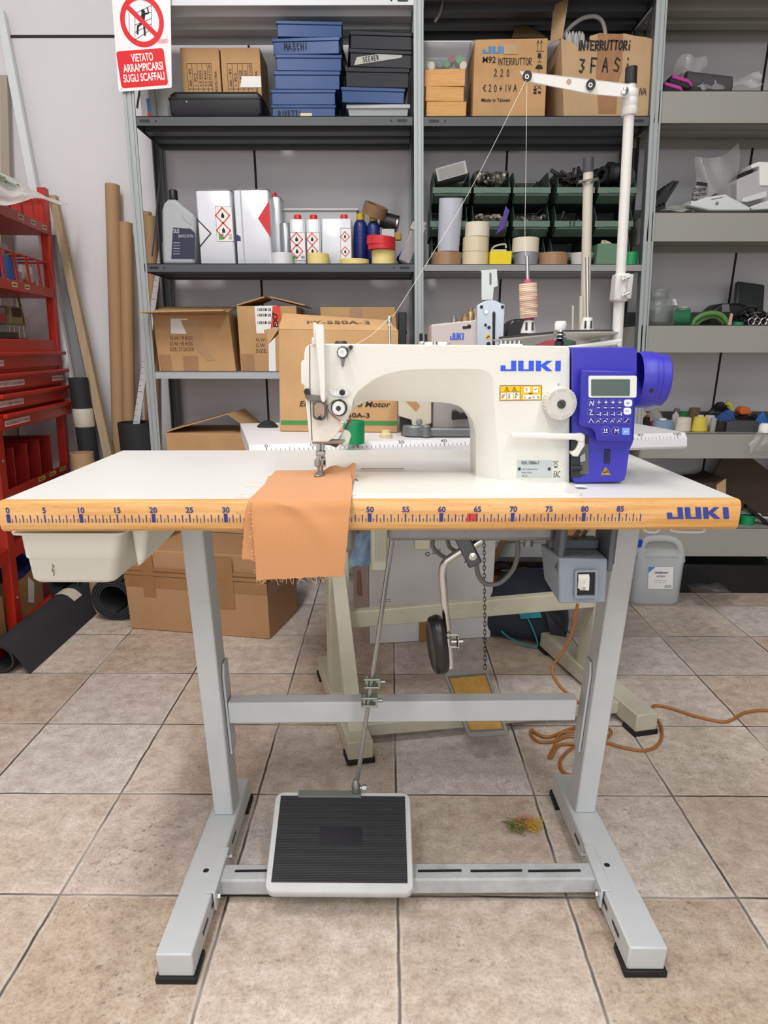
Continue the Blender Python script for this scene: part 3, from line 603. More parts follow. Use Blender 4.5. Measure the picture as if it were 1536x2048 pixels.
for k, t in enumerate('0 1 2 3 4 5'.split()):
    a = math.radians(170-k*52); d = X*math.cos(a)+Z*math.sin(a); mb.text(t, c+V((0, -.0228, 0))+d*.0155, d.cross(Yv)*-1*-1, d, .0038, align='CENTER')
    for j in range(1, 5):
        a2 = a-math.radians(j*10.4); d2 = X*math.cos(a2)+Z*math.sin(a2); q = d2.cross(Yv); o2 = c+V((0, -.0233, 0)); mb.face([o2+d2*.0175-q*.0003, o2+d2*.0175+q*.0003, o2+d2*.021+q*.0003, o2+d2*.021-q*.0003])
obj('dial_numbers', mb, mat('dial_mark', '#9b9990', .5), dial, smooth=0)
mb = MB(); mb.lathe(fp(1117, 768.5, FY), [(.0016, .001), (.0014, -.001), (0, -.001)], Yv, 12, caps=False); obj('index_dot', mb, STL(), mach)
# reverse feed lever
mb = MB(); bar = [(1024, 866), (1030, 866), (1150, 867.5), (1166, 866), (1171, 870), (1170.5, 880), (1166, 886), (1150, 880), (1030, 877), (1023, 876)]
mb.prism([fp(x, y, FY-.022) for x, y in bar], V((0, .012, 0))); lev = obj('reverse_lever', mb, ivory, mach, bevel=.003, seg=3)
mb = MB(); mb.prism([fp(x, y, FY-.02) for x, y in ((1158, 872), (1171, 870), (1170, 892), (1163, 902), (1157, 914), (1146, 913), (1142, 905), (1152, 900), (1157, 888))], V((0, .016, 0))); obj('lever_elbow', mb, creams, lev, bevel=.002)
# logo, warning sticker, rating plate
ou = (fp(1000, 700)-fp(1000, 740)).normalized()
mb = MB(); a, b_ = fp(1001, 742), fp(1121, 742); logo(mb, a, X, ou, (fp(1001, 721.5)-a).length, b_.x-a.x); obj('logo', mb, BLUI(), body, label='blue brand lettering', smooth=0, recalc=False)
def panel(pts, m, name, par, Y_=FY-.0005, lab=None):
    mb = MB(); mb.prism([fp(x, y, Y_) for x, y in pts], V((0, .0004, 0))); return obj(name, mb, m, par, label=lab, smooth=0)
yel = mat('sticker_yellow', '#f6c410', .45)
st = panel([(1000, 771.5), (1083.5, 771), (1083, 800), (999.5, 801)], yel, 'warning_sticker', body, lab='yellow warning sticker')
mb = MB()
for x0, y0, x1, y1 in ((1002.5, 785.5, 1012, 799), (1014.5, 785, 1026, 799), (1028, 785, 1039, 798.5), (1048, 774, 1060, 785), (1066, 773.5, 1076, 785), (1046, 790, 1080, 798.5)):
    mb.face([fp(x, y, FY-.0008) for x, y in ((x0, y1), (x1, y1), (x1, y0), (x0, y0))])
obj('sticker_fields', mb, WHT(), st, smooth=0)
mb = MB()
def line(p, q, wpx=.7, Y_=FY-.0011): d = fp(*q, Y_)-fp(*p, Y_); mb.stroke([(0, 0), (d.x, d.z)], fp(*p, Y_), X, Z, wpx/1250, lift=.00005)
for x in (1013.5, 1028.5): line((x-4, 781.5), (x, 774)); line((x, 774), (x+4, 781.5)); line((x+4, 781.5), (x-4, 781.5)); line((x, 776.5), (x, 779.5))
for p in ((1000, 771.5), (1083.5, 771), (1083, 800), (999.5, 801)), : 
    for a, b_ in zip(p, p[1:]+p[:1]): line(a, b_, .8)
line((1040.5, 772), (1040.5, 800), .6); line((1000, 784), (1040, 783.5), .5)
rnd = random.Random(5)
for cx, cy in ((1007, 789), (1020, 789), (1033, 788), (1054, 779), (1071, 779), (1051, 794), (1060, 794), (1068, 794), (1076, 794)):
    for i in range(3): line((cx+rnd.uniform(-3, 3), cy+rnd.uniform(-3, 3)), (cx+rnd.uniform(-3, 3), cy+rnd.uniform(-2, 3)), .8)
for cx in (1005, 1018, 1031): line((cx-1.5, 792), (cx+2, 796.5), .8); line((cx+2, 792), (cx-1.5, 796.5), .8)
mb.text('1', fp(1043, 780, FY-.001), X, Z, .003); mb.text('2', fp(1042, 795, FY-.001), X, Z, .003)
mb.face([fp(x, y, FY-.0011) for x, y in ((1060, 788.5), (1056, 786), (1068, 786))])
obj('sticker_print', mb, INK(), st, smooth=0)
rp = panel([(1034, 920), (1104, 920.5), (1104, 955), (1033, 955)], mat('plate_silver', '#c3cacc', .35, .25), 'rating_plate', body, lab='silver rating plate')
mb = MB()
mb.text('DDL-7000A-7', fp(1042.5, 928.5, FY-.0007), X, Z, .0046, bold=.01, w=.0275)
mb.text('JUKI CORPORATION', fp(1044, 940, FY-.0007), X, Z, .0022, w=.024); mb.text('Made in China', fp(1043, 946.5, FY-.0007), X, Z, .0022, w=.0165); mb.text('Mfg. No.', fp(1043, 953, FY-.0007), X, Z, .0022, w=.0095)
mb.text('EAC', fp(1106.5, 954.5, FY-.0004), X, Z, .0098, w=.0098)
line((1106, 923), (1116, 931)); line((1116, 923), (1106, 931)); line((1107, 923), (1115, 923)); line((1109, 934), (1114, 934), 2)
obj('plate_print', mb, INK(), rp, smooth=0)
for x in (1038.5, 1098.5):
    mb = MB(); mb.lathe(fp(x, 938, FY-.0005), [(.0026, .0), (.0024, -.0008), (0, -.0011)], Yv, 14, caps=False); obj('rivet', mb, mat('rivet_dark', '#33353a', .4), rp)
# blue motor cover with control panel
blu = mat('motor_blue', '#3a35b4', .36, bump=.08, bscale=900); blu2 = mat('panel_blue', '#2f2ca6', .4)
mb = MB(); MY = 1.088
cov = [(1146, 960), (1146, 697), (1148, 695), (1262, 694), (1270, 696), (1274, 703), (1274, 745), (1266, 885), (1259, 900), (1252, 950), (1249, 959), (1242, 964), (1150, 966)]
f0 = [fp(x, y, MY) for x, y in cov]; mb.loft([f0, [V((p.x, 1.235, p.z)) for p in f0]]); cvr = obj('motor_cover', mb, blu, mach, bevel=.004, seg=3)
mb = MB(); g = [(1143.5, 694.5), (1147, 696), (1147, 965), (1141, 965), (1141.5, 700)]; f0 = [fp(x, y, FY+.002) for x, y in g]; mb.loft([f0, [V((p.x, 1.23, p.z)) for p in f0]]); obj('gap_fill', mb, mat('gap_navy', '#1a1a44', .5), cvr)  # navy filler in the dark gap between arm and motor cover
# recess behind the lever: ribbed dark grille
mb = MB(); gr_ = [(1142, 870), (1178, 870), (1177, 945), (1160, 955), (1142, 955)]; mb.prism([fp(x, y, MY-.0012) for x, y in gr_], V((0, .001, 0))); rec = obj('motor_recess', mb, mat('recess_dark', '#2b2b2f', .6), cvr, smooth=0)
for i in range(14):
    x = 1161+i*1.2; mb = MB() if i == 0 else mb; mb.loft([[fp(x-.35, 888, MY-.0014), fp(x+.35, 888, MY-.0014)], [fp(x-.35, 948, MY-.0014), fp(x+.35, 948, MY-.0014)]], closed=False)
obj('grille', mb, mat('grille_grey', '#77756f', .5), rec, smooth=0)
mb = MB(); a, b_ = fp(1143, 936, MY-.004), fp(1163, 936, MY-.004); mb.cyl(a, b_, .004); a, b_ = fp(1143, 932, MY-.006), fp(1150, 955, MY-.006); obj('cable_stub', mb, BLK(), rec)
mb = MB(); mb.prism([fp(x, y, MY-.003) for x, y in ((1160, 913), (1170, 906), (1171, 921), (1161, 925))], V((0, .001, 0))); obj('barcode_tag', mb, mat('tag_grey', '#a4a6a8', .5), rec)
PY_ = 1.064
pan = [(1163.5, 739), (1274, 742), (1272.5, 755), (1267, 883), (1192, 882.5), (1191, 868), (1187, 860), (1178, 855), (1160, 851)]
mb = MB(); mb.loft([[fp(x, y, PY_) for x, y in pan], [fp(x, y, MY+.004) for x, y in [(1160, 739)]+pan[1:8]+[(1154, 851)]]]); pn = obj('control_panel', mb, blu2, cvr, bevel=.003, seg=3)
def pp(x, y, l=.0): return at(x, y, PY_-.0004-l)
def prx(x0, y0, x1, y1, m, name, r=2, l=.001, lab=None, par=None):
    mb = MB(); a = pp(x0, y1); u_ = (pp(x1, y1)-a); v_ = (pp(x0, y0)-a); k = .0008
    q = rr2(u_.length, v_.length, r*k, 4); ux, vx = u_.normalized(), v_.normalized()
    mb.loft([[a+ux*x+vx*y+V((0, h, 0)) for x, y in q] for h in (.001, -l)]); return obj(name, mb, m, par or pn, label=lab, smooth=0)
bez = prx(1177, 751.5, 1272.5, 795, mat('bezel_white', '#e4e6e0', .4), 'screen_bezel', 3, .0008, 'white screen frame')
prx(1182, 758.5, 1259, 791.5, mat('lcd_green', '#4d5f57', .22), 'screen', 1.5, .0014, 'dark green display', bez)
kb = mat('key_navy', '#1d1a86', .4); ko = mat('key_outline', '#6f74d8', .5); kw = mat('key_white', '#e9eef2', .4)
def key(x0, y0, x1, y1, r=2, m=None, o=True):
    if o: prx(x0-.8, y0-.8, x1+.8, y1+.8, ko, 'key_outline', r+.8, .0003)
    return prx(x0, y0, x1, y1, m or kb, 'key', r, .0008)
ks = []
for y0, y1 in ((799, 813), (817, 831), (834.5, 847)): ks.append(key(1176, y0, 1189, y1, 1))
for i in range(4):
    x = 1192+i*14; key(x+1, 799.5, x+11, 809, 4); key(x, 811, x+10, 820, 3); key(x-.5, 824, x+10, 833.5, 1); key(x-1, 837, x+9.5, 847, 1)
key(1248, 799, 1264, 813, 4, kw, False); key(1247, 815.5, 1262, 829, 4, kw, False); key(1247, 835, 1260, 847, 1)
def rkey(x, y, r):
    mb = MB(); mb.lathe(pp(x, y), [(r*1.15*.0008, .001), (r*1.15*.0008, -.0003), (0, -.0003)], Yv, 24, caps=False); obj('key_outline', mb, ko, pn, smooth=0)
    mb = MB(); mb.lathe(pp(x, y), [(r*.0008, .001), (r*.0008, -.0008), (0, -.0008)], Yv, 24, caps=False); obj('key', mb, kb, pn, smooth=0)
rkey(1211.5, 862, 7.3); rkey(1231.5, 862.5, 7.3); key(1244, 855.5, 1259, 869.5, 1, mat('key_light', '#7ea0f0', .4), False)
mb = MB()
def kl(*pts, wpx=1.1):
    for p, q in zip(pts, pts[1:]):
        A, B_ = pp(*p, .0012), pp(*q, .0012); d = B_-A; mb.stroke([(0, 0), (d.x, d.z)], A, X, Z, wpx*.0008, lift=0)
for i in range(4):
    x = 1192+i*14; kl((x+3.5, 804.5), (x+8.5, 804.5), wpx=1.6); kl((x+6, 802), (x+6, 807), wpx=1.6); kl((x+2.5, 815.5), (x+7.5, 815.5), wpx=1.6)
    kl((x+2, 829), (x+6, 829)); kl((x+8.5, 825), (x+8.5, 831), wpx=1.5)
    kl((x+1, 845), (x+4, 840), (x+7, 844)); kl((x+8, 838), (x+9, 838.5), wpx=1.6)
kl((1179, 811), (1181, 802), (1186, 811), (1187, 802), wpx=1.4); kl((1179, 820), (1185, 820), (1179, 829), (1186, 829), wpx=1.4); kl((1178, 845), (1182, 837), (1187, 845))
kl((1249, 844), (1252, 844), (1255, 838), (1258, 838), wpx=1.2); kl((1209, 858), (1209, 862), wpx=1.5); kl((1213.5, 858), (1213.5, 862), wpx=2); kl((1207, 865), (1215, 865))
mb.text('M', pp(1227.8, 866, .0012), X, Z, .0062, bold=.012); kl((1256, 860), (1256, 863.5), (1247, 863.5)); kl((1249, 862), (1247, 863.5), (1249, 865))
obj('key_symbols', mb, mat('key_print', '#dfe3f7', .5), pn, smooth=0)
mb = MB(); kl((1252.5, 806), (1259, 806)); kl((1255.8, 803), (1255.8, 809.5)); kl((1251, 822), (1258, 822)); obj('key_symbols', mb, mat('key_print_blue', '#6c82c8', .5), pn, smooth=0)
mb = MB(); mb.prism([fp(x, y, MY-.0015) for x, y in ((1209, 899), (1221, 899), (1220, 927), (1208, 927))], V((0, .003, 0))); usb = obj('port_cover', mb, mat('port_dark', '#1c1c4a', .5), cvr, bevel=.001)
mb = MB(); line((1214.5, 904), (1214.5, 921), .7, MY-.0018); line((1214.5, 915), (1211.5, 911), .6, MY-.0018); line((1214.5, 917), (1217.5, 913), .6, MY-.0018); obj('port_symbol', mb, INK(), usb, smooth=0)
mb = MB(); mb.prism([fp(x, y, MY-.0008) for x, y in ((1202.5, 949.5), (1211.5, 934), (1221, 949.5))], V((0, .001, 0))); ws = obj('warning_triangle', mb, yel, cvr, smooth=0)
mb = MB(); line((1205, 948), (1211.5, 937), .9, MY-.0012); line((1211.5, 937), (1218.5, 948), .9, MY-.0012); line((1218.5, 948), (1205, 948), .9, MY-.0012); line((1208, 945), (1215, 944), 2, MY-.0012); line((1211, 942), (1214, 941.5), 1.2, MY-.0012); obj('triangle_print', mb, INK(), ws, smooth=0)
# handwheel
hc = at(1275, 760, 1.163); hx = at(1327, 760, 1.163).x-hc.x
mb = MB(); mb.lathe(hc, [(.041, -.004), (.0425, 0), (.0425, hx*.42), (.0405, hx*.45), (.0405, hx*.62), (.039, hx*.66), (.039, hx*.95), (.037, hx), (0, hx)], X, 48, caps=False); hw = obj('handwheel', mb, blu, mach, smooth=35)
mb = MB(); p = at(1303.5, 781, 1.122); mb.lathe(p, [(.0032, .002), (.003, -.0008), (0, -.0008)], Yv, 14, caps=False); obj('wheel_hole', mb, BLK(), hw)
# oil pan and castings under the table
alu = mat('cast_aluminium', '#8e9090', .45, .6, var=.2, vscale=18)
mb = MB(); a, b_ = at(775, 1083, 1.06), at(1110, 1083, 1.06); mb.box((a.x, 1.06, a.z), (b_.x, 1.24, .7225)); pan_ = obj('oil_pan', mb, alu, mach, bevel=.008, seg=3)
mb = MB(); a, b_ = at(686, 1108, 1.06), at(707, 1063, 1.06); mb.box((a.x-.03, 1.06, a.z), (b_.x, 1.2, .7225)); obj('pan_end', mb, alu, pan_, bevel=.01, seg=3)
mb = MB(); p = at(1056, 1092, 1.1); mb.cyl(p, p+Z*.03, .008); obj('drain_plug', mb, alu, pan_)
# knee lifter under the oil pan
mb = MB(); KY = 1.07
c0, c1 = at(922, 1072, KY), at(952, 1132, KY); d = (c1-c0).normalized(); q = V((-d.z, 0, d.x))
wv = .0115
mb.prism([c0-q*wv, c1-q*wv, c1+q*wv, c0+q*wv], V((0, .03, 0))); kn = obj('knee_lifter', mb, mat('lifter_block', '#5a5d60', .4, .6), mach, bevel=.003)
mb = MB(); mb.lathe(at(945, 1112, KY), [(.0062, .002), (.0062, -.004), (0, -.005)], Yv, 18, caps=False); obj('bolt', mb, CHR(), kn)
mb = MB(); mb.cyl(at(940, 1120, KY+.01), at(932, 1128, KY+.01), .0045); obj('bolt', mb, STL(), kn)
mb = MB(); mb.cyl(at(945, 1092, KY+.015), at(963, 1080, KY+.015), .0065); obj('shaft', mb, CHR(), kn)
mb = MB(); rod = cr([at(x, y, KY+.012) for x, y in ((925, 1100), (905, 1113), (890, 1125), (885, 1142), (886, 1165), (890, 1215), (895, 1265), (901, 1335))], 6); mb.tube(rod, .0063, 12); obj('knee_rod', mb, CHR(), kn)
mb = MB(); kc = at(876, 1290, KY); tilt = Matrix.Rotation(math.radians(-7), 4, 'Y') @ Matrix.Rotation(math.radians(12), 4, 'Z')
mb.loft([[kc+(tilt.to_3x3() @ V((x, r*.62*math.cos(t), r*math.sin(t)))) for t in [2*math.pi*k/36 for k in range(36)]] for x, r in ((-.0095, .036), (-.0125, .044), (-.009, .051), (.003, .0535), (.0095, .05), (.0095, .03))]); kp = obj('knee_pad', mb, mat('pad_black', '#161618', .32), kn, smooth=60)
mb = MB()
for yy in (1271, 1295):
    a, b_ = at(888, yy, KY), at(916, yy-1, KY); mb.tube(cr([a, b_+V((-.004, 0, 0)), b_+V((0, 0, -.002)), b_+V((0, .012, -.004))], 4), .0017, 6)
a, b_ = at(915, 1272, KY), at(916, 1297, KY); mb.tube([a, b_], .0022, 6); mb.cyl(at(903, 1283, KY+.004), at(926, 1282, KY+.004), .0035); mb.box((at(889, 1290, KY).x, KY-.004, at(889, 1296, KY).z), (at(898, 1290, KY).x, KY+.012, at(889, 1276, KY).z)); obj('pad_clamp', mb, CHR(), kn)
# grey cables under the head
mb = MB(); mb.tube(cr([at(x, y, 1.12) for x, y in ((1035, 1080), (1035, 1110), (1025, 1140), (1000, 1165), (972, 1168), (957, 1150), (952, 1125), (945, 1110))], 6), .0042, 8); obj('cable', mb, mat('grey_cable', '#6c6a66', .5), mach)
mb = MB(); mb.tube(cr([at(x, y, 1.13) for x, y in ((866, 1080), (866, 1094), (878, 1108), (900, 1120))], 6), .0035, 8); obj('cable', mb, mat('grey_cable', '#6c6a66', .5), mach)
mb = MB(); mb.tube(cr([at(x, y, 1.13) for x, y in ((895, 1080), (900, 1095), (915, 1105))], 6), .0035, 8); obj('cable', mb, mat('grey_cable', '#6c6a66', .5), mach)
# ------------------------------------------------------------------ orange cloth under the presser foot
def clothmat():
    m = mat('orange_cotton', '#cb9163', .9, spec=.15); n = m.node_tree.nodes; L = m.node_tree.links; b = n['Principled BSDF']
    tc = n.new('ShaderNodeTexCoord'); wv = n.new('ShaderNodeTexWave'); wv.inputs['Scale'].default_value = 160; wv.inputs['Distortion'].default_value = .4; L.new(tc.outputs['Object'], wv.inputs[0])
    bp = n.new('ShaderNodeBump'); bp.inputs['Strength'].default_value = .12; bp.inputs['Distance'].default_value = .001; L.new(wv.outputs['Fac'], bp.inputs['Height']); L.new(bp.outputs[0], b.inputs['Normal'])
    b.inputs['Sheen Weight'].default_value = .2
    return m
def drape(rows, nu=36, nv=8, wob=.0012, seed=1, dz=None):
    # rows: list of (leftpx, rightpx, 'z' or 'y', value)
    pts = []
    for l, r_, kind, v in rows:
        f = (lambda p: on(p[0], p[1], v)) if kind == 'z' else (lambda p: at(p[0], p[1], v))
        pts.append((f(l), f(r_)))
    Lc = cr([p[0] for p in pts], nv); Rc = cr([p[1] for p in pts], nv); rn = random.Random(seed); ph = [rn.uniform(0, 6) for _ in range(6)]
    n_ = len(Lc)-1
    def fn(u, v):
        i = min(int(round(v*n_)), n_); p = Lc[i].lerp(Rc[i], u)
        k = v*len(rows)
        p = p+V((0, -.6, .6))*wob*(math.sin(u*5+ph[0]+v*2)+.6*math.sin(u*11+ph[1]-v*6))
        if dz: p = p+dz(u, v)
        if u in (0, 1): p.x += rn.uniform(-.0006, .0006)
        if v == 1: p.z += rn.uniform(-.0008, .0008)
        return p
    mb = MB(); mb.grid(fn, nu, n_, .0009); return mb
cm = clothmat()
cl = thing('fabric_piece', 'two layers of orange cotton cloth under the presser foot, hanging over the ruler edge', 'cloth', on(610, 990, .765))
def bump_(u, v):
    b = max(0, 1-v/.22); r_ = max(0, (u-.45)/.55)
    return V((0, 0, (.022*r_**2+.008*r_*math.sin(u*9))*b)+(.0,)) if False else V((0, -.0035*math.exp(-((u-.25-(v-.45)*1.3)/.12)**2)*min(1, max(0, v-.4)*6), .010*r_**2*b))
mb = drape([((537, 953), (700, 948), 'z', .7672), ((527, 975), (704, 966), 'z', .7668), ((516, 987), (704, 984), 'z', .7645), ((511, 995), (703, 993), 'z', .7632), ((508, 1000), (702.5, 998), 'y', .9475), ((505.5, 1006), (702, 1004), 'y', .9425), ((504, 1016), (701, 1014), 'y', .9395), ((504, 1034), (699, 1031), 'y', .937), ((506, 1060), (697, 1057), 'y', .933), ((510, 1100), (693, 1098), 'y', .930), ((513, 1160), (686.5, 1151), 'y', .928)], dz=bump_, wob=.0007)
obj('upper_layer', mb, cm, cl, smooth=80)
mb = drape([((551, 942), (690, 940), 'z', .7655), ((530, 968), (700, 960), 'z', .7648), ((508, 990), (690, 990), 'z', .763), ((499, 999), (690, 999), 'z', .7614), ((496, 1006), (690, 1006), 'y', .9500), ((490, 1030), (640, 1030), 'y', .9465), ((487, 1075), (640, 1075), 'y', .9445), ((484, 1118), (640, 1118), 'y', .942)], seed=4, wob=.0003)
obj('lower_layer', mb, cm, cl, smooth=80)
# curled back corner of the lower layer
cu = [(648, 941, .766), (660, 934, .772), (672, 931, .78), (684, 935, .782), (694, 935, .79), (702, 929, .797), (708, 926, .8), (712, 929, .795)]
def cfn(u, v):
    x = u*(len(cu)-1); i = min(int(x), len(cu)-2); f = x-i
    A, B_ = cu[i], cu[i+1]; a = at(A[0]+(B_[0]-A[0])*f, A[1]+(B_[1]-A[1])*f, 1.15-.025*u); e = on(642+63*u, 953+14*u*u, .7675)
    return a.lerp(e, v)+V((0, 0, -.006*math.sin(v*math.pi)))
mb = MB(); mb.grid(cfn, 28, 8, .0009); obj('curled_corner', mb, cm, cl, smooth=80)
mb = MB(); rn = random.Random(11)
def fray(px, py, Y_, ln, ang):
    p = at(px, py, Y_); d = V((math.cos(ang), 0, math.sin(ang))); mb.tube(cr([p, p+d*ln*.5+V((0, -.001, rn.uniform(-.002, .002))), p+d*ln], 3), .00028, 4)
for i in range(26): fray(513+i*6.7, 1159-i*.3, .927, rn.uniform(.004, .013), rn.uniform(-2.6, -.5))
for i in range(22): fray(506+i*.3, 1020+i*6, .931, rn.uniform(.003, .009), rn.uniform(2.4, 5.2))
for px, py in ((520, 975), (512, 990), (500, 996), (525, 967)):
    p = on(px, py, .766); mb.tube(cr([p, p+V((-.012, .002, .001)), p+V((-.022, rn.uniform(-.003, .006), 0))], 4), .00025, 4)
fz_ = obj('frayed_threads', mb, mat('orange_thread', '#e3b58c', .9), cl, smooth=0); fz_['kind'] = 'stuff'
# ------------------------------------------------------------------ thread stand with its cone
TSY = 1.40
wp = mat('stand_white', '#dcd9d4', .4)
ts = thing('thread_stand', 'white two spool thread stand with tall pole and arm behind the near sewing machine', 'thread stand', at(1238, 905, TSY) if False else V((at(1238, 690, TSY).x, TSY, .76)))
a = at(1262, 152, TSY); b_ = at(1233, 690, TSY); b0 = V((b_.x+(b_.x-a.x)*(.76-b_.z)/(b_.z-a.z), TSY, .76))
mb = MB(); k = at(1240, 575, TSY); mb.cyl(b0, k, .0098, n=20); mb.cyl(k, a, .0088, n=20); pole = obj('pole', mb, wp, ts)
mb = MB(); d = (a-k).normalized(); mb.cyl(a-d*.012, a+d*.012, .0098); obj('pole_cap', mb, BLK(), pole)
mb = MB(); mb.lathe(b0, [(.02, 0), (.02, .006), (.012, .01), (.012, .02)], n=20); obj('base_nut', mb, STL(), pole)
e0 = at(1046, 155, TSY-.02); e1 = at(1254, 183, TSY-.014)
mb = MB(); A = [at(x, y, TSY-.02) for x, y in ((1040, 142), (1050, 143), (1256, 167), (1256, 195), (1180, 188), (1056, 163), (1047, 157))]
mb.prism(A, V((0, .003, 0))); mb.prism([A[0], A[1], A[2], A[2]+V((0, .025, 0)), A[1]+V((0, .025, 0))][:5], V((0, 0, -.002))); arm = obj('arm', mb, wp, ts, bevel=.0008)
for x, y in ((1054, 153), (1181, 170)):
    mb = MB(); mb.lathe(at(x, y, TSY-.0215), [(.0075, .0), (.0075, -.004), (.003, -.004), (.003, 0)], Yv, 22, caps=False); eo = obj('eyelet', mb, BLK(), arm)
    mb = MB(); mb.lathe(at(x, y, TSY-.026), [(.0036, .004), (.0034, -.0003), (.002, -.0003), (.002, .002)], Yv, 18, caps=False); obj('eyelet_ring', mb, mat('porcelain', '#e8e8e4', .2), eo)
mb = MB(); mb.lathe(at(1138, 163.5, TSY-.0202), [(.0042, 0), (0, 0)], Yv, 18, caps=False); obj('arm_hole', mb, mat('hole_tan', '#b49a7c', .8), arm, smooth=0)
mb = MB(); mb.lathe(at(1249, 183, TSY-.02), [(.0062, 0), (.0058, -.004), (.003, -.005), (0, -.005)], Yv, 16, caps=False); obj('arm_screw', mb, CHR(), arm)
mb = MB()
for t in (.0, .012, .024): c = a.lerp(k, 0)-d*(.026+t); mb.lathe(c, [(.0125, -.006), (.0135, -.003), (.0135, .003), (.0125, .006)], d, 22)
obj('arm_collar', mb, wp, pole)
mb = MB(); c1_ = at(1243, 548, TSY); c2_ = at(1240, 604, TSY)
mb.box((c1_.x-.014, TSY-.018, c2_.z), (c1_.x+.013, TSY+.014, c1_.z)); clp = obj('pole_clamp', mb, mat('clamp_clear', '#d2cecb', .3), ts, bevel=.004)
mb = MB(); mb.box((c1_.x+.006, TSY-.022, c2_.z+.004), (c1_.x+.016, TSY-.017, c1_.z-.002)); obj('clamp_plate', mb, mat('clamp_plate', '#c4c0bc', .3), clp, bevel=.002)
for y in (558, 590):
    mb = MB(); p = at(1247, y, TSY-.02); mb.lathe(p, [(.0042, 0), (.004, -.004), (.0018, -.0045), (.0018, -.012)], Yv, 6); mb.cyl(p, p+V((.01, -.003, .004)), .0016); obj('clamp_bolt', mb, CHR(), clp)
# base arms and two saucer plates
mb = MB(); p0, p1 = at(1122, 694, TSY-.03), at(1246, 676, TSY-.03); mb.hexa([V(q) for q in ((p0.x, TSY-.04, p0.z-.006), (p1.x, TSY-.03, p1.z-.012), (p1.x, TSY+.012, p1.z-.012), (p0.x, TSY-.01, p0.z-.006), (p0.x, TSY-.04, p0.z), (p1.x, TSY-.03, p1.z-.001), (p1.x, TSY+.012, p1.z-.001), (p0.x, TSY-.01, p0.z))]); barm = obj('base_arm', mb, wp, ts, bevel=.003)
mb = MB(); mb.lathe(at(1237, 688, TSY-.03), [(.005, 0), (.004, -.004), (0, -.004)], Yv, 14, caps=False); obj('arm_screw', mb, CHR(), barm)
spm = mat('saucer_white', '#dbd8cd', .4); spd = mat('sponge_dark', '#37373a', .9, bump=.4, bscale=300)
for i, (xl, yl, xr, yr, xc, yd, Yc) in enumerate(((986, 679, 1118, 666, 1052, 692, 1.33), (1100, 665, 1236, 664, 1164, 682, 1.42))):
    l, r_ = at(xl, yl, Yc), at(xr, yr, Yc); c = (l+r_)/2; rad = (r_-l).length/2; dn = at(xc, yd, Yc); h = c.z-dn.z
    axx = V((-(r_.z-l.z), 0, r_.x-l.x)).normalized()
    mb = MB(); mb.lathe(c, [(.014, -h), (.02, -h+.001), (rad*.98, -.0025), (rad, 0), (rad*.97, 0), (.02, -h+.006), (0, -h+.006)], axx, 40, caps=False); sc = obj('spool_plate', mb, spm, ts)
    mb = MB(); mb.lathe(c, [(.012, -h-.012), (.014, -h+.002)], Z, 20); obj('plate_boss', mb, spm, sc)
    mb = MB(); mb.lathe(c+Z*.0015, [(rad*.82, -.002), (rad*.82, .002), (0, .002)], axx, 36, caps=False); obj('sponge_disc', mb, spd, sc)
    bx, by = ((1056.5, 664), (1173, 660))[i]; pb_ = at(bx, by, Yc); tp_ = at((1054, 1174)[i], (512, 514)[i], Yc)
    ch = at(bx, (640, 635)[i], Yc).z-pb_.z
    mb = MB(); mb.lathe(pb_, [(.0135, -.002), (.0135, 0), (.0085, ch), (.0, ch)], Z, 24, caps=False); cone = obj('spool_cone', mb, mat('cone_white', '#e6e4de', .35), sc)
    for sx_ in (-.006, .005):
        mb = MB(); mb.prism([pb_+V((sx_-.002, -.0132, .003)), pb_+V((sx_+.002, -.0132, .003)), pb_+V((sx_+.0015, -.0105, .016)), pb_+V((sx_-.0015, -.0105, .016))], V((0, .001, 0))); obj('cone_slot', mb, BLK(), cone)
    mb = MB(); mb.cyl(pb_+Z*ch, tp_, .0034, n=12); obj('spool_pin', mb, CHR(), sc)
    if i == 0: CONEC, CONEP = pb_+Z*ch, tp_
    # support reaching down to the table
    q = dn; mb = MB(); mb.cyl(V((dn.x, Yc, dn.z-.01)), V((dn.x, Yc, .8)), .008); mb.tube([V((dn.x, Yc, .8)), V((b0.x, TSY, .79))], .007, 8); obj('support_arm', mb, wp, ts)
# the cone of thread
cax = (CONEP-CONEC).normalized()
zt0, zb0 = at(1053, 566, 1.33).z-CONEC.z, at(1053, 636, 1.33).z-CONEC.z
cc = CONEC
rC = (at(1071, 600, 1.33).x-at(1035, 600, 1.33).x)/2
prof = []; nn_ = 60
for k in range(nn_+1):
    t = k/nn_; prof.append((rC*(.99-.03*(1-abs(2*t-1)*0)*(1-t)*0+.03*math.cos((t-.5)*2.6)-.03)+.0004*math.sin(k*1.9), zb0+(zt0-zb0)*t))
mb = MB(); mb.lathe(cc, [(rC*.55, zb0)]+prof+[(rC*.5, zt0)], cax, 36)
def threadmat():
    m = mat('thread_beige', '#ddc3a8', .8); n = m.node_tree.nodes; L = m.node_tree.links; b = n['Principled BSDF']
    tc = n.new('ShaderNodeTexCoord'); mp = n.new('ShaderNodeMapping'); mp.inputs['Scale'].default_value = (8, 8, 120); mp.inputs['Rotation'].default_value = (.0, .12, 0); L.new(tc.outputs['Object'], mp.inputs[0])
    t = n.new('ShaderNodeTexNoise'); t.inputs['Scale'].default_value = 2.2; t.inputs['Detail'].default_value = 3; L.new(mp.outputs[0], t.inputs['Vector'])
    r = n.new('ShaderNodeValToRGB'); e = r.color_ramp.elements; e[0].position = .35; e[0].color = lin('#b98d7b'); e[1].position = .6; e[1].color = lin('#e6d0b6'); L.new(t.outputs['Fac'], r.inputs[0]); L.new(r.outputs[0], b.inputs['Base Color']); return m
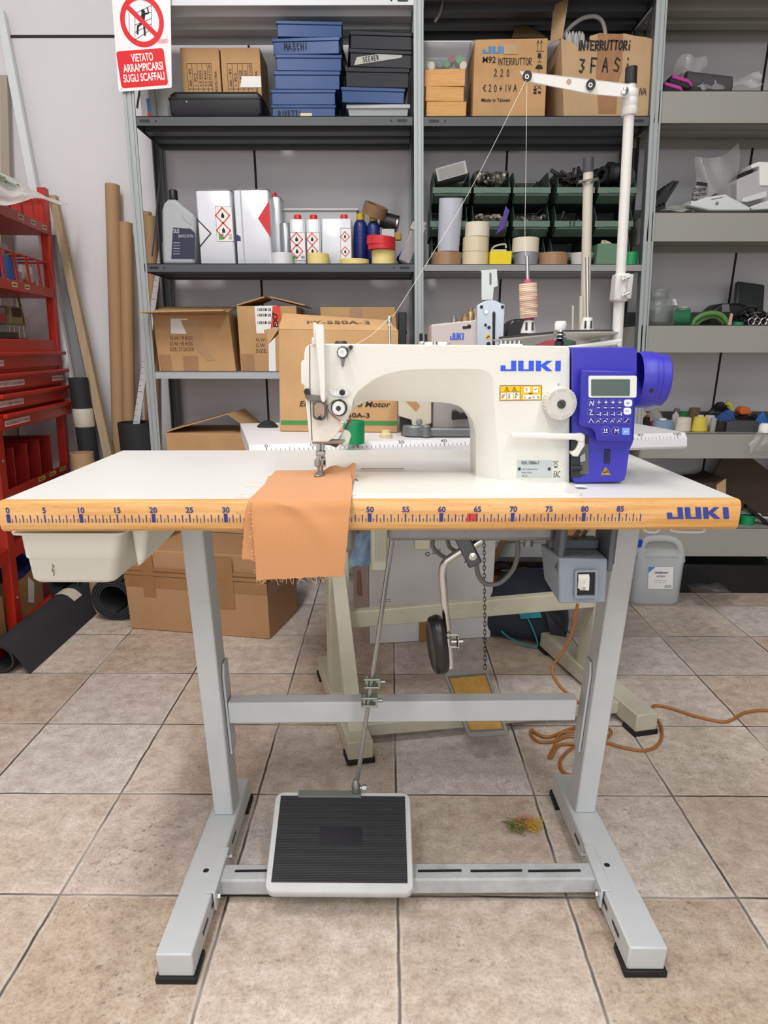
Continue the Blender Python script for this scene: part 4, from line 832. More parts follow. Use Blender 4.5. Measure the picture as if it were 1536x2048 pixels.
tc_ = solo('thread_cone', mb, threadmat(), 'cone of beige variegated thread standing on the left pin of the thread stand', 'thread')
mb = MB(); mb.cyl(cc+cax*(zb0-.008), cc+cax*(zb0+.001), .0085, .009); mb.cyl(cc+cax*(zt0-.001), cc+cax*(zt0+.006), .0085, .006); obj('core', mb, mat('core_pink', '#b0436a', .4), tc_, label='pink plastic core')
mb = MB(); eye = at(1054, 156, TSY-.024); rn = random.Random(2)
up_ = [cc+cax*(zt0+.004), at(1050, 480, 1.35), at(1052, 330, 1.37), eye]
dnp = [eye, at(935, 390, 1.30), at(803, 607, 1.2), at(780, 634, 1.158), at(745, 668, 1.13), at(706, 692, 1.098)]
mb.tube(cr(up_, 6)+cr(dnp, 6)[1:], .0003, 5); obj('thread_strand', mb, mat('strand', '#efe9e0', .7), tc_)
# ------------------------------------------------------------------ second sewing table
T2Z = .752; T2 = V((-.303, 1.60, 0)); ya = .236
ex, ey = V((math.cos(ya), math.sin(ya), 0)), V((-math.sin(ya), math.cos(ya), 0))
def U(a, b, z): return T2+ex*a+ey*b+Z*z
UM = Matrix.Translation(T2) @ Matrix.Rotation(ya, 4, 'Z')
t2 = thing('sewing_table', 'white sewing table with printed ruler edge on a beige stand, behind the near table', 'table', U(.5, .25, 0))
spk = mat('speckled_white', '#e3e3e6', .4, var=.06, vscale=160)
mb = MB(); pr_ = [(.02, .712), (.004, .712), (0, .718), (.004, .738), (.016, .7515), (.022, T2Z), (.5, T2Z), (.5, .712)]
mb.loft([[U(a, y, z) for y, z in pr_] for a in (-.01, 1.112)]); top2 = obj('tabletop', mb, spk, t2, bevel=.001, smooth=30)
mb = MB(); g_ = mat('ruler_grey', '#4a4a4e', .6)
uu = V((0, 0, 1)); fd = (U(0, .016, .7515)-U(0, .004, .738)); fdn = fd.normalized()
def RU(a, t): return U(a, .0037, .7383)+fd*t
for k in range(0, 101):
    a = .029+k*.01056; h = .5 if k % 5 == 0 else .34; wd = .0009 if k % 10 == 0 else .0006
    mb.face([RU(a-wd, .0), RU(a+wd, .0), RU(a+wd, h), RU(a-wd, h)])
for k in range(0, 101, 10): mb.text(str(k), RU(.029+k*.01056, .56), ex, fdn, .0075, align='CENTER', sx=1.5, lift=.0004)
obj('ruler_markings', mb, g_, top2, label='grey ruler ticks and numbers', smooth=0, recalc=False)
bei = mat('beige_stand_paint', '#c3c0ab', .45, var=.1, vscale=12)
def leg2(sx, front, backlen):
    # foot rail along ey, post and slanted strut
    o = front
    def q(a, b, z): return o+ex*a+ey*b+Z*z
    M = Matrix.Translation(o) @ Matrix.Rotation(ya, 4, 'Z')
    mb = MB(); mb.box((0, 0, .012), (.062, backlen, .062), M); ft = obj('foot', mb, bei, t2, bevel=.003)
    for b in (0, backlen-.05):
        mb = MB(); mb.box((-.004, b-.004, 0), (.066, b+.055, .014), M); obj('foot_pad', mb, rub, ft, label='black rubber foot pad', bevel=.002)
    mb = MB(); mb.box((.004, .27, .06), (.058, .34, .712), M); obj('leg', mb, bei, t2, bevel=.003)
    return ft, q, M
ftL, qL, ML = leg2(0, V((-.095, 1.474, 0)), .52)
ftR, qR, MR = leg2(1, V((.648, 1.615, 0)), .58)
mb = MB(); mb.hexa([qL(.01, .05, .06), qL(.05, .05, .06), qL(.05, .09, .06), qL(.01, .09, .06), qL(.012, .262, .40), qL(.048, .262, .40), qL(.048, .285, .41), qL(.012, .285, .41)]); obj('strut', mb, bei, t2, bevel=.002)
mb = MB(); a, b_ = qL(.058, .30, .235), qR(.004, .27, .262)
mb.hexa([a, b_, b_+ey*.03, a+ey*.03, a+Z*.048, b_+Z*.05, b_+ey*.03+Z*.05, a+ey*.03+Z*.048]); obj('crossbar', mb, bei, t2, bevel=.003)
mb = MB(); a, b_ = qL(.06, .085, .022), qR(0, .085, .022); mb.hexa([a, b_, b_+ey*.045, a+ey*.045, a+Z*.036, b_+Z*.036, b_+ey*.045+Z*.036, a+ey*.045+Z*.036]); obj('lower_beam', mb, bei, t2, bevel=.003)
# second treadle, beige frame with a worn ochre mat
P = [on(905, 1420, .115), on(1000, 1418, .115), on(974, 1338, .2), on(888, 1346, .2)]
Pf = [on(938, 1475, .06), on(1020, 1470, .06)]
P = [Pf[0], Pf[1], P[2]+V((.0, 0, 0)), P[3]]
mb = MB(); nrm = (P[1]-P[0]).cross(P[3]-P[0]).normalized()
inn = [(P[0]*.92+P[2]*.08), (P[1]*.92+P[3]*.08), (P[2]*.94+P[0]*.06), (P[3]*.94+P[1]*.06)]
mb.loft([[p-nrm*.02 for p in P], P, inn, [p-nrm*.008 for p in inn]], caps=True); p2 = obj('pedal', mb, mat('pedal_grey', '#8f8e88', .45), t2, bevel=.002)
mb = MB(); mb.loft([[p-nrm*h+(sum(inn, V())/4-p)*.06 for p in inn] for h in (.0078, .005)]); obj('pedal_mat', mb, mat('ochre_mat', '#b5862f', .55, var=.35, vscale=25, col2='#c7a055'), p2)
ca, cb_ = at(968, 1065, 1.9), P[2]+V((-.005, 0, 0)); nl = 34
mb = MB()
for i in range(nl):
    p = ca.lerp(cb_, (i+.5)/nl); d = (cb_-ca).normalized(); sx_ = X if i % 2 else Yv; L_ = (cb_-ca).length/nl*.68
    mb.tube([p+d*L_*math.cos(t)+sx_*.0035*math.sin(t) for t in [2*math.pi*k/10 for k in range(10)]], .0011, 5, closed=True)
ch_ = obj('pedal_chain', mb, mat('chain_dark', '#3b3733', .4, .8), p2); ch_['kind'] = 'stuff'
mb = MB(); a, b_ = at(742, 1135, 1.8), at(776, 1064, 1.8); mb.box((a.x, 1.76, a.z), (b_.x, 1.9, .712)); cbx = obj('control_box', mb, mat('beige_box', '#c9c7b4', .5), t2, bevel=.006)
for i in range(6):
    mb = MB(); xx = a.x+.012+i*.0065; mb.box((xx, 1.758, a.z+.03), (xx+.002, 1.761, .705)); obj('cooling_rib', mb, mat('beige_rib', '#b3b19e', .5), cbx)
mb = MB(); a = at(828, 1096, 1.8); b_ = at(860, 1066, 1.8); mb.box((a.x, 1.78, a.z), (b_.x, 1.84, .712)); obj('bracket', mb, bei, t2, bevel=.003)
mb = MB(); a = at(1245, 955, 1.86); b_ = at(1345, 930, 1.86)
mb.box((.92, .06, .66), (1.02, .36, .672), UM); mb.box((.92, .06, .66), (.925, .36, .712), UM); mb.box((1.015, .06, .66), (1.02, .36, .712), UM); mb.box((.92, .35, .66), (1.02, .36, .712), UM); obj('drawer', mb, bei, t2, bevel=.003)
# ---- things on the second table
def cbox(name, pts_front, depth, m, label, cat, group=None, ydir=None, flaps=(), bevel=.002):
    # box from its four front corners (BL,BR,TR,TL) pushed back
    d = ydir or V((0, depth, 0)); mb = MB(); mb.prism(pts_front, d)
    return solo(name, mb, m, label, cat, group, bevel=bevel, smooth=0)
bl, br_ = on(560, 863, T2Z), on(795, 866, T2Z)
Yb = (bl.y+br_.y)/2
tl, tr = at(557, 658, bl.y), at(797, 662, br_.y)
back = V((-.03, .26, 0))
bigbox = cbox('cardboard_box', [bl+Z*.001, br_+Z*.001, tr, tl], 0, CARD(), 'large open cardboard box with green stripe and motor lettering on the second table', 'box', None, back)
mb = MB(); nY_ = (br_-bl).normalized(); zz = Z
def bp(x, y):
    Y_ = bl.y+(br_.y-bl.y)*(x-560)/235; return at(x, y, Y_-.0012)
mb.face([bp(562, 849), bp(795, 850.5), bp(795, 842.5), bp(562, 841)]); obj('green_stripe', mb, mat('stripe_green', '#3f8a46', .7), bigbox, smooth=0)
mb = MB(); mb.text('Electronic Servo Motor', bp(598, 812.5), nY_, Z, .0135, bold=.012, shear=.25, w=(bp(780, 812)-bp(598, 812)).length, lift=.0005)
mb.text('FY-550A-3', bp(660, 834.5), nY_, Z, .0115, bold=.02, w=(bp(738, 834)-bp(660, 834)).length, lift=.0005)
obj('printed_text', mb, INK(), bigbox, smooth=0)
fl = [tl, tr, at(775, 641, br_.y+.035), at(566, 627, bl.y+.035)]
mb = MB(); mb.prism(fl, V((0, .004, .001))); flp = obj('flap', mb, CARD(), bigbox)
fd_ = (fl[3]-fl[0]+fl[2]-fl[1]).normalized()
mb = MB(); o_ = at(617, 653, bl.y+.008); mb.text('FY-550A-3', fl[0]+nY_*((o_-fl[0]).dot(nY_))+fd_*.018, nY_, fd_, .0105, bold=.015, w=.158, lift=.0012); obj('printed_text', mb, mat('print_grey', '#5b4c3c', .8), flp, smooth=0)
mb = MB(); b2 = [p+back for p in (tl, tr)]; mb.prism([b2[0], b2[1], b2[1]+V((-.02, .02, .035)), b2[0]+V((.01, .02, .04))], V((0, .004, 0))); obj('flap', mb, CARDK(), bigbox)
mb = MB(); mb.prism([tl, tl+back, tl+back+V((-.05, 0, .0)), tl+V((-.03, .02, -.035))], V((0, 0, .004))); obj('flap', mb, CARD(), bigbox)
mb = MB(); p = on(708, 887, T2Z); gt = solo('tape_roll', MB().ring(p+Z*.0005, .019, .0245, .051), mat('tape_green', '#13955a', .35), 'green tape roll standing on the second table beside the presser foot', 'tape')
mb = MB(); p = on(772, 876, T2Z); mb.lathe(p, [(.0155, 0), (.0155, .010), (.010, .013), (.010, .019), (0, .019)], n=20, caps=False); solo('plastic_plug', mb, mat('plug_cream', '#d5c79c', .5), 'small cream plastic plug on the second table', 'plug', bevel=.002)
mb = MB(); c = on(532, 872, T2Z)
mb.ball(c+V((.01, .12, .02)), .05, (1.0, .7, .45), 20); solo('black_pouch', mb, mat('black_cloth', '#1d1d20', .85), 'black cloth pouch lying behind the left end of the second table', 'pouch') if False else mb.bm.free()
mb = MB(); mb.grid(lambda u, v: at(505+u*60, 862-22*math.sin(u*math.pi)*(1-abs(2*v-1))**.5-1*u, 1.96+.10*v), 14, 8, .004); solo('black_cloth', mb, mat('black_cloth', '#202023', .85), 'crumpled black cloth at the left end of the second table', 'cloth')
# overlock machine
OY = 1.78
ol = thing('overlock_machine', 'small beige overlock machine with light blue front plate on the second table', 'sewing machine', on(900, 870, T2Z))
def op(x, y, Y_=OY): return at(x, y, Y_)
olc = mat('overlock_beige', '#cfc7b2', .4); olp = mat('overlock_pinkgrey', '#c9c0ba', .4); olb = mat('overlock_plate', '#c3cbd6', .3, .35); cst = mat('cast_grey', '#7f8386', .45, .5)
b0_ = on(840, 872, T2Z)
mb = MB(); a, b_ = op(823, 873), op(1010, 858); mb.box((b0_.x-.01, OY-.03, T2Z+.002), (op(1010, 860).x, OY+.16, T2Z+.022)); mb.lathe(V((b0_.x-.012, OY+.0, T2Z+.002)), [(.032, 0), (.032, .024), (.028, .026)], n=28); mb.cyl(V((op(851, 860).x, OY-.034, T2Z+.002)), V((op(851, 860).x, OY-.034, T2Z+.03)), .0105); obj('base', mb, cst, ol, bevel=.003)
mb = MB(); mb.prism([op(x, y, OY-.012) for x, y in ((797, 780), (863, 780), (863, 847), (838, 855), (824, 850), (823, 840), (797, 832))], V((0, .06, 0))); cov2 = obj('side_cover', mb, olc, ol, bevel=.002)
mb = MB(); c = op(838, 843, OY-.013); mb.lathe(c, [(.0075, 0), (.0075, -.0015), (.0055, -.002), (.0055, -.001), (.003, -.001), (.003, -.003), (0, -.003)], Yv, 24, caps=False); obj('cover_screw', mb, STL(), cov2)
mb = MB(); mb.prism([op(x, y, OY-.013) for x, y in ((812, 803), (832, 803), (840, 811), (832, 823))], V((0, .001, 0))); obj('tape_patch', mb, mat('brown_patch', '#b98a5f', .6), cov2, smooth=0)
mb = MB(); mb.prism([op(x, y, OY+.02) for x, y in ((797, 824), (823, 832), (823, 846), (800, 843))], V((0, .04, 0))); mb.box((op(800, 850).x, OY+.0, T2Z+.012), (op(825, 850).x, OY+.08, T2Z+.05)); obj('looper_block', mb, mat('looper_dark', '#302e2c', .45, .4), ol)
mb = MB(); a, b_ = op(863, 860), op(1010, 690); mb.box((a.x, OY, T2Z+.02), (b_.x, OY+.16, b_.z)); obj('front_door', mb, mat('door_silver', '#b4aeab', .3, .6), ol, bevel=.004)
mb = MB(); mb.prism([op(x, y, OY-.02) for x, y in ((905, 822), (911, 820), (921, 826), (940, 824), (942, 834), (938, 838), (904, 840))], V((0, .02, 0))); obj('handle', mb, BLK(), ol, bevel=.002)
mb = MB(); f0 = [op(x, y, OY-.005) for x, y in ((863, 792), (863, 649), (953, 640), (957, 612), (960, 792))]; mb.prism(f0, V((0, .14, 0))); hd = obj('head', mb, olp, ol, bevel=.003)
mb = MB(); logo(mb, op(900, 679.5, OY-.0055), X, Z, (op(900, 666, OY).z-op(900, 679.5, OY).z), op(927, 680).x-op(900, 680).x); obj('logo', mb, BLUI(), hd, label='blue brand lettering', smooth=0, recalc=False)
for x, y in ((928, 655), (932, 655), (938, 653)):
    mb = MB(); mb.lathe(op(x, y, OY-.0055), [(.0035 if x != 938 else .005, 0), (.003, -.001), (0, -.001)], Yv, 14, caps=False); obj('hole_plug', mb, BLK(), hd)
mb = MB(); c0 = [(954, 700), (954, 611)]+[(954+56*k/10, 611-11*math.sin(math.pi*k/10)) for k in range(1, 10)]+[(1010, 609), (1006, 700)]
mb.prism([op(x, y, OY-.022) for x, y in c0], V((0, .02, 0))); fpz = obj('front_plate', mb, olb, ol, bevel=.0015)
mb = MB(); mb.prism([op(x, y, OY-.0235) for x, y in ((985, 690), (985, 626), (988, 622), (991, 626), (990, 690))], V((0, .002, 0))); obj('lever_slot', mb, BLK(), fpz)
for x, y, r in ((963, 614, .004), (1005, 614, .004), (972, 624, .006), (978, 655, .004), (971, 650, .0035), (977, 688, .005)):
    mb = MB(); mb.lathe(op(x, y, OY-.022), [(r, 0), (r*.8, -.003), (0, -.003)], Yv, 16, caps=False); obj('plate_screw', mb, CHR() if r > .005 else BLK(), fpz)
mb = MB(); mb.prism([op(x, y, OY-.023) for x, y in ((970, 677.5), (976, 665), (982, 677.5))], V((0, .001, 0))); wst = obj('warning_sticker', mb, yel, fpz, smooth=0)
mb = MB(); mb.stroke([(0, 0), (.006, .003)], op(973.5, 675, OY-.0235), X, Z, .0025); obj('sticker_print', mb, INK(), wst, smooth=0)
ot = [(963, 600), (963, 545), (961, 541), (994, 538), (996, 572), (988, 575), (986, 600)]
mb = MB(); mb.prism([op(x, y, OY+.01) for x, y in ot], V((0, .003, 0))); gb = obj('guide_bracket', mb, mat('bracket_white', '#cdd2cf', .35, .3), ol, bevel=.0008)
mb = MB(); mb.prism([op(x, y, OY+.0095) for x, y in ((979, 568), (979, 547), (981, 544), (983, 547), (983, 568), (981, 571))], V((0, .001, 0))); obj('bracket_slot', mb, mat('slot_grey', '#6f7270', .7), gb, smooth=0)
for x, y, r, h in ((941, 642, .008, .03), (930, 644, .01, .018), (908, 646, .007, .016), (918, 646, .012, .007)):
    mb = MB(); mb.lathe(op(x, y, OY+.05), [(r, -.006), (r, h*.6), (r*.7, h*.7), (r*.8, h), (0, h)], n=16, caps=False); obj('top_fitting', mb, mat('brass_dull', '#a5906f', .35, .7) if r > .0075 else STL(), ol)
mb = MB(); mb.cyl(op(842, 690, OY-.02), op(842, 667, OY-.02), .004); mb.cyl(op(852, 690, OY-.02), op(852, 668, OY-.02), .003); obj('presser_rod', mb, BLK(), ol)
mb = MB(); a, b_ = op(850, 690, OY-.015), op(900, 682, OY-.015); mb.box((a.x, OY-.02, a.z-.02), (b_.x, OY, b_.z-.004)); obj('needle_block', mb, mat('block_pink', '#b8a6a6', .35, .4), ol, bevel=.002)
# its thread stand behind
os_ = thing('thread_stand', 'beige pole of the second thread stand, behind the right spool pin', 'thread stand', V((at(1170, 700, 2.05).x, 2.05, T2Z)))
a, b_ = at(1177, 318, 2.05), at(1170, 640, 2.05); lo_ = V((b_.x-(a.x-b_.x)*(b_.z-T2Z)/(a.z-b_.z), 2.05, T2Z))
bpole = mat('pole_beige', '#c9c3b2', .45)
mb = MB(); mb.cyl(lo_, a, .0125, n=18); pl2 = obj('pole', mb, bpole, os_)
d = (a-lo_).normalized()
mb = MB(); mb.cyl(a-d*.03, a+d*.002, .0136, n=18); obj('pole_cap', mb, mat('cap_grey', '#44474c', .5), pl2)
mb = MB(); c = a-d*.052; mb.lathe(c, [(.0145, -.004), (.0145, .004)], d, 18); mb.tube(cr([c+V((-.025, -.006, 0)), c+V((0, -.019, .001)), c+V((.022, -.006, .006))], 4), .0035, 6); obj('pole_clip', mb, CHR(), pl2)
mb = MB(); p, q = at(1163, 592, 2.0), at(1162, 668, 2.0); mb.cyl(p, q, .0055); mb.cyl(at(1146, 611, 2.0), at(1145, 668, 2.0), .0028); mb.box((q.x-.05, 1.99, q.z-.006), (lo_.x+.01, 2.06, q.z)); obj('spool_pins', mb, bpole, os_)
mb = MB(); mb.lathe(lo_, [(.04, 0), (.04, .012), (.02, .02), (.014, .04)], n=24); obj('foot_flange', mb, bpole, os_)
# clutter behind the saucers
mb = MB(); mb.prism([at(x, y, 1.96) for x, y in ((1010, 720), (1010, 668), (1016, 648), (1026, 638), (1048, 637), (1056, 648), (1058, 720))], V((0, .08, 0))); kk = solo('tool_case', mb, mat('black_gloss', '#141416', .3), 'black hard case standing on the second table behind the left saucer', 'case', bevel=.006)
kk_dz = kk.location.z-T2Z
mb = MB(); mb.box((at(1068, 700, 2.0).x, 1.96, T2Z), (at(1112, 700, 2.0).x, 2.03, at(1090, 679, 2.0).z)); solo('red_box', mb, mat('dull_red', '#a8444e', .5), 'dull red box behind the saucers of the thread stand', 'box', bevel=.004)
mb = MB(); mb.box((at(1116, 700, 2.1).x, 2.1, T2Z), (at(1200, 700, 2.1).x, 2.18, at(1150, 676, 2.1).z)); solo('green_box', mb, mat('dull_green', '#55705c', .6), 'dull green box behind the right saucer of the thread stand', 'box', bevel=.004)
# ------------------------------------------------------------------ steel shelving along the back wall
SY, SB = 2.68, 2.985
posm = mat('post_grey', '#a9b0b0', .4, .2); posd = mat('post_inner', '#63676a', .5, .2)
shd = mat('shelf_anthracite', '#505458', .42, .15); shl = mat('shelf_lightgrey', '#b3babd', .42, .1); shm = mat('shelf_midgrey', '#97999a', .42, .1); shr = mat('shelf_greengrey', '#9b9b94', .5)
sh1 = thing('shelving_unit', 'grey steel shelving unit of two bays on the left, holding cans and green bins', 'shelf', V((.0, 2.83, 0)))
sh2 = thing('shelving_unit', 'grey steel shelving unit with deep front lips at the right edge', 'shelf', V((1.3, 2.83, 0)))
def postx(line, z): (x0, z0), (x1, z1) = line; return x0+(x1-x0)*(z-z0)/(z1-z0)
LL = ((-.894, .595), (-.852, 1.975)); ML_ = ((.089, 1.213), (.074, 1.973)); RL = ((.877, 1.181), (.826, 1.972))
def post(line, wd, name, Y_, m, par, back=False, inner=1):
    mb = MB(); z0, z1 = 0, 2.45
    xa, xb = postx(line, z0), postx(line, z1)
    t = .003; n_ = 3
    for k, (u0_, u1_, dy) in enumerate(((0, .3, 0), (.3, .45, .004), (.45, .75, 0), (.75, .85, .004), (.85, 1, 0))):
        mb.hexa([V((xa+wd*u0_, Y_+dy, z0)), V((xa+wd*u1_, Y_+dy, z0)), V((xa+wd*u1_, Y_+dy+t+.004, z0)), V((xa+wd*u0_, Y_+dy+t+.004, z0)), V((xb+wd*u0_, Y_+dy, z1)), V((xb+wd*u1_, Y_+dy, z1)), V((xb+wd*u1_, Y_+dy+t+.004, z1)), V((xb+wd*u0_, Y_+dy+t+.004, z1))])
    p = obj(name, mb, m, par, smooth=0)
    u = (0, .1) if inner < 0 else (.9, 1)
    mb = MB(); s = 1 if not back else -1; y0, y1 = (Y_+.006, Y_+.04) if not back else (Y_-.034, Y_)
    mb.hexa([V((xa+wd*u[0], y0, z0)), V((xa+wd*u[1], y0, z0)), V((xa+wd*u[1], y1, z0)), V((xa+wd*u[0], y1, z0)), V((xb+wd*u[0], y0, z1)), V((xb+wd*u[1], y0, z1)), V((xb+wd*u[1], y1, z1)), V((xb+wd*u[0], y1, z1))]); obj('post_flange', mb, posd, p, smooth=0)
    return p
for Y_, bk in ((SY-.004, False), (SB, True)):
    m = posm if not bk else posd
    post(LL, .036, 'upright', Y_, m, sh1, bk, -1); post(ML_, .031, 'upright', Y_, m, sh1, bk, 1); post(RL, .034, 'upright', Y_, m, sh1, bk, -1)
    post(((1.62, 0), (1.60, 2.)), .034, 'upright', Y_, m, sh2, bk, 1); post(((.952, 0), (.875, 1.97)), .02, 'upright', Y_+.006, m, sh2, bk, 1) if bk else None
def shelf(x0, x1, z, lip, m, par, holes=True, y0=SY, y1=SB, slots=()):
    mb = MB(); t = .0012
    mb.box((x0, y0, z-.003), (x1, y1, z)); mb.box((x0, y0, z-lip), (x1, y0+t, z)); mb.box((x0, y1-t, z-lip), (x1, y1, z)); mb.box((x0, y0, z-lip), (x0+t, y1, z)); mb.box((x1-t, y0, z-lip), (x1, y1, z))
    for k in (.3, .62): mb.box((x0+.004, y0+(y1-y0)*k, z-lip*.8), (x1-.004, y0+(y1-y0)*k+.05, z-.002))
    s = obj('shelf', mb, m, par, smooth=0, bevel=.001)
    if holes:
        for cx, sg in ((x0+.034, 1), (x1-.034, -1)):
            mb = MB(); mb.face([V((cx+x, y0-.0004, z-lip*.5+y)) for x, y in rr2(.034, .008, .0039, 5, -.017, -.004)]); obj('lip_slot', mb, BLK(), s, smooth=0)
            mb = MB(); mb.face([V((cx+sg*.036+x, y0-.0004, z-lip*.5+y)) for x, y in circ(.0035, 12)]); obj('lip_hole', mb, BLK(), s, smooth=0)
    return s
ZL1, ZL2, ZL3 = at(500, 232, SY).z, at(500, 527, SY).z, at(400, 743, SY).z
ZM1, ZM2 = at(1000, 232, SY).z, at(1000, 528, SY).z
ZR = [at(1420, y, SY).z for y in (181, 424, 650, 867, 1056)]
shelf(-.825, .075, at(500, -9, SY).z, .025, mat('shelf_white', '#d9dde0', .35), sh1)
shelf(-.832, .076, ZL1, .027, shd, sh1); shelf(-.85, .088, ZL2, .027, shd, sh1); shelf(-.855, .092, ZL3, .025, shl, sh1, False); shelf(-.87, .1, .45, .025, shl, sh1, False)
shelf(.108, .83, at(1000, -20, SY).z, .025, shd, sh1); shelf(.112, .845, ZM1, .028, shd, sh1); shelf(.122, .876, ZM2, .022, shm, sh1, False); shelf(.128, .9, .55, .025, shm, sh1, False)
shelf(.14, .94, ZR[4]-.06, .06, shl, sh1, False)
for i, (z, l) in enumerate(zip([at(1420, -25, SY).z]+ZR, (.03, .089, .089, .092, .092, .115))): shelf(.845+(2.0-z)*.055, 1.62, z, l, shr, sh2, False); mb = MB(); mb.box((.9, SB-.004, z), (1.6, SB-.001, z+.055)); obj('back_stop', mb, mat('stop_grey', '#4d5052', .5), sh2, smooth=0)
for x, par in ((-.83, sh1), (.84, sh1)):
    for a, b_ in (((SY+.03, 1.7), (SB-.03, 2.02)), ((SB-.03, 1.7), (SY+.03, 2.02)), ((SY+.03, 1.26), (SB-.03, 1.62))):
        mb = MB(); mb.hexa([V((x-.001, a[0], a[1])), V((x+.001, a[0], a[1])), V((x+.001, a[0]+.014, a[1])), V((x-.001, a[0]+.014, a[1])), V((x-.001, b_[0], b_[1])), V((x+.001, b_[0], b_[1])), V((x+.001, b_[0]+.014, b_[1])), V((x-.001, b_[0]+.014, b_[1]))]); obj('brace', mb, posd, par, smooth=0)
# prohibition sign hung on the left upright
SGY = SY-.012
def sg(x, y, l=0): return at(x, y, SGY-l)
mb = MB(); bl, br_ = sg(238, 183), sg(343, 175); xd = (br_-bl).normalized(); ud = V((-xd.z, 0, xd.x)); wS = (br_-bl).length
def s2(p): q = p-bl; return q.dot(xd), q.dot(ud)
mb.loft([[sg(x, y)+Yv*h for x, y in ((240, 183.5), (342, 175.5), (343.5, 173), (340, -60), (220, -52), (237, 181))] for h in (0, .002)])
sign = solo('warning_sign', mb, mat('sign_white', '#f0eff2', .35), 'white sign with red no climbing symbol on the left shelf upright', 'sign', smooth=0)
redm = mat('sign_red', '#dd1420', .35)
mb = MB(); x0, y0 = s2(sg(243.5, 177)); x1, y1 = s2(sg(337, 170))[0], s2(sg(337, 95))[1]; mb.flat(rr2(x1-x0, y1-y0, .009, 5, x0, y0), bl, xd, ud, .0004)
cx, cy = s2(sg(284, 42)); R1 = abs(s2(sg(327.5, 40))[0]-cx); R0 = R1*.78
for k in range(48):
    a, b_ = 2*math.pi*k/48, 2*math.pi*(k+1)/48; mb.flat([(cx+r*math.cos(t), cy+r*math.sin(t)) for r, t in ((R0, a), (R1, a), (R1, b_), (R0, b_))], bl, xd, ud, .0005)
q = R1*.1; d45 = .7071
mb.flat([(cx-R0*1.02*d45+s*q*d45*e, cy+R0*1.02*d45+s*q*d45*e) for s, e in ((-1, 1), (1, 1))]+[(cx+R0*1.02*d45+s*q*d45, cy-R0*1.02*d45+s*q*d45) for s in (1, -1)], bl, xd, ud, .0012)
rs = random.Random(1)
for k in range(14): x = s2(sg(316+k*1.5, 88))[0]; mb.flat([(x, s2(sg(316, 88))[1]), (x+.0011*rs.choice((.6, 1, 1.5)), s2(sg(316, 88))[1]), (x+.0011, s2(sg(316, 79))[1]), (x, s2(sg(316, 79))[1])], bl, xd, ud, .0004)
obj('red_print', mb, redm, sign, smooth=0, recalc=False)
mb = MB()
for s_, y, xa_, xb_ in (('VIETATO', 124, 264, 308), ('ARRAMPICARSI', 145, 248, 328), ('SUGLI SCAFFALI', 165, 248, 331)):
    p = sg(xa_, y); x, yy = s2(p); mb.text(s_, bl+xd*x+ud*yy, xd, ud, .0205, bold=.02, w=abs(s2(sg(xb_, y))[0]-x), lift=.0009)
obj('lettering', mb, WHT(), sign, label='white capitals on the red panel', smooth=0, recalc=False)
mb = MB()
def sl(*pts, wd=.0012):
    mb.stroke([s2(sg(*p)) for p in pts], bl, xd, ud, wd, .0007)
sl((258, 26), (259, 68)); sl((270, 28), (270, 80)); sl((303, 11), (303, 58)); sl((270, 36), (303, 24)); sl((270, 50), (303, 37)); sl((270, 65), (303, 48)); sl((270, 80), (303, 58)); sl((270, 27), (303, 11))
sl((287, 27), (285, 44), wd=.012); sl((284, 46), (276, 53), (275, 67), wd=.006); sl((288, 46), (290, 70), wd=.006); sl((291, 28), (297, 26), (295, 17), wd=.004)
x, y = s2(sg(286, 23)); mb.flat([(x+.006*math.cos(t), y+.006*math.sin(t)) for t in [2*math.pi*k/16 for k in range(16)]], bl, xd, ud, .0008)
obj('black_symbol', mb, INK(), sign, smooth=0, recalc=False)
for px, py in ((243, 177.5), (338, 170)):
    mb = MB(); mb.lathe(sg(px, py), [(.002, 0), (.002, -.0012), (0, -.0014)], Yv, 10, caps=False); obj('rivet', mb, STL(), sign)
# ------------------------------------------------------------------ helpers for stock on shelves
def sbox(name, x0, x1, ytop, zb, Y_, dep, m, label, cat, group=None, rot=0, ref=None, bevel=.0015, taper=0):
    yref = ref if ref else ytop
    a, b_ = at(x0, yref, Y_), at(x1, yref, Y_); zt = at((x0+x1)/2, ytop, Y_).z
    cx, w_ = (a.x+b_.x)/2, b_.x-a.x
    M = Matrix.Translation((cx, Y_+dep/2, zb)) @ Matrix.Rotation(rot, 4, 'Z')
    mb = MB(); h = zt-zb; t = taper*w_/2
    mb.hexa([M @ V(p) for p in ((-w_/2+t, -dep/2+t, 0), (w_/2-t, -dep/2+t, 0), (w_/2-t, dep/2-t, 0), (-w_/2+t, dep/2-t, 0), (-w_/2, -dep/2, h), (w_/2, -dep/2, h), (w_/2, dep/2, h), (-w_/2, dep/2, h))])
    o = solo(name, mb, m, label, cat, group, bevel=bevel, smooth=0)
    o['_'] = 0; del o['_']
    return o, M, w_, dep, h
def roll(x0, x1, ytop, zb, Y_, m, label, group, core=CARDK, h=None, tilt=None, name='tape_roll'):
    a, b_ = at(x0, ytop, Y_), at(x1, ytop, Y_); r = (b_.x-a.x)/2; hh = h or (a.z-zb)
    mb = MB(); c = V(((a.x+b_.x)/2, Y_+r, zb)); mb.ring(c, r*.72, r, hh); o = solo(name, mb, m, label, 'tape', group, bevel=.0012)
    mb = MB(); mb.ring(c+Z*.0005, r*.66, r*.719, hh-.001); obj('core', mb, core(), o)
    return o
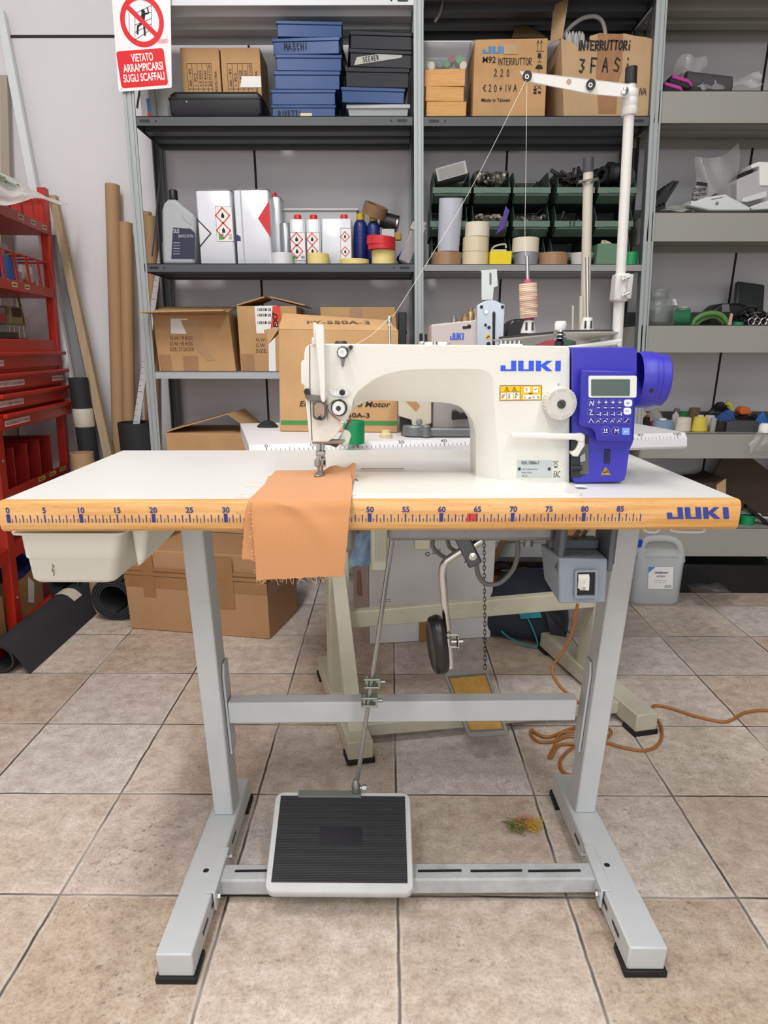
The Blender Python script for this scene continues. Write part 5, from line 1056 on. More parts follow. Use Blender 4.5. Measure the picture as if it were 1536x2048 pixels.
def bottle(name, x0, x1, ytop, zb, Y_, m, capm, label, cat, group=None, capw=.45, caph=.1, neck=.12, liquid=None):
    a, b_ = at(x0, ytop, Y_), at(x1, ytop, Y_); r = (b_.x-a.x)/2; h = at((x0+x1)/2, ytop, Y_).z-zb; c = V(((a.x+b_.x)/2, Y_+r, zb))
    mb = MB(); hb = h*(1-caph); mb.lathe(c, [(r*.9, 0), (r, h*.03), (r, hb-h*neck), (r*.85, hb-h*neck*.4), (r*capw, hb-h*.01), (r*capw*.9, hb)], n=28); o = solo(name, mb, m, label, cat, group)
    mb = MB(); mb.lathe(c, [(r*capw, hb), (r*capw, h*.98), (r*capw*.8, h), (0, h)], n=20, caps=False); obj('cap', mb, capm, o)
    return o, c, r, h
def hazard(mbR, mbK, c, xd, ud, s):
    for a, b_ in (((0, s), (s, 0)), ((s, 0), (0, -s)), ((0, -s), (-s, 0)), ((-s, 0), (0, s))): mbR.stroke([a, b_], c, xd, ud, s*.16, .0008)
RED = mat('label_red', '#e0474c', .5); CAPR = mat('cap_red', '#d8222c', .4)
white_can = mat('can_white', '#e4e7ee', .25, .1)
# ---------------- left bay, upper shelf
o, c, r, h = bottle('clear_bottle', 300, 338, 112, ZL1, 2.76, mat('clear_plastic', '#e3e6e2', .15, trans=.75), WHT(), 'clear plastic bottle half behind the prohibition sign', 'bottle', capw=.5)
mb = MB(); mb.lathe(c, [(r*.93, .004), (r*.93, h*.28)], n=24); obj('liquid', mb, mat('pale_liquid', '#b9c6c6', .2, trans=.4), o)
o, c, r, h = bottle('clear_bottle', 272, 302, 150, ZL1, 2.74, mat('clear_plastic', '#e3e6e2', .15, trans=.75), WHT(), 'clear bottle with red and blue label under the prohibition sign', 'bottle')
mb = MB(); a = at(295, 222, 2.7385); mb.face([a+V((0, -.001, -.02)), a+V((.012, -.001, -.02)), a+V((.012, -.001, .035)), a+V((0, -.001, .035))]); obj('label', mb, mat('blue_label', '#4b7fb0', .5), o, smooth=0)
mb = MB(); mb.face([a+V((0, -.0015, -.02)), a+V((.012, -.0015, -.02)), a+V((.012, -.0015, -.005)), a+V((0, -.0015, -.005))]); obj('label_band', mb, CAPR, o, smooth=0)
for i, (x0, x1, yt) in enumerate(((359, 437, 95), (440, 519, 95))):
    o, M, w_, d_, h = sbox('carton', x0, x1, yt, ZL1, 2.79, .16, CARD(), ('left brown carton with printed table, behind the black tool case', 'right brown carton with printed table and white tape patch, behind the black tool case')[i], 'box', 'cartons behind the tool case')
    f = lambda x, z: M @ V((-w_/2+x, -d_/2, z))
    mb = MB(); xs = [w_*k for k in (.15, .28, .41, .54, .67, .78)]; z0, zm, z1 = h*.30, h*.48, h*.8
    for x in xs: mb.stroke([(x, z0), (x, z1)], f(0, 0), X, Z, .0012)
    for z in (zm, z1): mb.stroke([(xs[0], z), (xs[-1], z)], f(0, 0), X, Z, .0012)
    for k, (t1, t2_) in enumerate((('MODEL', 'AK - 85'), ("Q'TY:", '1  PCS'), ('N. W.', '3.5 KGS'), ('G. W.', '4.5 KGS'), ('MEAS.', '28 X 19 X 14 CM'))):
        xx = xs[k]+w_*(.10 if k < 4 else .09); wz = (.05, .035, .045, .045, .062)[k]
        mb.text(t2_, f(xx, zm+.006), Z, -X, .008, w=min(wz, z1-zm-.01), lift=.001); mb.text(t1, f(xx, z0+.004), Z, -X, .008, w=.024, lift=.001)
    mb.text('MADE IN CHINA', f(w_*.91, h*.42), Z, -X, .008, w=.062, lift=.001)
    obj('printed_text', mb, INK(), o, smooth=0, recalc=False)
    if i: mb = MB(); mb.face([f(w_*.45, h*.5)+V((0, -.0016, 0)), f(w_, h*.5)+V((0, -.0016, 0)), f(w_, h*.64)+V((0, -.0016, 0)), f(w_*.5, h*.64)+V((0, -.0016, 0)), f(w_*.5, h*.6)+V((0, -.0016, 0))]); obj('tape_patch', mb, WHT(), o, smooth=0)
# black tool case
a, b_ = at(337, 225, 2.70), at(526, 225, 2.70); zt = at(430, 181, 2.70).z; zmid = at(430, 197, 2.70).z
mb = MB(); mb.loft([[V((x, y, z)) for x, y in rr2(b_.x-a.x-2*i, .22-2*i, .012, 4, a.x+i, 2.70+i)] for i, z in ((.012, ZL1+.001), (.004, ZL1+.015), (.002, zmid-.002), (0, zmid), (0, zmid+.004), (.004, zmid+.006), (.006, zt-.008), (.014, zt))])
case = solo('tool_case', mb, mat('case_black', '#1b1c22', .45), 'black plastic tool case in front of the two brown cartons', 'case', smooth=30)
mb = MB(); mb.lathe(V((at(373, 203, 2.7).x, 2.7015, at(373, 203, 2.7).z)), [(.002, 0), (0, -.002)], Yv, 8, caps=False); obj('dot', mb, WHT(), case)
# blue and black tool boxes with lids
tb = mat('toolbox_blue', '#1f4377', .3, .1, var=.05, vscale=14); tk = mat('toolbox_black', '#15151d', .35, .3, var=.1, vscale=14)
def lidbox(x0, x1, yt, yb, Y_, m, label, group, rot=0, zb=None, lidf=.24):
    zb = at((x0+x1)/2, yb, Y_).z if zb is None else zb
    o, M, w_, d_, h = sbox('metal_box', x0+2, x1-2, yt, zb, Y_, .2, m, label, 'box', group, rot, bevel=.002)
    mb = MB(); k = .003; mb.box((-w_/2-k, -d_/2-k, h*(1-lidf)), (w_/2+k, d_/2+k, h+.001), M); obj('lid', mb, m, o, bevel=.002)
    return o, M, w_, d_, h
bl_lab = ['topmost blue metal box of the left stack on the upper shelf', 'blue metal box marked in black pen, second from top of the left stack', 'plain blue metal box third from top of the left stack', 'blue metal box fourth from top of the left stack', 'blue metal box second from bottom of the left stack', 'bottom blue metal box of the left stack with small cream sticker']
rows = ((549, 682, 43, 78, .1), (547, 684, 76, 112, -.12), (549, 683, 110, 146, .04), (546, 680, 143, 180, .03), (541, 672, 180, 212, 0), (542, 672, 211, 233, 0))
zprev = ZL1; objs = []
for i in range(5, -1, -1):
    x0, x1, yt, yb, rot = rows[i]; Y_ = 2.705
    zt = at(610, yt, Y_).z
    o, M, w_, d_, h = lidbox(x0, x1, yt, yb, Y_, tb, bl_lab[i], 'blue metal boxes on the upper shelf', rot*.5, zprev+.0005, .22); zprev = zt+.0012
    fz = M @ V((-w_/2, -d_/2, 0)); xdv = (M.to_3x3() @ X)
    if i == 1: mb = MB(); mb.hand('MASCHI', fz+xdv*.035+Z*h*.28+V((0, -.004, 0)), xdv, Z, .018, .0022); obj('handwriting', mb, INK(), o, smooth=0, recalc=False)
    if i == 5:
        mb = MB(); mb.hand('RIVETTI', fz+xdv*.02+Z*h*.1+V((0, -.004, 0)), xdv, Z, .016, .0022); obj('handwriting', mb, INK(), o, smooth=0, recalc=False)
        mb = MB(); p = fz+xdv*.088+Z*.002+V((0, -.0006, 0)); mb.face([p, p+xdv*.042, p+xdv*.042+Z*.012, p+Z*.012]); obj('sticker', mb, mat('cream_sticker', '#e3d7a8', .6), o, smooth=0)
zprev = ZL1
o, M, w_, d_, h = sbox('plastic_box', 695, 818, 209, ZL1, 2.71, .18, mat('grey_clear_plastic', '#c3c6c8', .2, trans=.35), 'clear grey plastic box at the bottom of the right stack', 'box', None, 0, taper=.06)
mb = MB(); mb.box((-w_/2-.004, -d_/2-.004, h-.012), (w_/2+.004, d_/2+.004, h), M); obj('lid', mb, mat('grey_lid', '#b5b8ba', .3), o, bevel=.002)
zprev = ZL1+h+.001
for x0, x1, yt, rot, m, lab, wr in ((677, 806, 174, .08, tb, 'single blue metal box under the three black ones in the right stack', None), (686, 816, 134, .06, tk, 'lowest black metal box of the right stack', None), (692, 820, 98, .1, tk, 'black metal box with handwritten paper strip in the right stack', 'SEEGER'), (694, 823, 62, .08, tk, 'topmost black metal box of the right stack', None)):
    zt = at(750, yt+2, 2.70).z; o, M, w_, d_, h = lidbox(x0, x1, yt+2, 0, 2.70, m, lab, 'metal boxes of the right stack', rot, zprev, .24); zprev = zt+.0012
    if wr:
        mb = MB(); xdv = M.to_3x3() @ X; xq = (xdv+Z*.16).normalized(); uq = V((-xq.z, 0, xq.x)); p = M @ V((-w_/2+.012, -d_/2-.0012, h*.08)); mb.face([p, p+xq*.155, p+xq*.16+uq*.018, p+xq*.012+uq*.02]); st_ = obj('paper_strip', mb, mat('strip_paper', '#b9bab2', .7), o, smooth=0)
        mb = MB(); mb.hand(wr, p+xq*.03+uq*.004+V((0, -.001, 0)), xq, uq, .012, .0018); obj('handwriting', mb, INK(), o, smooth=0, recalc=False)
# ---------------- left bay, middle shelf
jcm = mat('can_translucent', '#bfc3c6', .35, trans=.2)
JY = 2.72
mb = MB(); jp = [(324, 521), (389, 521), (391, 455), (390, 436), (384, 426), (366, 412), (356, 403), (350, 398), (336, 398), (327, 406), (323, 420)]; jw = [at(x, y, JY) for x, y in jp]
for p in jw[:2]: p.z = ZL2+.001
mb.prism(jw, V((0, .1, 0))); o = solo('jerrycan', mb, jcm, 'grey translucent jerrycan with black cap and dark label, leftmost on the middle shelf', 'canister', bevel=.01)
mb = MB(); mb.prism([at(x, y, JY-.001) for x, y in ((362, 420), (374, 427), (384, 440), (384, 452), (376, 448), (364, 436))], V((0, .02, 0))); obj('handle', mb, mat('can_handle', '#aeb3b6', .4), o, bevel=.003)
p = at(347, 398, JY+.05); mb = MB(); mb.lathe(p, [(.0155, -.002), (.0155, .024), (.013, .027), (0, .027)], n=20, caps=False); obj('cap', mb, BLK(), o)
mb = MB(); f = lambda u, v, l=.0015: at(324+u*66, 521-v*110, JY-l); mb.face([f(.28, .03), f(1.0, .03), f(1.0, .50), f(.86, .58), f(.33, .6)]); lb = obj('label', mb, mat('label_navy', '#272b45', .4), o, label='dark blue label', smooth=0)
mb = MB(); mb.text('DLO', f(.35, .5, .002), X, Z, .012, bold=.02, w=.02); mb.text('BIANCO EXTRA', f(.5, .42, .002), X, Z, .009, w=.052)
for k in range(5): mb.text('lorem', f(.35, .32-.05*k, .002), X, Z, .004, w=.02) if False else mb.stroke([(0, 0), (.022, 0)], f(.35, .32-.05*k, .002), X, Z, .0014)
obj('label_print', mb, mat('print_pale', '#c9cad6', .5), lb, smooth=0, recalc=False)
def can(x0, x1, yt, Y_, dep, label, group=None, cap=None, lab=None, name='metal_can', r=.008, rim=True):
    a, b_ = at(x0, yt, Y_), at(x1, yt, Y_); h = a.z-ZL2; w_ = b_.x-a.x
    mb = MB(); mb.loft([[V((a.x+x, Y_+y, ZL2+z)) for x, y in rr2(w_-2*i, dep-2*i, r, 4, i, i)] for i, z in ((.002, 0), (0, .003), (0, h-.003), (.002, h))]); o = solo(name, mb, white_can, label, 'can', group, smooth=35)
    if rim:
        mb = MB(); mb.tube([V((a.x+x, Y_+y, ZL2+h-.002)) for x, y in rr2(w_, dep, r, 4)], .0016, 6, closed=True); obj('rim', mb, STL(), o)
    if cap is not None:
        mb = MB(); mb.lathe(V((a.x+w_*cap, Y_+dep*.4, ZL2+h-.001)), [(.013, 0), (.013, .014), (.011, .017), (0, .017)], n=18, caps=False); obj('cap', mb, CAPR, o, label='red screw cap')
    def f(u, v, l=.0006): return V((a.x+u*w_, Y_-l, ZL2+v*h))
    if lab:
        u0_, u1_, v0_, v1_, nd = lab
        mb = MB(); mb.face([f(u0_, v0_), f(u1_, v0_), f(u1_, v1_), f(u0_, v1_)]); lo = obj('hazard_label', mb, WHT(), o, label='white hazard label', smooth=0)
        mr, mk = MB(), MB(); s = min((u1_-u0_)*w_*.42, (v1_-v0_)*h/(2*nd)*.95)
        for k in range(nd):
            c = f((u0_+u1_)/2-.08*(u1_-u0_), v1_-(v1_-v0_)*(k+.5)/nd*.86-.02); hazard(mr, mk, c, X, Z, s)
            mk.flat([(-.12*s, .35*s), (.12*s, .35*s), (.07*s, -.15*s), (-.07*s, -.15*s)] if nd == 2 and k == 0 and False else [(-.2*s, -.3*s), (.2*s, -.3*s), (.25*s, 0), (0, .42*s), (-.22*s, .05*s)], c, X, Z, .0009)
        for q in ((u0_, v0_, u1_, v0_), (u1_, v0_, u1_, v1_), (u1_, v1_, u0_, v1_), (u0_, v1_, u0_, v0_)):
            p, p2_ = f(q[0], q[1]), f(q[2], q[3]); mk.stroke([(0, 0), ((p2_-p).x, (p2_-p).z)], p, X, Z, .0008)
        for k in range(4): mk.stroke([(0, 0), (.012, 0)], f(u1_-(u1_-u0_)*.3, v0_+.03+.02*k), X, Z, .0012)
        obj('hazard_diamonds', mr, RED, lo, smooth=0, recalc=False); obj('hazard_print', mk, INK(), lo, smooth=0, recalc=False)
        mb = MB(); mb.face([f(u0_+.1*(u1_-u0_), v0_+.02, .0009), f(u0_+.4*(u1_-u0_), v0_+.02, .0009), f(u0_+.4*(u1_-u0_), v0_+.1, .0009), f(u0_+.1*(u1_-u0_), v0_+.1, .0009)]); obj('green_mark', mb, mat('mark_green', '#3fa552', .5), lo, smooth=0)
    return o, f
o, f = can(390, 461, 379, 2.72, .13, 'white metal can with black diamond outline and hazard label, beside the jerrycan', 'large white metal cans', lab=(.53, 1.0, .32, .78, 2))
mb = MB(); mb.stroke([(0, 0), (.043, .043), (0, .086)], f(0, .24)+V((0, 0, 0)), X, Z, .0036); obj('black_diamond', mb, INK(), o, smooth=0, recalc=False)
o, f = can(466, 537, 378, 2.72, .16, 'white metal can with red diamond on its right edge, second from the jerrycan', 'large white metal cans')
mb = MB(); mb.face([f(.66, .62), f(1, .36), f(1, .85)]); rdm = obj('red_diamond', mb, mat('diamond_red', '#d5242b', .4), o, smooth=0)
mb = MB(); mb.face([f(.0, .32), f(.13, .32), f(.13, .38), f(.03, .41)]); obj('navy_corner', mb, mat('label_navy2', '#22307a', .4), o, smooth=0)
mb = MB(); p = f(.2, 0, .001); mb.box((p.x-.002, p.y-.001, p.z+.004), (p.x+.002, p.y, f(0, .99).z)); obj('seam', mb, STL(), o)
o, f = can(537, 559, 392, 2.80, .1, 'white can with red cap half hidden behind the red diamond can', None, cap=.3, rim=True)
a, b_ = at(557, 450, 2.78), at(581, 450, 2.78); mb = MB(); rr_ = (b_.x-a.x)/2; mb.lathe(V(((a.x+b_.x)/2, 2.78+rr_, ZL2)), [(rr_, 0), (rr_, at(569, 447, 2.78).z-ZL2), (rr_*.9, at(569, 445, 2.78).z-ZL2)], n=24); sc_ = solo('spray_can', mb, mat('tin_grey', '#a9adb0', .3, .6), 'short plain grey tin beside the slim white cans', 'can')
o, f = can(578, 610, 438, 2.75, .06, 'slim white can with red cap, left one of the pair', 'slim white cans with red caps', cap=.5, lab=(.04, .96, .12, .72, 2), rim=False, r=.012)
o, f = can(611, 641, 438, 2.75, .06, 'slim white can with red cap, right one of the pair', 'slim white cans with red caps', cap=.5, lab=(.04, .9, .12, .72, 2), rim=False, r=.012)
o, f = can(642, 703, 437, 2.75, .08, 'broad white can with red cap and hazard label, beside the blue bottles', None, cap=.74, lab=(.63, .98, .06, .8, 2), rim=False, r=.008)
mb = MB(); p, q = at(560, 442, 2.90), at(715, 420, 2.90); mb.box((p.x, 2.87, ZL2), (q.x, 2.96, q.z-.006)); tr_ = solo('plastic_tray', mb, mat('tray_clear', '#d6d4d4', .25, trans=.3), 'clear plastic tray behind the red capped cans', 'tray', bevel=.004)
mb = MB(); mb.box((p.x-.006, 2.862, q.z-.008), (q.x+.006, 2.968, q.z)); obj('rim', mb, mat('tray_rim', '#d9d6d6', .3), tr_, bevel=.003)
bb = mat('bottle_blue', '#1e2a6e', .35); yc = mat('cap_yellow', '#c9a61f', .45)
for i, (x0, x1, yt) in enumerate(((706, 734, 425), (733, 760, 428))):
    o, c, r, h = bottle('blue_bottle', x0, x1, yt, ZL2, 2.78, bb, yc, ('blue bottle with yellow cap next to the broad white can', 'blue bottle with yellow cap carrying the tilted brown tape roll')[i], 'bottle', 'blue bottles with yellow caps', capw=.6, caph=.12)
    for k in range(4):
        mb = MB(); mb.lathe(c+Z*(h*.45+k*h*.07), [(r*1.0, -.003), (r*1.03, 0), (r*1.0, .003)], n=24, caps=False); obj('grip_rib', mb, bb, o)
mb = MB(); c = at(750, 421, 2.80); ax_ = V((.32, -.25, .9)).normalized(); mb.ring(c-ax_*.018, .032, .043, .036, ax_); br_roll = solo('tape_roll', mb, mat('tape_brown', '#8a6a4a', .4), 'brown tape roll lying tilted on top of the blue bottles', 'tape', bevel=.001)
mb = MB(); c = at(778, 445, 2.82); mb.cyl(c+V((-.028, 0, .01)), c+V((.028, -.004, -.004)), .026, n=24); sp_ = solo('motor_part', mb, mat('part_black', '#25262a', .35), 'black cylindrical part with chrome end behind the red tape roll', 'part')
mb = MB(); mb.lathe(c+V((.028, -.004, -.004)), [(.027, 0), (.027, .006), (0, .008)], (1, -.1, -.2), 24, caps=False); obj('chrome_end', mb, CHR(), sp_)
mb = MB(); p = at(762, 475, 2.80); mb.box((p.x, 2.80, ZL2), (p.x+.05, 2.86, c.z-.022)); obj('part_body', mb, mat('part_silver', '#a9a7a4', .35, .6), sp_, bevel=.003)
mty = mat('masking_yellow', '#ecd98e', .6); mtw = mat('tape_white', '#e2e3e5', .45)
roll(540, 583, 504, ZL2, 2.69, mtw, 'white tape roll in front of the red diamond can', 'tape rolls on the middle shelf')
roll(612, 656, 505, ZL2, 2.69, mty, 'yellow masking tape roll in front of the slim white cans', 'tape rolls on the middle shelf')
roll(677, 737, 516, ZL2, 2.685, mty, 'flat wide yellow masking tape roll in front of the blue bottles', 'tape rolls on the middle shelf')
o = roll(743, 791, 498, ZL2, 2.69, mty, 'tall yellow masking tape roll carrying the red tape roll', 'tape rolls on the middle shelf')
zt = at(767, 498, 2.69).z; rd = mat('tape_red', '#d62b38', .4)
c = V((at(763, 490, 2.69).x, 2.72, zt+.001)); mb = MB(); mb.ring(c, .034, .048, .024); mb.ring(c+V((-.003, 0, .014)), .034, .0495, .026, (0.06, 0, 1)); solo('tape_roll', mb, rd, 'red tape roll on top of the yellow masking tape', 'tape', 'tape rolls on the middle shelf', bevel=.001)
mb = MB(); p = at(803, 500, 2.80); mb.cyl(V((p.x, 2.80, ZL2+.021)), V((p.x+.05, 2.86, ZL2+.09)), .02, .021); mb.cyl(V((p.x+.05, 2.86, ZL2+.09)), V((p.x+.058, 2.87, ZL2+.105)), .012, .008); o = solo('spray_bottle', mb, mat('spray_blue', '#2540a0', .35), 'blue spray bottle leaning at the right end of the middle shelf', 'bottle')
mb = MB(); p = at(796, 478, 2.79); mb.box((p.x-.012, 2.79, p.z-.004), (p.x+.012, 2.81, p.z+.02)); obj('trigger', mb, mat('trigger_ochre', '#a88a2a', .5), o, bevel=.004)
q0_ = at(820, 490, 2.72); RM = Matrix.Translation(V((q0_.x, 2.76, ZL2+.055))) @ Matrix.Rotation(.42, 4, 'Y')
mb = MB(); mb.box((-.022, -.03, -.05), (.022, .03, .055), RM); o = solo('clear_container', mb, mat('container_clear', '#b9b3ae', .2, trans=.45), 'clear container with ribbed white lid leaning on the middle upright', 'container', bevel=.005)
mb = MB(); mb.box((-.025, -.033, .055), (.025, .033, .08), RM); mb.box((-.02, -.028, .08), (.02, .028, .095), RM); obj('lid', mb, mat('lid_white', '#cfccc8', .4), o, bevel=.002)
# ---------------- left bay, cardboard boxes on the light shelf
def carton(corners, depth, label, group=None, m=None, name='cardboard_box'):
    # BL, BR, TR, TL in world
    mb = MB(); mb.prism(corners, V((0, depth, 0))); return solo(name, mb, m or CARD(), label, 'box', group, smooth=0, bevel=.002)
Yc = 2.70
z3 = ZL3+.0005
def c4(x0b, x1b, x1t, x0t, yt, zb, Y_, yt2=None):
    a, b_ = at(x0b, 741, Y_), at(x1b, 741, Y_); t0, t1 = at(x0t, yt, Y_), at(x1t, yt2 or yt, Y_); a.z = zb; b_.z = zb; return [a, b_, t1, t0]
C = c4(319, 472, 457, 304, 628, z3, Yc)
bxA = carton(C, .26, 'open cardboard box with front flap raised, leftmost on the light grey shelf', 'boxes on the light grey shelf')
mb = MB(); t0, t1 = C[3], C[2]; q0_, q1_ = at(276, 627, Yc-.10), at(455, 624, Yc-.10); mb.prism([t0+V((0, .0, .0)), t1, V((t1.x+.005, Yc-.1, t1.z+.006)), V((t0.x-.015, Yc-.1, t0.z+.0))], V((0, 0, .004))); obj('flap', mb, CARD(), bxA)
mb = MB(); mb.prism([t0+V((0, .0, .004)), t1+V((0, 0, .004)), t1+V((.0, .16, .028)), t0+V((.0, .16, .028))], V((0, 0, .004))); obj('flap', mb, CARD(), bxA)
def tx(par, items, x_, y_, Y_, hh=.0125, m=None):
    mb = MB()
    for i, (s_, w_) in enumerate(items): mb.text(s_, at(x_, y_+i*11, Y_-.001), X, Z, hh, w=w_, lift=.0006)
    obj('printed_text', mb, m or mat('print_brown', '#5f4630', .8), par, smooth=0, recalc=False)
tx(bxA, (('N.W:  9 KGS', .082), ('G.W: 10 KGS', .082), ('SIZE: 37.5X35X', .088)), 340, 680, Yc)
def quadp(par, pts, Y_, m, name, lab=None, l=.001):
    mb = MB(); mb.face([at(x, y, Y_-l) for x, y in pts]); return obj(name, mb, m, par, label=lab, smooth=0)
quadp(bxA, ((342, 667), (376, 668), (375, 637), (341, 637)), Yc, WHT(), 'paper_label')
quadp(bxA, ((361, 640), (394, 640), (408, 690), (430, 720), (415, 722), (385, 690), (372, 665)), Yc, mat('torn_tape', '#b58f62', .3), 'torn_tape', l=.0014)
quadp(bxA, ((368, 741), (398, 741), (396, 712), (366, 712)), Yc, TAPE(), 'brown_tape'); quadp(bxA, ((322, 741), (345, 741), (341, 710), (317, 710)), Yc, TAPE(), 'brown_tape')
C = c4(482, 600, 592, 473, 612, z3, Yc)
bxB = carton(C, .26, 'cardboard box with white and red shipping label on the light grey shelf', 'boxes on the light grey shelf')
t0, t1 = C[3], C[2]; tm_ = (t0+t1)/2
for s, e in ((t0, tm_+V((-.01, 0, .03))), (t1+V((.03, 0, 0)), tm_+V((.01, 0, .03)))):
    mb = MB(); mb.prism([s+V((0, .005, .001)), e+V((0, .03, 0)), e+V((0, .2, .0)), s+V((0, .25, .001))], V((0, 0, .004))); obj('flap', mb, CARD(), bxB)
quadp(bxB, ((513, 667), (556, 666), (552, 611), (509, 612)), Yc, WHT(), 'shipping_label'); quadp(bxB, ((541, 660), (562, 640), (560, 612), (545, 612)), Yc, mat('label_orange_red', '#df4526', .5), 'red_label', l=.0015)
mb = MB()
for y in (622, 633, 648):
    for k in range(9): p = at(515+k*3, y, Yc-.0016); mb.face([p, p+X*(.0018+.0012*(k % 3)), p+X*(.0018+.0012*(k % 3))+Z*.009, p+Z*.009])
mb.text('EX7', at(556, 655, Yc-.0024), Z, -X, .017, bold=.03, w=.05); obj('label_print', mb, INK(), bxB, smooth=0, recalc=False)
tx(bxB, (('N.W:', .034), ('G.W:', .034), ('SIZE:', .04)), 512, 683, Yc)
quadp(bxB, ((484, 741), (510, 741), (508, 708), (482, 708)), Yc, TAPE(), 'brown_tape'); quadp(bxB, ((538, 742), (552, 742), (550, 666), (537, 667)), Yc, WHT(), 'side_label', l=.0012)
C = c4(650, 800, 790, 640, 614, z3, 2.74)
bxC = carton(C, .22, 'cardboard box mostly hidden behind the big motor box', 'boxes on the light grey shelf')
quadp(bxC, ((700, 660), (724, 660), (723, 615), (700, 615)), 2.74, TAPE(), 'brown_tape')
mb = MB(); mb.box((at(796, 700, 2.8).x, 2.78, ZL3), (at(812, 700, 2.8).x, 2.86, at(800, 625, 2.8).z)); mb.ball(at(804, 665, 2.8), .02, (1, .6, .8), 10); solo('rubber_part', mb, mat('part_black', '#25262a', .5), 'dark jagged rubber part beside the hidden cardboard box', 'part', bevel=.006)
zlow = .4505
a, b_ = at(335, 895, 2.66), at(503, 895, 2.66); t0, t1 = at(330, 866, 2.66), at(508, 868, 2.66); a.z = b_.z = zlow
bxD = carton([a, b_, t1, t0], .3, 'open cardboard box on the low shelf behind the left end of the near table', None)
pk = at(462, 826, 2.75)
for s, e in ((t0, pk), (t1, pk)):
    mb = MB(); mb.prism([s+V((0, .004, .002)), e+V((0, -.06, 0)), e+V((.02, .16, 0)), s+V((0, .24, .002))], V((0, 0, .004))); obj('flap', mb, CARD(), bxD)
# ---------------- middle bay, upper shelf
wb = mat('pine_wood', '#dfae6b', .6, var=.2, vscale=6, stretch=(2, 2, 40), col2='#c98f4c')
zp = ZM1
for i, (x0, x1, yt, lab) in enumerate(((853, 933, 203, 'bottom pine block of the small stack on the upper shelf'), (850, 927, 173, 'middle pine block of the small stack on the upper shelf'), (852, 933, 138, 'top pine block under the clear plastic bin'))):
    o, M, w_, d_, h = sbox('wood_block', x0, x1, yt, zp, 2.70, .15, wb, lab, 'wood', 'pine blocks under the clear bin', (.0, .03, -.05)[i]); zp = at(890, yt, 2.70).z+.0008
a, b_ = at(853, 140, 2.72), at(932, 140, 2.72); t0, t1 = at(847, 85, 2.72), at(942, 85, 2.72)
def wallbin(a, b_, t0, t1, dep, th=.002):
    mb = MB(); z0, z1 = a.z, t0.z
    o_ = [V((a.x, a.y, z0)), V((b_.x, a.y, z0)), V((b_.x, a.y+dep, z0)), V((a.x, a.y+dep, z0))]; p_ = [V((t0.x, a.y-.006, z1)), V((t1.x, a.y-.006, z1)), V((t1.x, a.y+dep+.006, z1)), V((t0.x, a.y+dep+.006, z1))]
    ins = lambda P, k: [p+(sum(P, V())/4-p).normalized()*k for p in P]
    mb.loft([o_, p_, ins(p_, th*2), [q+Z*th for q in ins(o_, th*2)]]); return mb
a.z = b_.z = zp
mb = wallbin(a, b_, t0, t1, .13); bn = solo('plastic_bin', mb, mat('bin_clear', '#d5d9da', .12, trans=1.1), 'clear plastic bin of small parts on the pine blocks', 'container', smooth=0)
mb = MB(); mb.tube([V((x, y, t0.z)) for x, y in ((t0.x, 2.714), (t1.x, 2.714), (t1.x, 2.856), (t0.x, 2.856))], .003, 6, closed=True); obj('rim', mb, mat('rim_clear', '#d9dcdc', .3, trans=.3), bn)
for i, (x, y, c, nm) in enumerate(((862, 133, '#e9e2cf', 'white spool'), (880, 128, '#5a6a6a', 'grey spool'), (893, 128, '#3b7d56', 'green spool'), (903, 118, '#8a2f36', 'dark red spool'), (918, 120, '#3f9a5c', 'light green spool'), (926, 132, '#e2d3c4', 'cream spool'))):
    p = at(x, y, 2.735); zz5 = max(p.z, zp+.014); mb = MB(); mb.cyl(V((p.x, 2.728, zz5)), V((p.x, 2.77, zz5)), .0115); solo('small_spool', mb, mat('spool_%d' % i, c, .5), nm+' inside the clear plastic bin', 'spool', 'spools in the clear bin')
# two big cartons
Yk = 2.70
C = [at(945, 230, Yk), at(1090, 230, Yk), at(1096, 76, Yk), at(950, 79, Yk)]; C[0].z = C[1].z = ZM1+.0005
k1 = carton(C, .22, 'cardboard carton with blue brand letters and black handwriting on the upper shelf', None)
mb = MB(); logo(mb, at(965, 106.5, Yk-.0008), X, Z, .018, .105); lg = obj('logo', mb, mat('carton_blue', '#3f86c9', .6), k1, label='blue brand lettering', smooth=0, recalc=False)
quadp(k1, ((1008, 108), (1036, 108), (1034, 88), (1007, 89)), Yk, mat('scuff', '#c2a47c', .8, var=.1, vscale=40), 'scuffed_patch', l=.0018)
mb = MB(); mb.text('M92', at(964, 125.5, Yk-.001), X, Z, .0165, bold=.012, w=.042); mb.text('Made in Taiwan', at(962, 203.5, Yk-.001), X, Z, .0095, bold=.015, w=.093)
for x in (1075, 1082):
    p = at(x, 101, Yk-.001); mb.stroke([(0, 0), (0, .026)], p, X, Z, .0012); mb.stroke([(-.004, .018), (0, .027), (.004, .018)], p, X, Z, .0012)
mb.stroke([(0, 0), (.024, 0)], at(1072, 102.5, Yk-.001), X, Z, .0014); mb.face([at(x, y, Yk-.0016) for x, y in ((1075, 116), (1083, 116), (1082, 106), (1076, 106))]); mb.stroke([(0, 0), (0, .012)], at(1079, 124, Yk-.001), X, Z, .0012); mb.stroke([(-.006, 0), (.006, 0)], at(1079, 124, Yk-.001), X, Z, .0012)
mb.flat([(0+.012*math.cos(t), .012*math.sin(t)) for t in [math.pi*k/10 for k in range(11)]], at(1078, 138, Yk-.001), X, Z, .0006); mb.stroke([(0, 0), (0, -.01)], at(1078, 138, Yk-.001), X, Z, .0012)
for x, y in ((1067, 182), (1067, 188), (1076, 187)): mb.face([at(x+a, y+b_, Yk-.0016) for a, b_ in ((0, 0), (6, 0), (6, -4.5), (0, -4.5))])
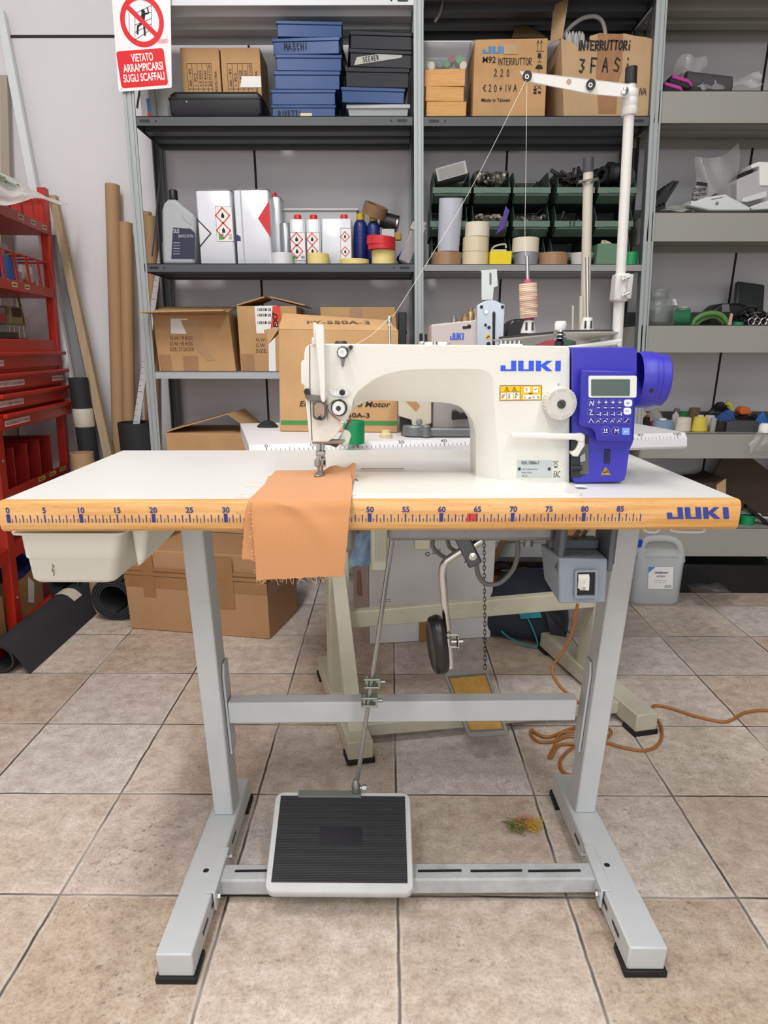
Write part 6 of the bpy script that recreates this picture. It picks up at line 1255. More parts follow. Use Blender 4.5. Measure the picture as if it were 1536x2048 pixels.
for a_, b2_ in (((1068, 178), (1073, 171)), ((1073, 178), (1068, 171)), ((1075, 178), (1082, 171)), ((1082, 178), (1075, 171))): p = at(*a_, Yk-.001); q = at(*b2_, Yk-.001)-p; mb.stroke([(0, 0), (q.x, q.z)], p, X, Z, .0014)
obj('printed_text', mb, INK(), k1, smooth=0, recalc=False)
mb = MB(); mb.hand('INTERRUTTOR', at(995, 130, Yk-.001), X, Z, .018, .0018, adv=.58); mb.hand('220', at(988, 153, Yk-.001), X, Z, .019, .002, adv=1.05); mb.hand('€20+IVA', at(966, 183, Yk-.001), X, Z, .0185, .002, adv=.95); obj('handwriting', mb, INK(), k1, smooth=0, recalc=False)
mb = MB(); a_, b2_ = at(1024, 75, 2.80), at(1092, 75, 2.80); mb.prism([a_, b2_, at(1090, 70, 2.9), at(1033, 39, 2.9)], V((0, .004, .0))); obj('flap', mb, CARDK(), k1)
C = [at(1128, 231, Yk), at(1296, 228, Yk), at(1306, 76, Yk), at(1122, 78, Yk)]; C[0].z = C[1].z = ZM1+.0005
tp = [at(x, y, Yk) for x, y in ((1306, 78), (1290, 74), (1272, 72), (1250, 67), (1225, 69), (1200, 66), (1180, 72), (1178, 95), (1160, 98), (1150, 88), (1135, 82), (1122, 76))]
mb = MB(); d_ = V((0, .2, 0)); zt_ = at(1200, 84, Yk).z
bx = [C[0], C[1], V((C[2].x, Yk, zt_-.02)), V((C[3].x, Yk, zt_-.02))]
fw_ = [C[0], C[1]]+tp
mb.prism(fw_, V((0, .006, 0)))
k2c = mat('cardboard_old', '#c0a17a', .9, var=.12, vscale=8, bump=.2, bscale=60)
k2 = solo('cardboard_box', mb, k2c, 'battered cardboard box with torn rim and black handwriting, holding a grey cable', 'box', smooth=0)
mb = MB(); lx = at(1097, 230, Yk+.12)
mb.prism([C[0]+V((0, .003, 0)), V((lx.x, Yk+.2, ZM1+.0005)), V((at(1097, 80, Yk+.2).x, Yk+.2, zt_+.015)), C[3]+V((0, .003, -.003))], V((.004, .003, 0))); obj('side_panel', mb, k2c, k2, smooth=0)
mb = MB(); mb.box((C[0].x, Yk+.2, ZM1), (C[1].x, Yk+.205, zt_)); obj('back_panel', mb, CARDK(), k2, smooth=0)
mb = MB(); mb.box((C[1].x-.002, Yk+.003, ZM1), (C[1].x+.004, Yk+.2, zt_-.01)); obj('side_panel', mb, k2c, k2, smooth=0)
mb = MB(); mb.prism([at(1100, 88, Yk+.06), at(1125, 76, Yk+.01), at(1138, -6, Yk+.02), at(1108, 0, Yk+.08)], V((.0, .004, 0))); obj('flap', mb, k2c, k2, smooth=0)
quadp(k2, ((1197, 227), (1232, 227), (1236, 165), (1244, 140), (1246, 68), (1196, 67), (1192, 148)), Yk, mat('clear_tape', '#a87c58', .12, var=.25, vscale=18, coat=.5), 'packing_tape', l=.0012)
mb = MB(); mb.hand('INTERRUTTORi', at(1156, 100, Yk-.0018), X, Z, .024, .0045, adv=.62); mb.hand('3FASi', at(1158, 144, Yk-.0018), X, Z, .036, .0045, adv=1.02); mb.hand('IVA', at(1277, 190, Yk-.0018), X, Z, .018, .0018, adv=.5); obj('handwriting', mb, INK(), k2, smooth=0, recalc=False)
mb = MB(); gc = mat('cable_lightgrey', '#b3b1ac', .5)
mb.tube(cr([at(x, y, Yk+.07) for x, y in ((1122, 80), (1140, 55), (1165, 37), (1190, 33), (1205, 44), (1211, 70), (1212, 100))], 6), .0065, 10); mb.tube(cr([at(1133+i*3.2, (66, 100)[i % 2], Yk+.03+.012*(i // 4)) for i in range(12)], 4), .0055, 8); solo('electric_cable', mb, gc, 'light grey coiled cable looping out of the battered cardboard box', 'cable')
mb = MB(); mb.tube(cr([at(x, y, 2.75) for x, y in ((886, -12), (884, 10), (878, 30), (869, 44))], 5), .005, 8); solo('electric_cable', mb, mat('cable_darkgrey', '#7c7a76', .5), 'grey cable end hanging from the top shelf of the middle bay', 'cable')
# ---------------- middle bay: green bins
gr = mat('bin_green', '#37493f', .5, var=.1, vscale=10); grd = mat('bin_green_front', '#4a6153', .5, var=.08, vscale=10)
cols_ = [(861, 940), (945, 1021), (1024, 1101), (1108, 1186), (1191, 1271)]
zr0 = ZM2; hb = .128
bins = {}
cn = ('first', 'second', 'third', 'fourth', 'fifth'); rn_ = ('bottom', 'middle', 'top')
lipz = [None, at(1000, 455, 2.74).z, at(1000, 388, 2.74).z]
rowz = [ZM2, at(1000, 472, 2.74).z, at(1000, 405, 2.74).z, at(1000, 338, 2.74).z]
for j, (x0, x1) in enumerate(cols_):
    for k in range(3):
        zb, zt = rowz[k], rowz[k+1]; ox_ = random.Random(j*7+k).uniform(-.004, .004)
        a, b_ = at(x0+3, 420, 2.73), at(x1-3, 420, 2.73); L_, R_ = a.x+ox_, b_.x+ox_; Yf_ = 2.735
        bt = thing('storage_bin', '%s row green storage bin, %s column from the left, middle bay' % (rn_[k], cn[j]), 'bin', V(((L_+R_)/2, Yf_+.1, zb)), 'green storage bins')
        hh = zt-zb; lip = hh*.42; t = .003
        mb = MB()
        for xx in (L_, R_-t):
            mb.prism([V((xx, Yf_+.03, zb+.001)), V((xx, Yf_+.22, zb+.001)), V((xx, Yf_+.22, zt-.001)), V((xx, Yf_+.05, zt-.001)), V((xx, Yf_+.0, zb+lip+.012)), V((xx, Yf_+.0, zb+lip*.45))], V((t, 0, 0)))
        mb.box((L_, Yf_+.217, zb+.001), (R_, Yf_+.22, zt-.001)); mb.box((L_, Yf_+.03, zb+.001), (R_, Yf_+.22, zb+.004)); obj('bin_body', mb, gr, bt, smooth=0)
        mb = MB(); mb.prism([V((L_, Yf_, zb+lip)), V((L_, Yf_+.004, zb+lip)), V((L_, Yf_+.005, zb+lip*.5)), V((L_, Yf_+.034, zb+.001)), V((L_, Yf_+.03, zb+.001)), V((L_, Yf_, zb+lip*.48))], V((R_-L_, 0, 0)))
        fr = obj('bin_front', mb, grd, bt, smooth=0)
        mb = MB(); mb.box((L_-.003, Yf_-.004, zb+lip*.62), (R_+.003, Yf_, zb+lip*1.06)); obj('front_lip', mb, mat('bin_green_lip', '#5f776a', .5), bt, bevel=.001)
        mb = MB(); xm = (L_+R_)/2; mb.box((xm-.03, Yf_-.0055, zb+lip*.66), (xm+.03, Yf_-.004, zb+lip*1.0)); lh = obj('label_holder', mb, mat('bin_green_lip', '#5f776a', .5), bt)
        if j == 3 and k == 1: mb = MB(); mb.hand('50', V((xm-.014, Yf_-.006, zb+lip*.7)), X, Z, .013, .0022, adv=1); obj('handwriting', mb, INK(), lh, smooth=0, recalc=False)
        bins[j, k] = (L_, R_, Yf_, zb, lip, zt)
def fill(j, k, n_, pal, name, label, cat, kind, size, seed, hi=.5):
    L_, R_, Yf_, zb, lip, zt = bins[j, k]; rn = random.Random(seed); mb = MB()
    for i in range(n_):
        p = V((rn.uniform(L_+.015, R_-.015), rn.uniform(Yf_+.025, Yf_+.09), zb+lip*rn.uniform(.7, 1.0)+hi*.02)); s = rn.uniform(.6, 1.3)*size
        d = V((rn.uniform(-1, 1), rn.uniform(-.6, .6), rn.uniform(-.3, .6))).normalized()
        if kind == 'rod': mb.cyl(p-d*s*1.6, p+d*s*1.6, s*.22, n=8)
        elif kind == 'ring': mb.ring(p, s*.5, s*.9, s*.5, d, 14)
        else:
            M = Matrix.Translation(p) @ d.to_track_quat('Z', 'Y').to_matrix().to_4x4(); mb.box((-s*.5, -s*.35, -s*.3), (s*.5, s*.35, s*.3), M)
    o = solo(name, mb, pal, label, cat, smooth=30, bevel=0, kind='stuff'); return o
pp_ = mat('parts_dark', '#4c4a48', .4, .4, var=.5, vscale=60, col2='#1b1a1a'); pl_ = mat('parts_light', '#8c8983', .35, .5, var=.5, vscale=40, col2='#2b2a29'); pw_ = mat('parts_mixed', '#b5ab9c', .5, var=.6, vscale=30, col2='#5a3434')
fill(1, 2, 60, pl_, 'machine_parts', 'mixed metal machine parts heaped in the second top bin', 'parts', 'ring', .017, 1, 2.2)
fill(2, 2, 20, pp_, 'machine_parts', 'dark pointed parts in the third top bin', 'parts', 'rod', .014, 2, .6)
fill(3, 2, 36, pp_, 'machine_parts', 'dark rods and strips sticking up from the fourth top bin', 'parts', 'rod', .022, 3, 2.2)
fill(4, 2, 50, mat('rubber_black', '#17181a', .5), 'rubber_parts', 'black rubber rings heaped in the fifth top bin', 'parts', 'ring', .028, 4, 2.6)
fill(0, 2, 8, pp_, 'machine_parts', 'a few dark parts in the first top bin under the grey box', 'parts', 'box', .014, 8, .2)
fill(1, 1, 40, pw_, 'small_parts', 'pink white and dark small parts in the second middle bin', 'parts', 'box', .013, 5, 1.2)
fill(2, 1, 50, pl_, 'small_parts', 'small shiny parts in the third middle bin', 'parts', 'ring', .011, 6, .8)
fill(3, 1, 20, pp_, 'small_parts', 'dark rods in the fourth middle bin', 'parts', 'rod', .016, 7, .6)
fill(4, 1, 16, pp_, 'small_parts', 'dark small parts in the fifth middle bin', 'parts', 'box', .013, 9, .3)
fill(0, 1, 14, pl_, 'small_parts', 'shiny small parts in the first middle bin behind the rolled plastic sheet', 'parts', 'ring', .012, 10, .4)
L_, R_, Yf_, zb, lip, zt = bins[0, 2]
mb = MB(); RM = Matrix.Translation(V(((L_+R_)/2+.004, Yf_+.04, zt-.022))) @ Matrix.Rotation(math.radians(-14), 4, 'Y'); mb.box((-.052, -.02, -.0), (.052, .1, .04), RM); gbx = solo('grey_box', mb, mat('box_palegrey', '#b9b7b5', .6), 'pale grey printed box tilted on top of the first green bin', 'box', bevel=.001)
mb = MB()
for k in range(12): mb.stroke([(-.045, .0), (.044, .0)], RM @ V((0, -.0205, .004+k*.0028)), RM.to_3x3() @ X, RM.to_3x3() @ Z, .0009, .0004)
obj('printed_text', mb, mat('print_midgrey', '#8b8987', .7), gbx, smooth=0, recalc=False)
# in front of the bins
FYm = 2.69
btm = mat('tape_tan', '#a5805f', .3); clt = mat('tape_cream', '#ded3b0', .25)
grp = 'tape rolls in front of the green bins'
roll(865, 926, 502, ZM2, FYm, btm, 'brown tape roll at the foot of the rolled plastic sheet', grp)
zq = at(950, 502, FYm).z
roll(927, 981, 502, ZM2, FYm, clt, 'lower clear cream tape roll of the tall stack', grp); roll(928, 982, 471, zq+.0008, FYm, clt, 'middle clear cream tape roll of the tall stack', grp, h=at(950, 471, FYm).z-zq-.002)
z2_ = at(950, 471, FYm).z; roll(933, 983, 442, z2_, FYm, mat('tape_offwhite', '#e5dcc6', .5), 'off white masking tape roll on top of the tall stack', grp)
o, M, w_, d_, h = sbox('yellow_box', 981, 1024, 502, ZM2, FYm, .05, mat('box_yellow', '#efd412', .5), 'small bright yellow box between the tape rolls', 'box')
roll(1032, 1082, 503, ZM2, FYm, mat('tape_silver', '#9a9ca4', .35, .3), 'silver grey tape roll under the cream masking tape', grp)
roll(1030, 1084, 473, at(1056, 503, FYm).z+.0006, FYm, mat('tape_offwhite', '#e5dcc6', .5), 'cream masking tape roll on top of the silver roll', grp)
roll(1083, 1143, 503, ZM2, FYm, btm, 'brown tape roll right of the silver roll', grp)
a, b_ = at(1146, 504, FYm), at(1192, 504, FYm); r = (b_.x-a.x)/2; c = V(((a.x+b_.x)/2, FYm+r, ZM2)); mb = MB(); mb.lathe(c, [(r*.8, 0), (r, a.z-ZM2), (r*.92, a.z-ZM2), (r*.75, .004), (0, .004)], n=28, caps=False); solo('white_bowl', mb, mat('bowl_white', '#cfcfc8', .4), 'white plastic cup between brown tape and green box', 'cup')
o, M, w_, d_, h = sbox('green_bin', 1196, 1238, 487, ZM2, FYm, .07, mat('binbox_green', '#5f8069', .5), 'small upright green bin in front, next to the white pole', 'bin')
mb = MB(); mb.ring(M @ V((0, 0, h-.002)), .012, .019, .01, (0.2, -.5, .9)); solo('tape_ring', mb, clt, 'small tape ring sitting on the small upright green bin', 'tape')
roll(1254, 1280, 503, ZM2, FYm, mat('tape_green', '#13955a', .35), 'green tape roll beside the right upright', grp)
mb = MB(); a, b_ = at(875, 502, 2.71), at(918, 502, 2.71); t0, t1 = at(878, 397, 2.72), at(927, 392, 2.72); zz_ = at(900, 502, FYm).z+.001
def rollsheet(c0, c1, r0_, r1_): mb = MB(); mb.loft([[c+V((r*math.cos(t), r*.75*math.sin(t), s*.004*math.sin(t*1))) for t in [2*math.pi*k/28 for k in range(28)]] for c, r, s in ((c0, r0_, 0), (c1, r1_, 1))], caps=False); return mb
mb = rollsheet(V(((a.x+b_.x)/2, 2.715, zz_)), V(((t0.x+t1.x)/2, 2.715, t0.z)), (b_.x-a.x)/2, (t1.x-t0.x)/2); o = solo('plastic_roll', mb, mat('sheet_milky', '#c6c9d4', .25, trans=.2), 'milky rolled plastic sheet standing on the brown tape roll', 'roll')
mb = MB(); p = at(991, 470, 2.71); mb.prism([p, p+V((.03, 0, .02)), p+V((.045, 0, .075)), p+V((.03, 0, .09)), p+V((.02, 0, .05))], V((0, .008, 0))); solo('purple_tool', mb, mat('purple', '#4b2f86', .45), 'purple plastic tool in front of the second bottom bin', 'tool', bevel=.002)
mb = MB(); p = at(983, 500, 2.70); mb.tube(cr([p, p+V((.012, 0, .012)), p+V((.045, 0, .018)), p+V((.05, 0, .006))], 4), .003, 6); mb.box((p.x-.002, p.y, ZM2), (p.x+.052, p.y+.01, p.z+.002)); solo('plastic_clip', mb, mat('clip_cream', '#c9c3ab', .5), 'cream plastic clip behind the yellow box', 'clip')
# ------------------------------------------------------------------ right unit: odds and ends on the deep shelves
crystal = mat('bag_clear', '#dcdada', .1, trans=.8, bump=1, bscale=60, spec=1)
def bag(fn, nu, nv, m, name, label, cat, seed, amp=.012, thick=0):
    rn = random.Random(seed); ph = [rn.uniform(0, 6) for _ in range(8)]
    def g(u, v):
        p = V(fn(u, v)); k = math.sin(math.pi*u)*1
        return p+V((math.sin(v*9+ph[0]+u*5), math.sin(u*13+ph[1]+v*7), math.sin(u*8+ph[2])*math.cos(v*11+ph[3])))*amp*.5
    mb = MB(); mb.grid(g, nu, nv, thick); return solo(name, mb, m, label, cat, smooth=60)
def blob(pts, Y0, dep, m, name, label, cat, group=None, bevel=.006, n=0):
    mb = MB(); mb.prism([at(x, y, Y0) for x, y in pts], V((0, dep, 0))); return solo(name, mb, m, label, cat, group, bevel=bevel)
RY = 2.72
pink = mat('magenta', '#c0409a', .45)
for i, (pts, lab) in enumerate((([(1338, 158), (1345, 148), (1378, 158), (1386, 168), (1384, 176), (1375, 180), (1338, 168)], 'upper black and magenta sanding block on the top deep shelf'), ([(1324, 176), (1330, 163), (1362, 172), (1368, 182), (1324, 190)], 'lower black and magenta sanding block on the top deep shelf'))):
    o = blob(pts, RY+.02*(1-i), .09, mat('block_black', '#1d1c20', .6), 'sanding_block', lab, 'tool', 'black and magenta blocks', .008)
    top_ = [(x, y) for x, y in pts[1:4]]; mb = MB(); q = [at(x, y-.5, RY+.02*(1-i)-.004) for x, y in top_]; mb.prism(q+[p-Z*.011 for p in q[::-1]], V((0, .098, 0))); obj('pad', mb, pink, o, label='magenta pad', bevel=.003)
mb = MB(); p, q = at(1374, 164, RY+.03), at(1455, 170, RY+.06); zc = ZR[0]+.032
mb.cyl(V((p.x, RY+.06, zc+.016)), V((q.x, RY+.05, zc)), .034, .032, n=28); o = solo('sandpaper_roll', mb, mat('roll_charcoal', '#4a484c', .75), 'charcoal roll of abrasive cloth lying on the top deep shelf', 'roll')
mb = MB(); mb.lathe(V((q.x, RY+.05, zc)), [(.031, .001), (.012, .0015), (.012, -.004), (0, -.004)], X, 24, caps=False); obj('roll_end', mb, mat('roll_end_grey', '#8b8780', .7), o)
mb = MB(); mb.prism([at(x, y, RY+.09) for x, y in ((1362, 146), (1394, 144), (1386, 160), (1362, 160))], V((0, .03, 0))); solo('brown_block', mb, mat('block_brown', '#6b4a34', .7), 'small brown block behind the magenta sanding blocks', 'block')
bag(lambda u, v: at(1350+60*u, 108+70*v+14*abs(u-.5), RY+.1-.03*math.sin(u*3.1)), 10, 10, crystal, 'plastic_bag', 'crumpled clear plastic bag standing behind the charcoal roll', 'bag', 3)
bag(lambda u, v: at(1450+72*u, 178-8*u-26*v*(.5+u*.5), RY+.06+.04*v), 12, 8, crystal, 'plastic_bag', 'flat clear plastic bag at the right of the top deep shelf', 'bag', 5)
bag(lambda u, v: at(1398+50*u, 178-28*v*(1-abs(2*u-1)*.4), RY+.01+.03*v), 10, 8, crystal, 'plastic_bag', 'crumpled clear plastic wrapped over the charcoal roll', 'bag', 8)
# second deep shelf
vb = mat('vent_black', '#26262a', .55)
mb = MB()
for k in range(4):
    a, b_ = at(1306+8*k, 418-3*k, RY+.05), at(1338+7*k, 372-5*k+(6 if k == 3 else 0), RY+.05); d = (b_-a).normalized(); q = V((-d.z, 0, d.x))
    mb.prism([a, b_, b_+q*.008, a+q*.012], V((0, .1, 0)))
mb.box((at(1312, 400, RY).x, RY+.06, ZR[1]), (at(1345, 400, RY).x, RY+.12, ZR[1]+.04)); solo('fan_blades', mb, vb, 'dark fan like blades leaning on the right upright', 'part', bevel=.002)
o = bag(lambda u, v: at(1384+86*u+16*v-8*v*v, 421-(108+26*u-14*math.sin(math.pi*u))*v, RY+.11-.02*math.sin(3*u)), 14, 14, crystal, 'plastic_bag', 'tall clear plastic bag with printed dark words leaning on the back wall', 'bag', 11, .01)
mb = MB()
for i, s_ in enumerate(('Original', 'Ersatzteil', 'Part')): mb.text(s_, at(1386-2*i, 384+i*10, RY+.085), (X+Z*.12), Z-X*.12, .012, bold=.02, w=(.045, .05, .022)[i])
mb.face([at(x, y, RY+.084) for x, y in ((1392, 371), (1415, 373), (1415, 366), (1393, 363))]); obj('printed_text', mb, INK(), o, smooth=0, recalc=False)
mb = MB(); mb.lathe(at(1430, 405, RY+.1), [(.028, -.012), (.03, 0), (.028, .012), (0, .012)], (.7, -.6, .3), 24); solo('felt_disc', mb, mat('felt_brown', '#54493f', .8), 'brown grey disc inside the tall clear plastic bag', 'disc')
cw = mat('casting_white', '#d9dcdc', .35)
mb = MB(); mb.prism([at(x, y, RY) for x, y in ((1376, 408), (1380, 401), (1392, 402), (1412, 394), (1452, 388), (1460, 393), (1500, 414), (1502, 421), (1420, 421), (1383, 412))], V((0, .07, 0))); o = solo('lamp_bracket', mb, cw, 'white cast bracket with round holes lying on the second deep shelf', 'bracket', bevel=.004)
for x, y, r in ((1380, 405, .004), (1434, 407, .006)):
    mb = MB(); mb.lathe(at(x, y, RY-.0005), [(r, 0), (0, 0)], Yv, 14, caps=False); obj('hole', mb, mat('hole_grey', '#77787a', .6), o)
mb = MB(); mb.face([at(x, y, RY-.001) for x, y in ((1422, 398), (1450, 393), (1440, 396.5), (1424, 399.5))]); obj('slot', mb, mat('hole_grey', '#77787a', .6), o)
blob([(1486, 396), (1534, 381), (1534, 394), (1494, 404), (1484, 403)], RY+.01, .04, cw, 'metal_bracket', 'small white metal angle with screw holes above the cast bracket', 'bracket', bevel=.002)
blob([(1500, 413), (1538, 400), (1550, 410), (1550, 418), (1505, 420)], RY, .06, cw, 'metal_bracket', 'white metal plate at the right end of the second deep shelf', 'bracket', bevel=.003)
bag(lambda u, v: at(1322+66*u, 422-12*math.sin(math.pi*u)*v, RY+.0+.04*v), 10, 5, mat('crumpled_foil', '#9ea39c', .4, bump=1, bscale=80), 'foil_wrap', 'crumpled grey green wrapping in front of the dark blades', 'wrap', 2, .008)
o = blob([(1474, 418), (1474, 360), (1480, 356), (1560, 322), (1560, 400), (1500, 412)], RY+.05, .16, mat('box_greywhite', '#b7b5b6', .6), 'carton', 'grey white box tipped on its corner on the second deep shelf', 'box')
mb = MB(); mb.prism([at(x, y, RY+.045) for x, y in ((1503, 329), (1518, 323), (1570, 325), (1570, 372), (1520, 371), (1519, 332), (1503, 337))], V((0, .12, 0))); obj('box_lid', mb, WHT(), o, bevel=.002)
mb = MB(); mb.prism([at(x, y, RY+.08) for x, y in ((1474, 362), (1503, 331), (1503, 346), (1478, 372))], V((0, .1, 0))); obj('foam_edge', mb, BLK(), o)
# third deep shelf
z = ZR[2]; c = at(1308, 650, RY+.08); c.z = z; r = .062; h_ = at(1308, 580, RY+.08).z-z
mb = MB(); mb.lathe(c, [(r*.85, 0), (r, h_*.12), (r, h_*.6), (r*.9, h_*.72), (r*.58, h_*.82), (r*.58, h_*.93), (r*.66, h_*.95), (r*.66, h_), (r*.56, h_), (r*.5, h_*.82), (r*.85, h_*.7), (r*.92, h_*.1), (0, h_*.06)], n=32, caps=False); jar = solo('glass_jar', mb, mat('glass_dark', '#a9b0ae', .05, trans=.8, spec=.9), 'wide glass jar beside the right upright', 'jar')
fillm = mat('jar_contents', '#6b6864', .6, var=.6, vscale=60, col2='#2b2927')
mb = MB(); mb.lathe(c, [(r*.88, .012), (r*.88, h_*.42), (0, h_*.46)], n=24); obj('contents', mb, fillm, jar)
blob([(1334, 612), (1336, 598), (1352, 598), (1356, 611)], RY+.12, .05, WHT(), 'white_box', 'small white box lid behind the green felt roll', 'box', bevel=.002)
blob([(1333, 650), (1334, 612), (1356, 612), (1356, 650)], RY+.125, .06, mat('grey_carton', '#8b8a86', .7), 'grey_box', 'small grey box under the white lid on the third deep shelf', 'box', bevel=.002)
mb = MB(); c = at(1364, 635, RY+.12); c.z = z; mb.lathe(c, [(.016, 0), (.02, .06), (.023, .062), (.023, .068)], n=20); solo('plastic_cup', mb, mat('cup_grey', '#b5b3ab', .4), 'pale plastic cup behind the green felt roll', 'cup')
mb = MB(); p = at(1348, 638, RY+.03); mb.cyl(p, p+V((.05, -.02, .002)), .026, n=24); o = solo('felt_roll', mb, mat('green_felt', '#1f6a45', .85), 'dark green roll with flat round end on the third deep shelf', 'roll'); o.location.z = z
gh = mat('hose_green', '#5b8a4a', .5)
mb = MB(); mb.tube(cr([at(x, y, RY+.02) for x, y in ((1384, 652), (1390, 640), (1405, 630), (1425, 626), (1442, 630), (1452, 640), (1460, 652))], 6), .0085, 8); mb.tube(cr([at(x, y, RY+.035) for x, y in ((1390, 652), (1400, 642), (1418, 634), (1434, 634), (1448, 646))], 6), .0075, 8); solo('rubber_hose', mb, gh, 'green rubber hose bent in an arc on the third deep shelf', 'hose')
o = blob([(1420, 625), (1440, 607), (1480, 606), (1500, 612), (1500, 652), (1420, 652)], RY+.1, .1, BLK(), 'toolbox', 'black rounded case behind the green hose', 'case', bevel=.01)
mb = MB(); mb.prism([at(x, y, RY+.098) for x, y in ((1444, 624), (1444, 609), (1458, 608), (1460, 624))], V((0, .003, 0))); obj('label', mb, mat('foil_label', '#8f8f90', .2, .7), o)
mb = MB(); mb.box((-.065, -.01, 0), (.065, .01, .16), Matrix.Translation(V((at(1500, 640, RY+.16).x, RY+.17, z))) @ Matrix.Rotation(-.25, 4, 'X') @ Matrix.Rotation(.3, 4, 'Z')); solo('picture_frame', mb, mat('frame_dark', '#34383a', .5), 'dark grey flat frame leaning on the back wall, third deep shelf', 'frame', bevel=.008)
mb = MB(); rn = random.Random(4)
for i in range(7): a = rn.uniform(0, 3); p = at(1475+i*9, 634-rn.uniform(0, 22), RY+.09); mb.tube([p+V((.022*math.cos(t), .01*math.sin(t*2+a), .018*math.sin(t))) for t in [2*math.pi*k/12 for k in range(12)]], .006, 6, closed=True)
o = solo('cable_bundle', mb, BLK(), 'black cable bundle in front of the dark frame, third deep shelf', 'cable'); o.location.z = z
mb = MB(); a = at(1456, 650, RY); mb.prism([a, a+X*.012, at(1466, 628, RY)+X*.0, at(1462, 626, RY)], V((0, .006, 0))); solo('wood_stick', mb, mat('stick_tan', '#cfa78a', .7), 'short tan wooden stick beside the green hose', 'stick')
mb = MB(); p = at(1475, 648, RY+.03); mb.lathe(V((p.x, p.y, z)), [(.02, 0), (.02, .011), (.012, .013), (0, .013)], n=20, caps=False); solo('jar_lid', mb, mat('lid_green', '#1f8a5a', .5), 'flat green lid beside the tan stick', 'lid')
for x, lab in ((1509, 'steel scissors lying on the third deep shelf'), (1534, 'second pair of steel scissors at the right frame edge')):
    mb = MB()
    for s in (-1, 1): c = at(x+s*6, 645, RY+.01); mb.tube([c+V((.011*math.cos(t), .002, .012*math.sin(t))) for t in [2*math.pi*k/14 for k in range(14)]], .0022, 6, closed=True); mb.tube([c+Z*.012, at(x-s*1.5, 628, RY+.03)], .003, 6)
    o = solo('scissors', mb, CHR(), lab, 'scissors'); o.location.z = z
# fourth deep shelf: thread cones
z = ZR[3]
def spool(x0, x1, yt, yb, Y_, col, label, taper=.9, core=None, name='thread_cone', lay=None):
    a, b_ = at(x0, yb, Y_), at(x1, yb, Y_); r = (b_.x-a.x)/2; h = max(.02, at((x0+x1)/2, yt, Y_+r*.5).z-z); c = V(((a.x+b_.x)/2, Y_+r, z))
    m = mat('thread_'+col[1:], col, .8, bump=.5, bscale=300, stretch=(1, 1, 12), var=.08, vscale=40)
    mb = MB()
    if lay: mb.lathe(V((c.x, c.y, z+r*.9)), [(r*.85, -h*.5), (r, -h*.42), (r*.6, h*.5)], lay, 24)
    else: mb.lathe(c, [(r*.9, 0), (r, .004), (r*taper, h*.94), (r*taper*.8, h)], n=28)
    o = solo(name, mb, m, label, 'thread', 'thread cones on the fourth deep shelf')
    if core: mb = MB(); mb.lathe(c+Z*h, [(r*.35, -.004), (r*.35, .006), (0, .007)], n=16, caps=False); obj('core', mb, mat('core_'+core[1:], core, .5), o)
    return o
spool(1284, 1302, 834, 866, RY+.02, '#2a1f26', 'very dark thread cone with red top beside the blue motor cover', .7, '#b22330'); spool(1300, 1312, 842, 866, RY+.03, '#b5283a', 'slim red thread spool between dark cone and pale blue spool', .95)
spool(1308, 1352, 841, 868, RY, '#8fa3bf', 'wide pale blue thread spool with white core', .98, '#e6e6e2'); spool(1354, 1386, 835, 866, RY, '#e0d6c6', 'tall cream thread cone between pale blue and yellow', .9)
spool(1387, 1420, 834, 866, RY, '#ddc84e', 'yellow thread cone on the fourth deep shelf', .75, '#c9c9c4'); spool(1343, 1357, 828, 862, RY+.1, '#c3c2c0', 'pale grey spool behind the pale blue spool', .95, '#d8d8d8')
spool(1357, 1376, 823, 862, RY+.1, '#1f6e3c', 'dark green thread cone behind the cream cone', .9); spool(1376, 1400, 816, 862, RY+.12, '#6d5a43', 'brown thread cone behind the yellow cone', .9); spool(1344, 1356, 817, 862, RY+.15, '#7e7682', 'mauve grey spool at the back behind the pale grey spool', .95)
spool(1410, 1430, 831, 862, RY+.06, '#d9c6cf', 'white spool with lilac band right of the yellow cone', .98); spool(1421, 1432, 836, 865, RY+.01, '#a5a29a', 'narrow grey spool edge right of the yellow cone', 1)
spool(1433, 1452, 843, 866, RY+.01, '#2c2523', 'black thread spool right of the yellow cone', .95)
spool(1278, 1312, 808, 852, RY+.07, '#d8c8a2', 'cream thread cone lying on its side with green core end', .8, None, lay=(.7, -.5, -.5)); spool(1304, 1336, 810, 852, RY+.06, '#a9a39d', 'grey thread cone lying behind the pale blue spool', .8, None, lay=(.5, -.4, -.75))
mb = MB(); p = at(1284, 813, RY+.055); mb.lathe(p, [(.013, 0), (.012, .008), (0, .008)], (-.7, -.5, .3), 16); solo('cone_core', mb, mat('core_green', '#14683d', .5), 'green core of a thread cone beside the handwheel', 'core')
blob([(1452, 866), (1455, 843), (1518, 843), (1518, 866)], RY+.01, .12, mat('crate_charcoal', '#46464a', .6), 'crate', 'charcoal plastic crate on the fourth deep shelf', 'crate', bevel=.002)
bag(lambda u, v: at(1432+40*u, 843-22*math.sin(math.pi*u)*v, RY+.03+.05*v), 10, 6, mat('cloth_blue', '#2c4a86', .8), 'blue_cloth', 'crumpled blue cloth on the charcoal crate', 'cloth', 4, .014)
bag(lambda u, v: at(1405+70*u, 838-30*math.sin(math.pi*min(1, u*1.1))*v-4*u, RY+.12+.05*v), 10, 6, BLK(), 'black_bag', 'black crumpled bag with yellow green edge behind the cones', 'bag', 9, .014)
mb = MB(); mb.tube(cr([at(x, y, RY+.11) for x, y in ((1452, 806), (1460, 810), (1464, 820))], 4), .008, 8); solo('lime_strap', mb, mat('lime', '#b9bf3a', .5), 'short lime green strap on the black crumpled bag', 'strap')
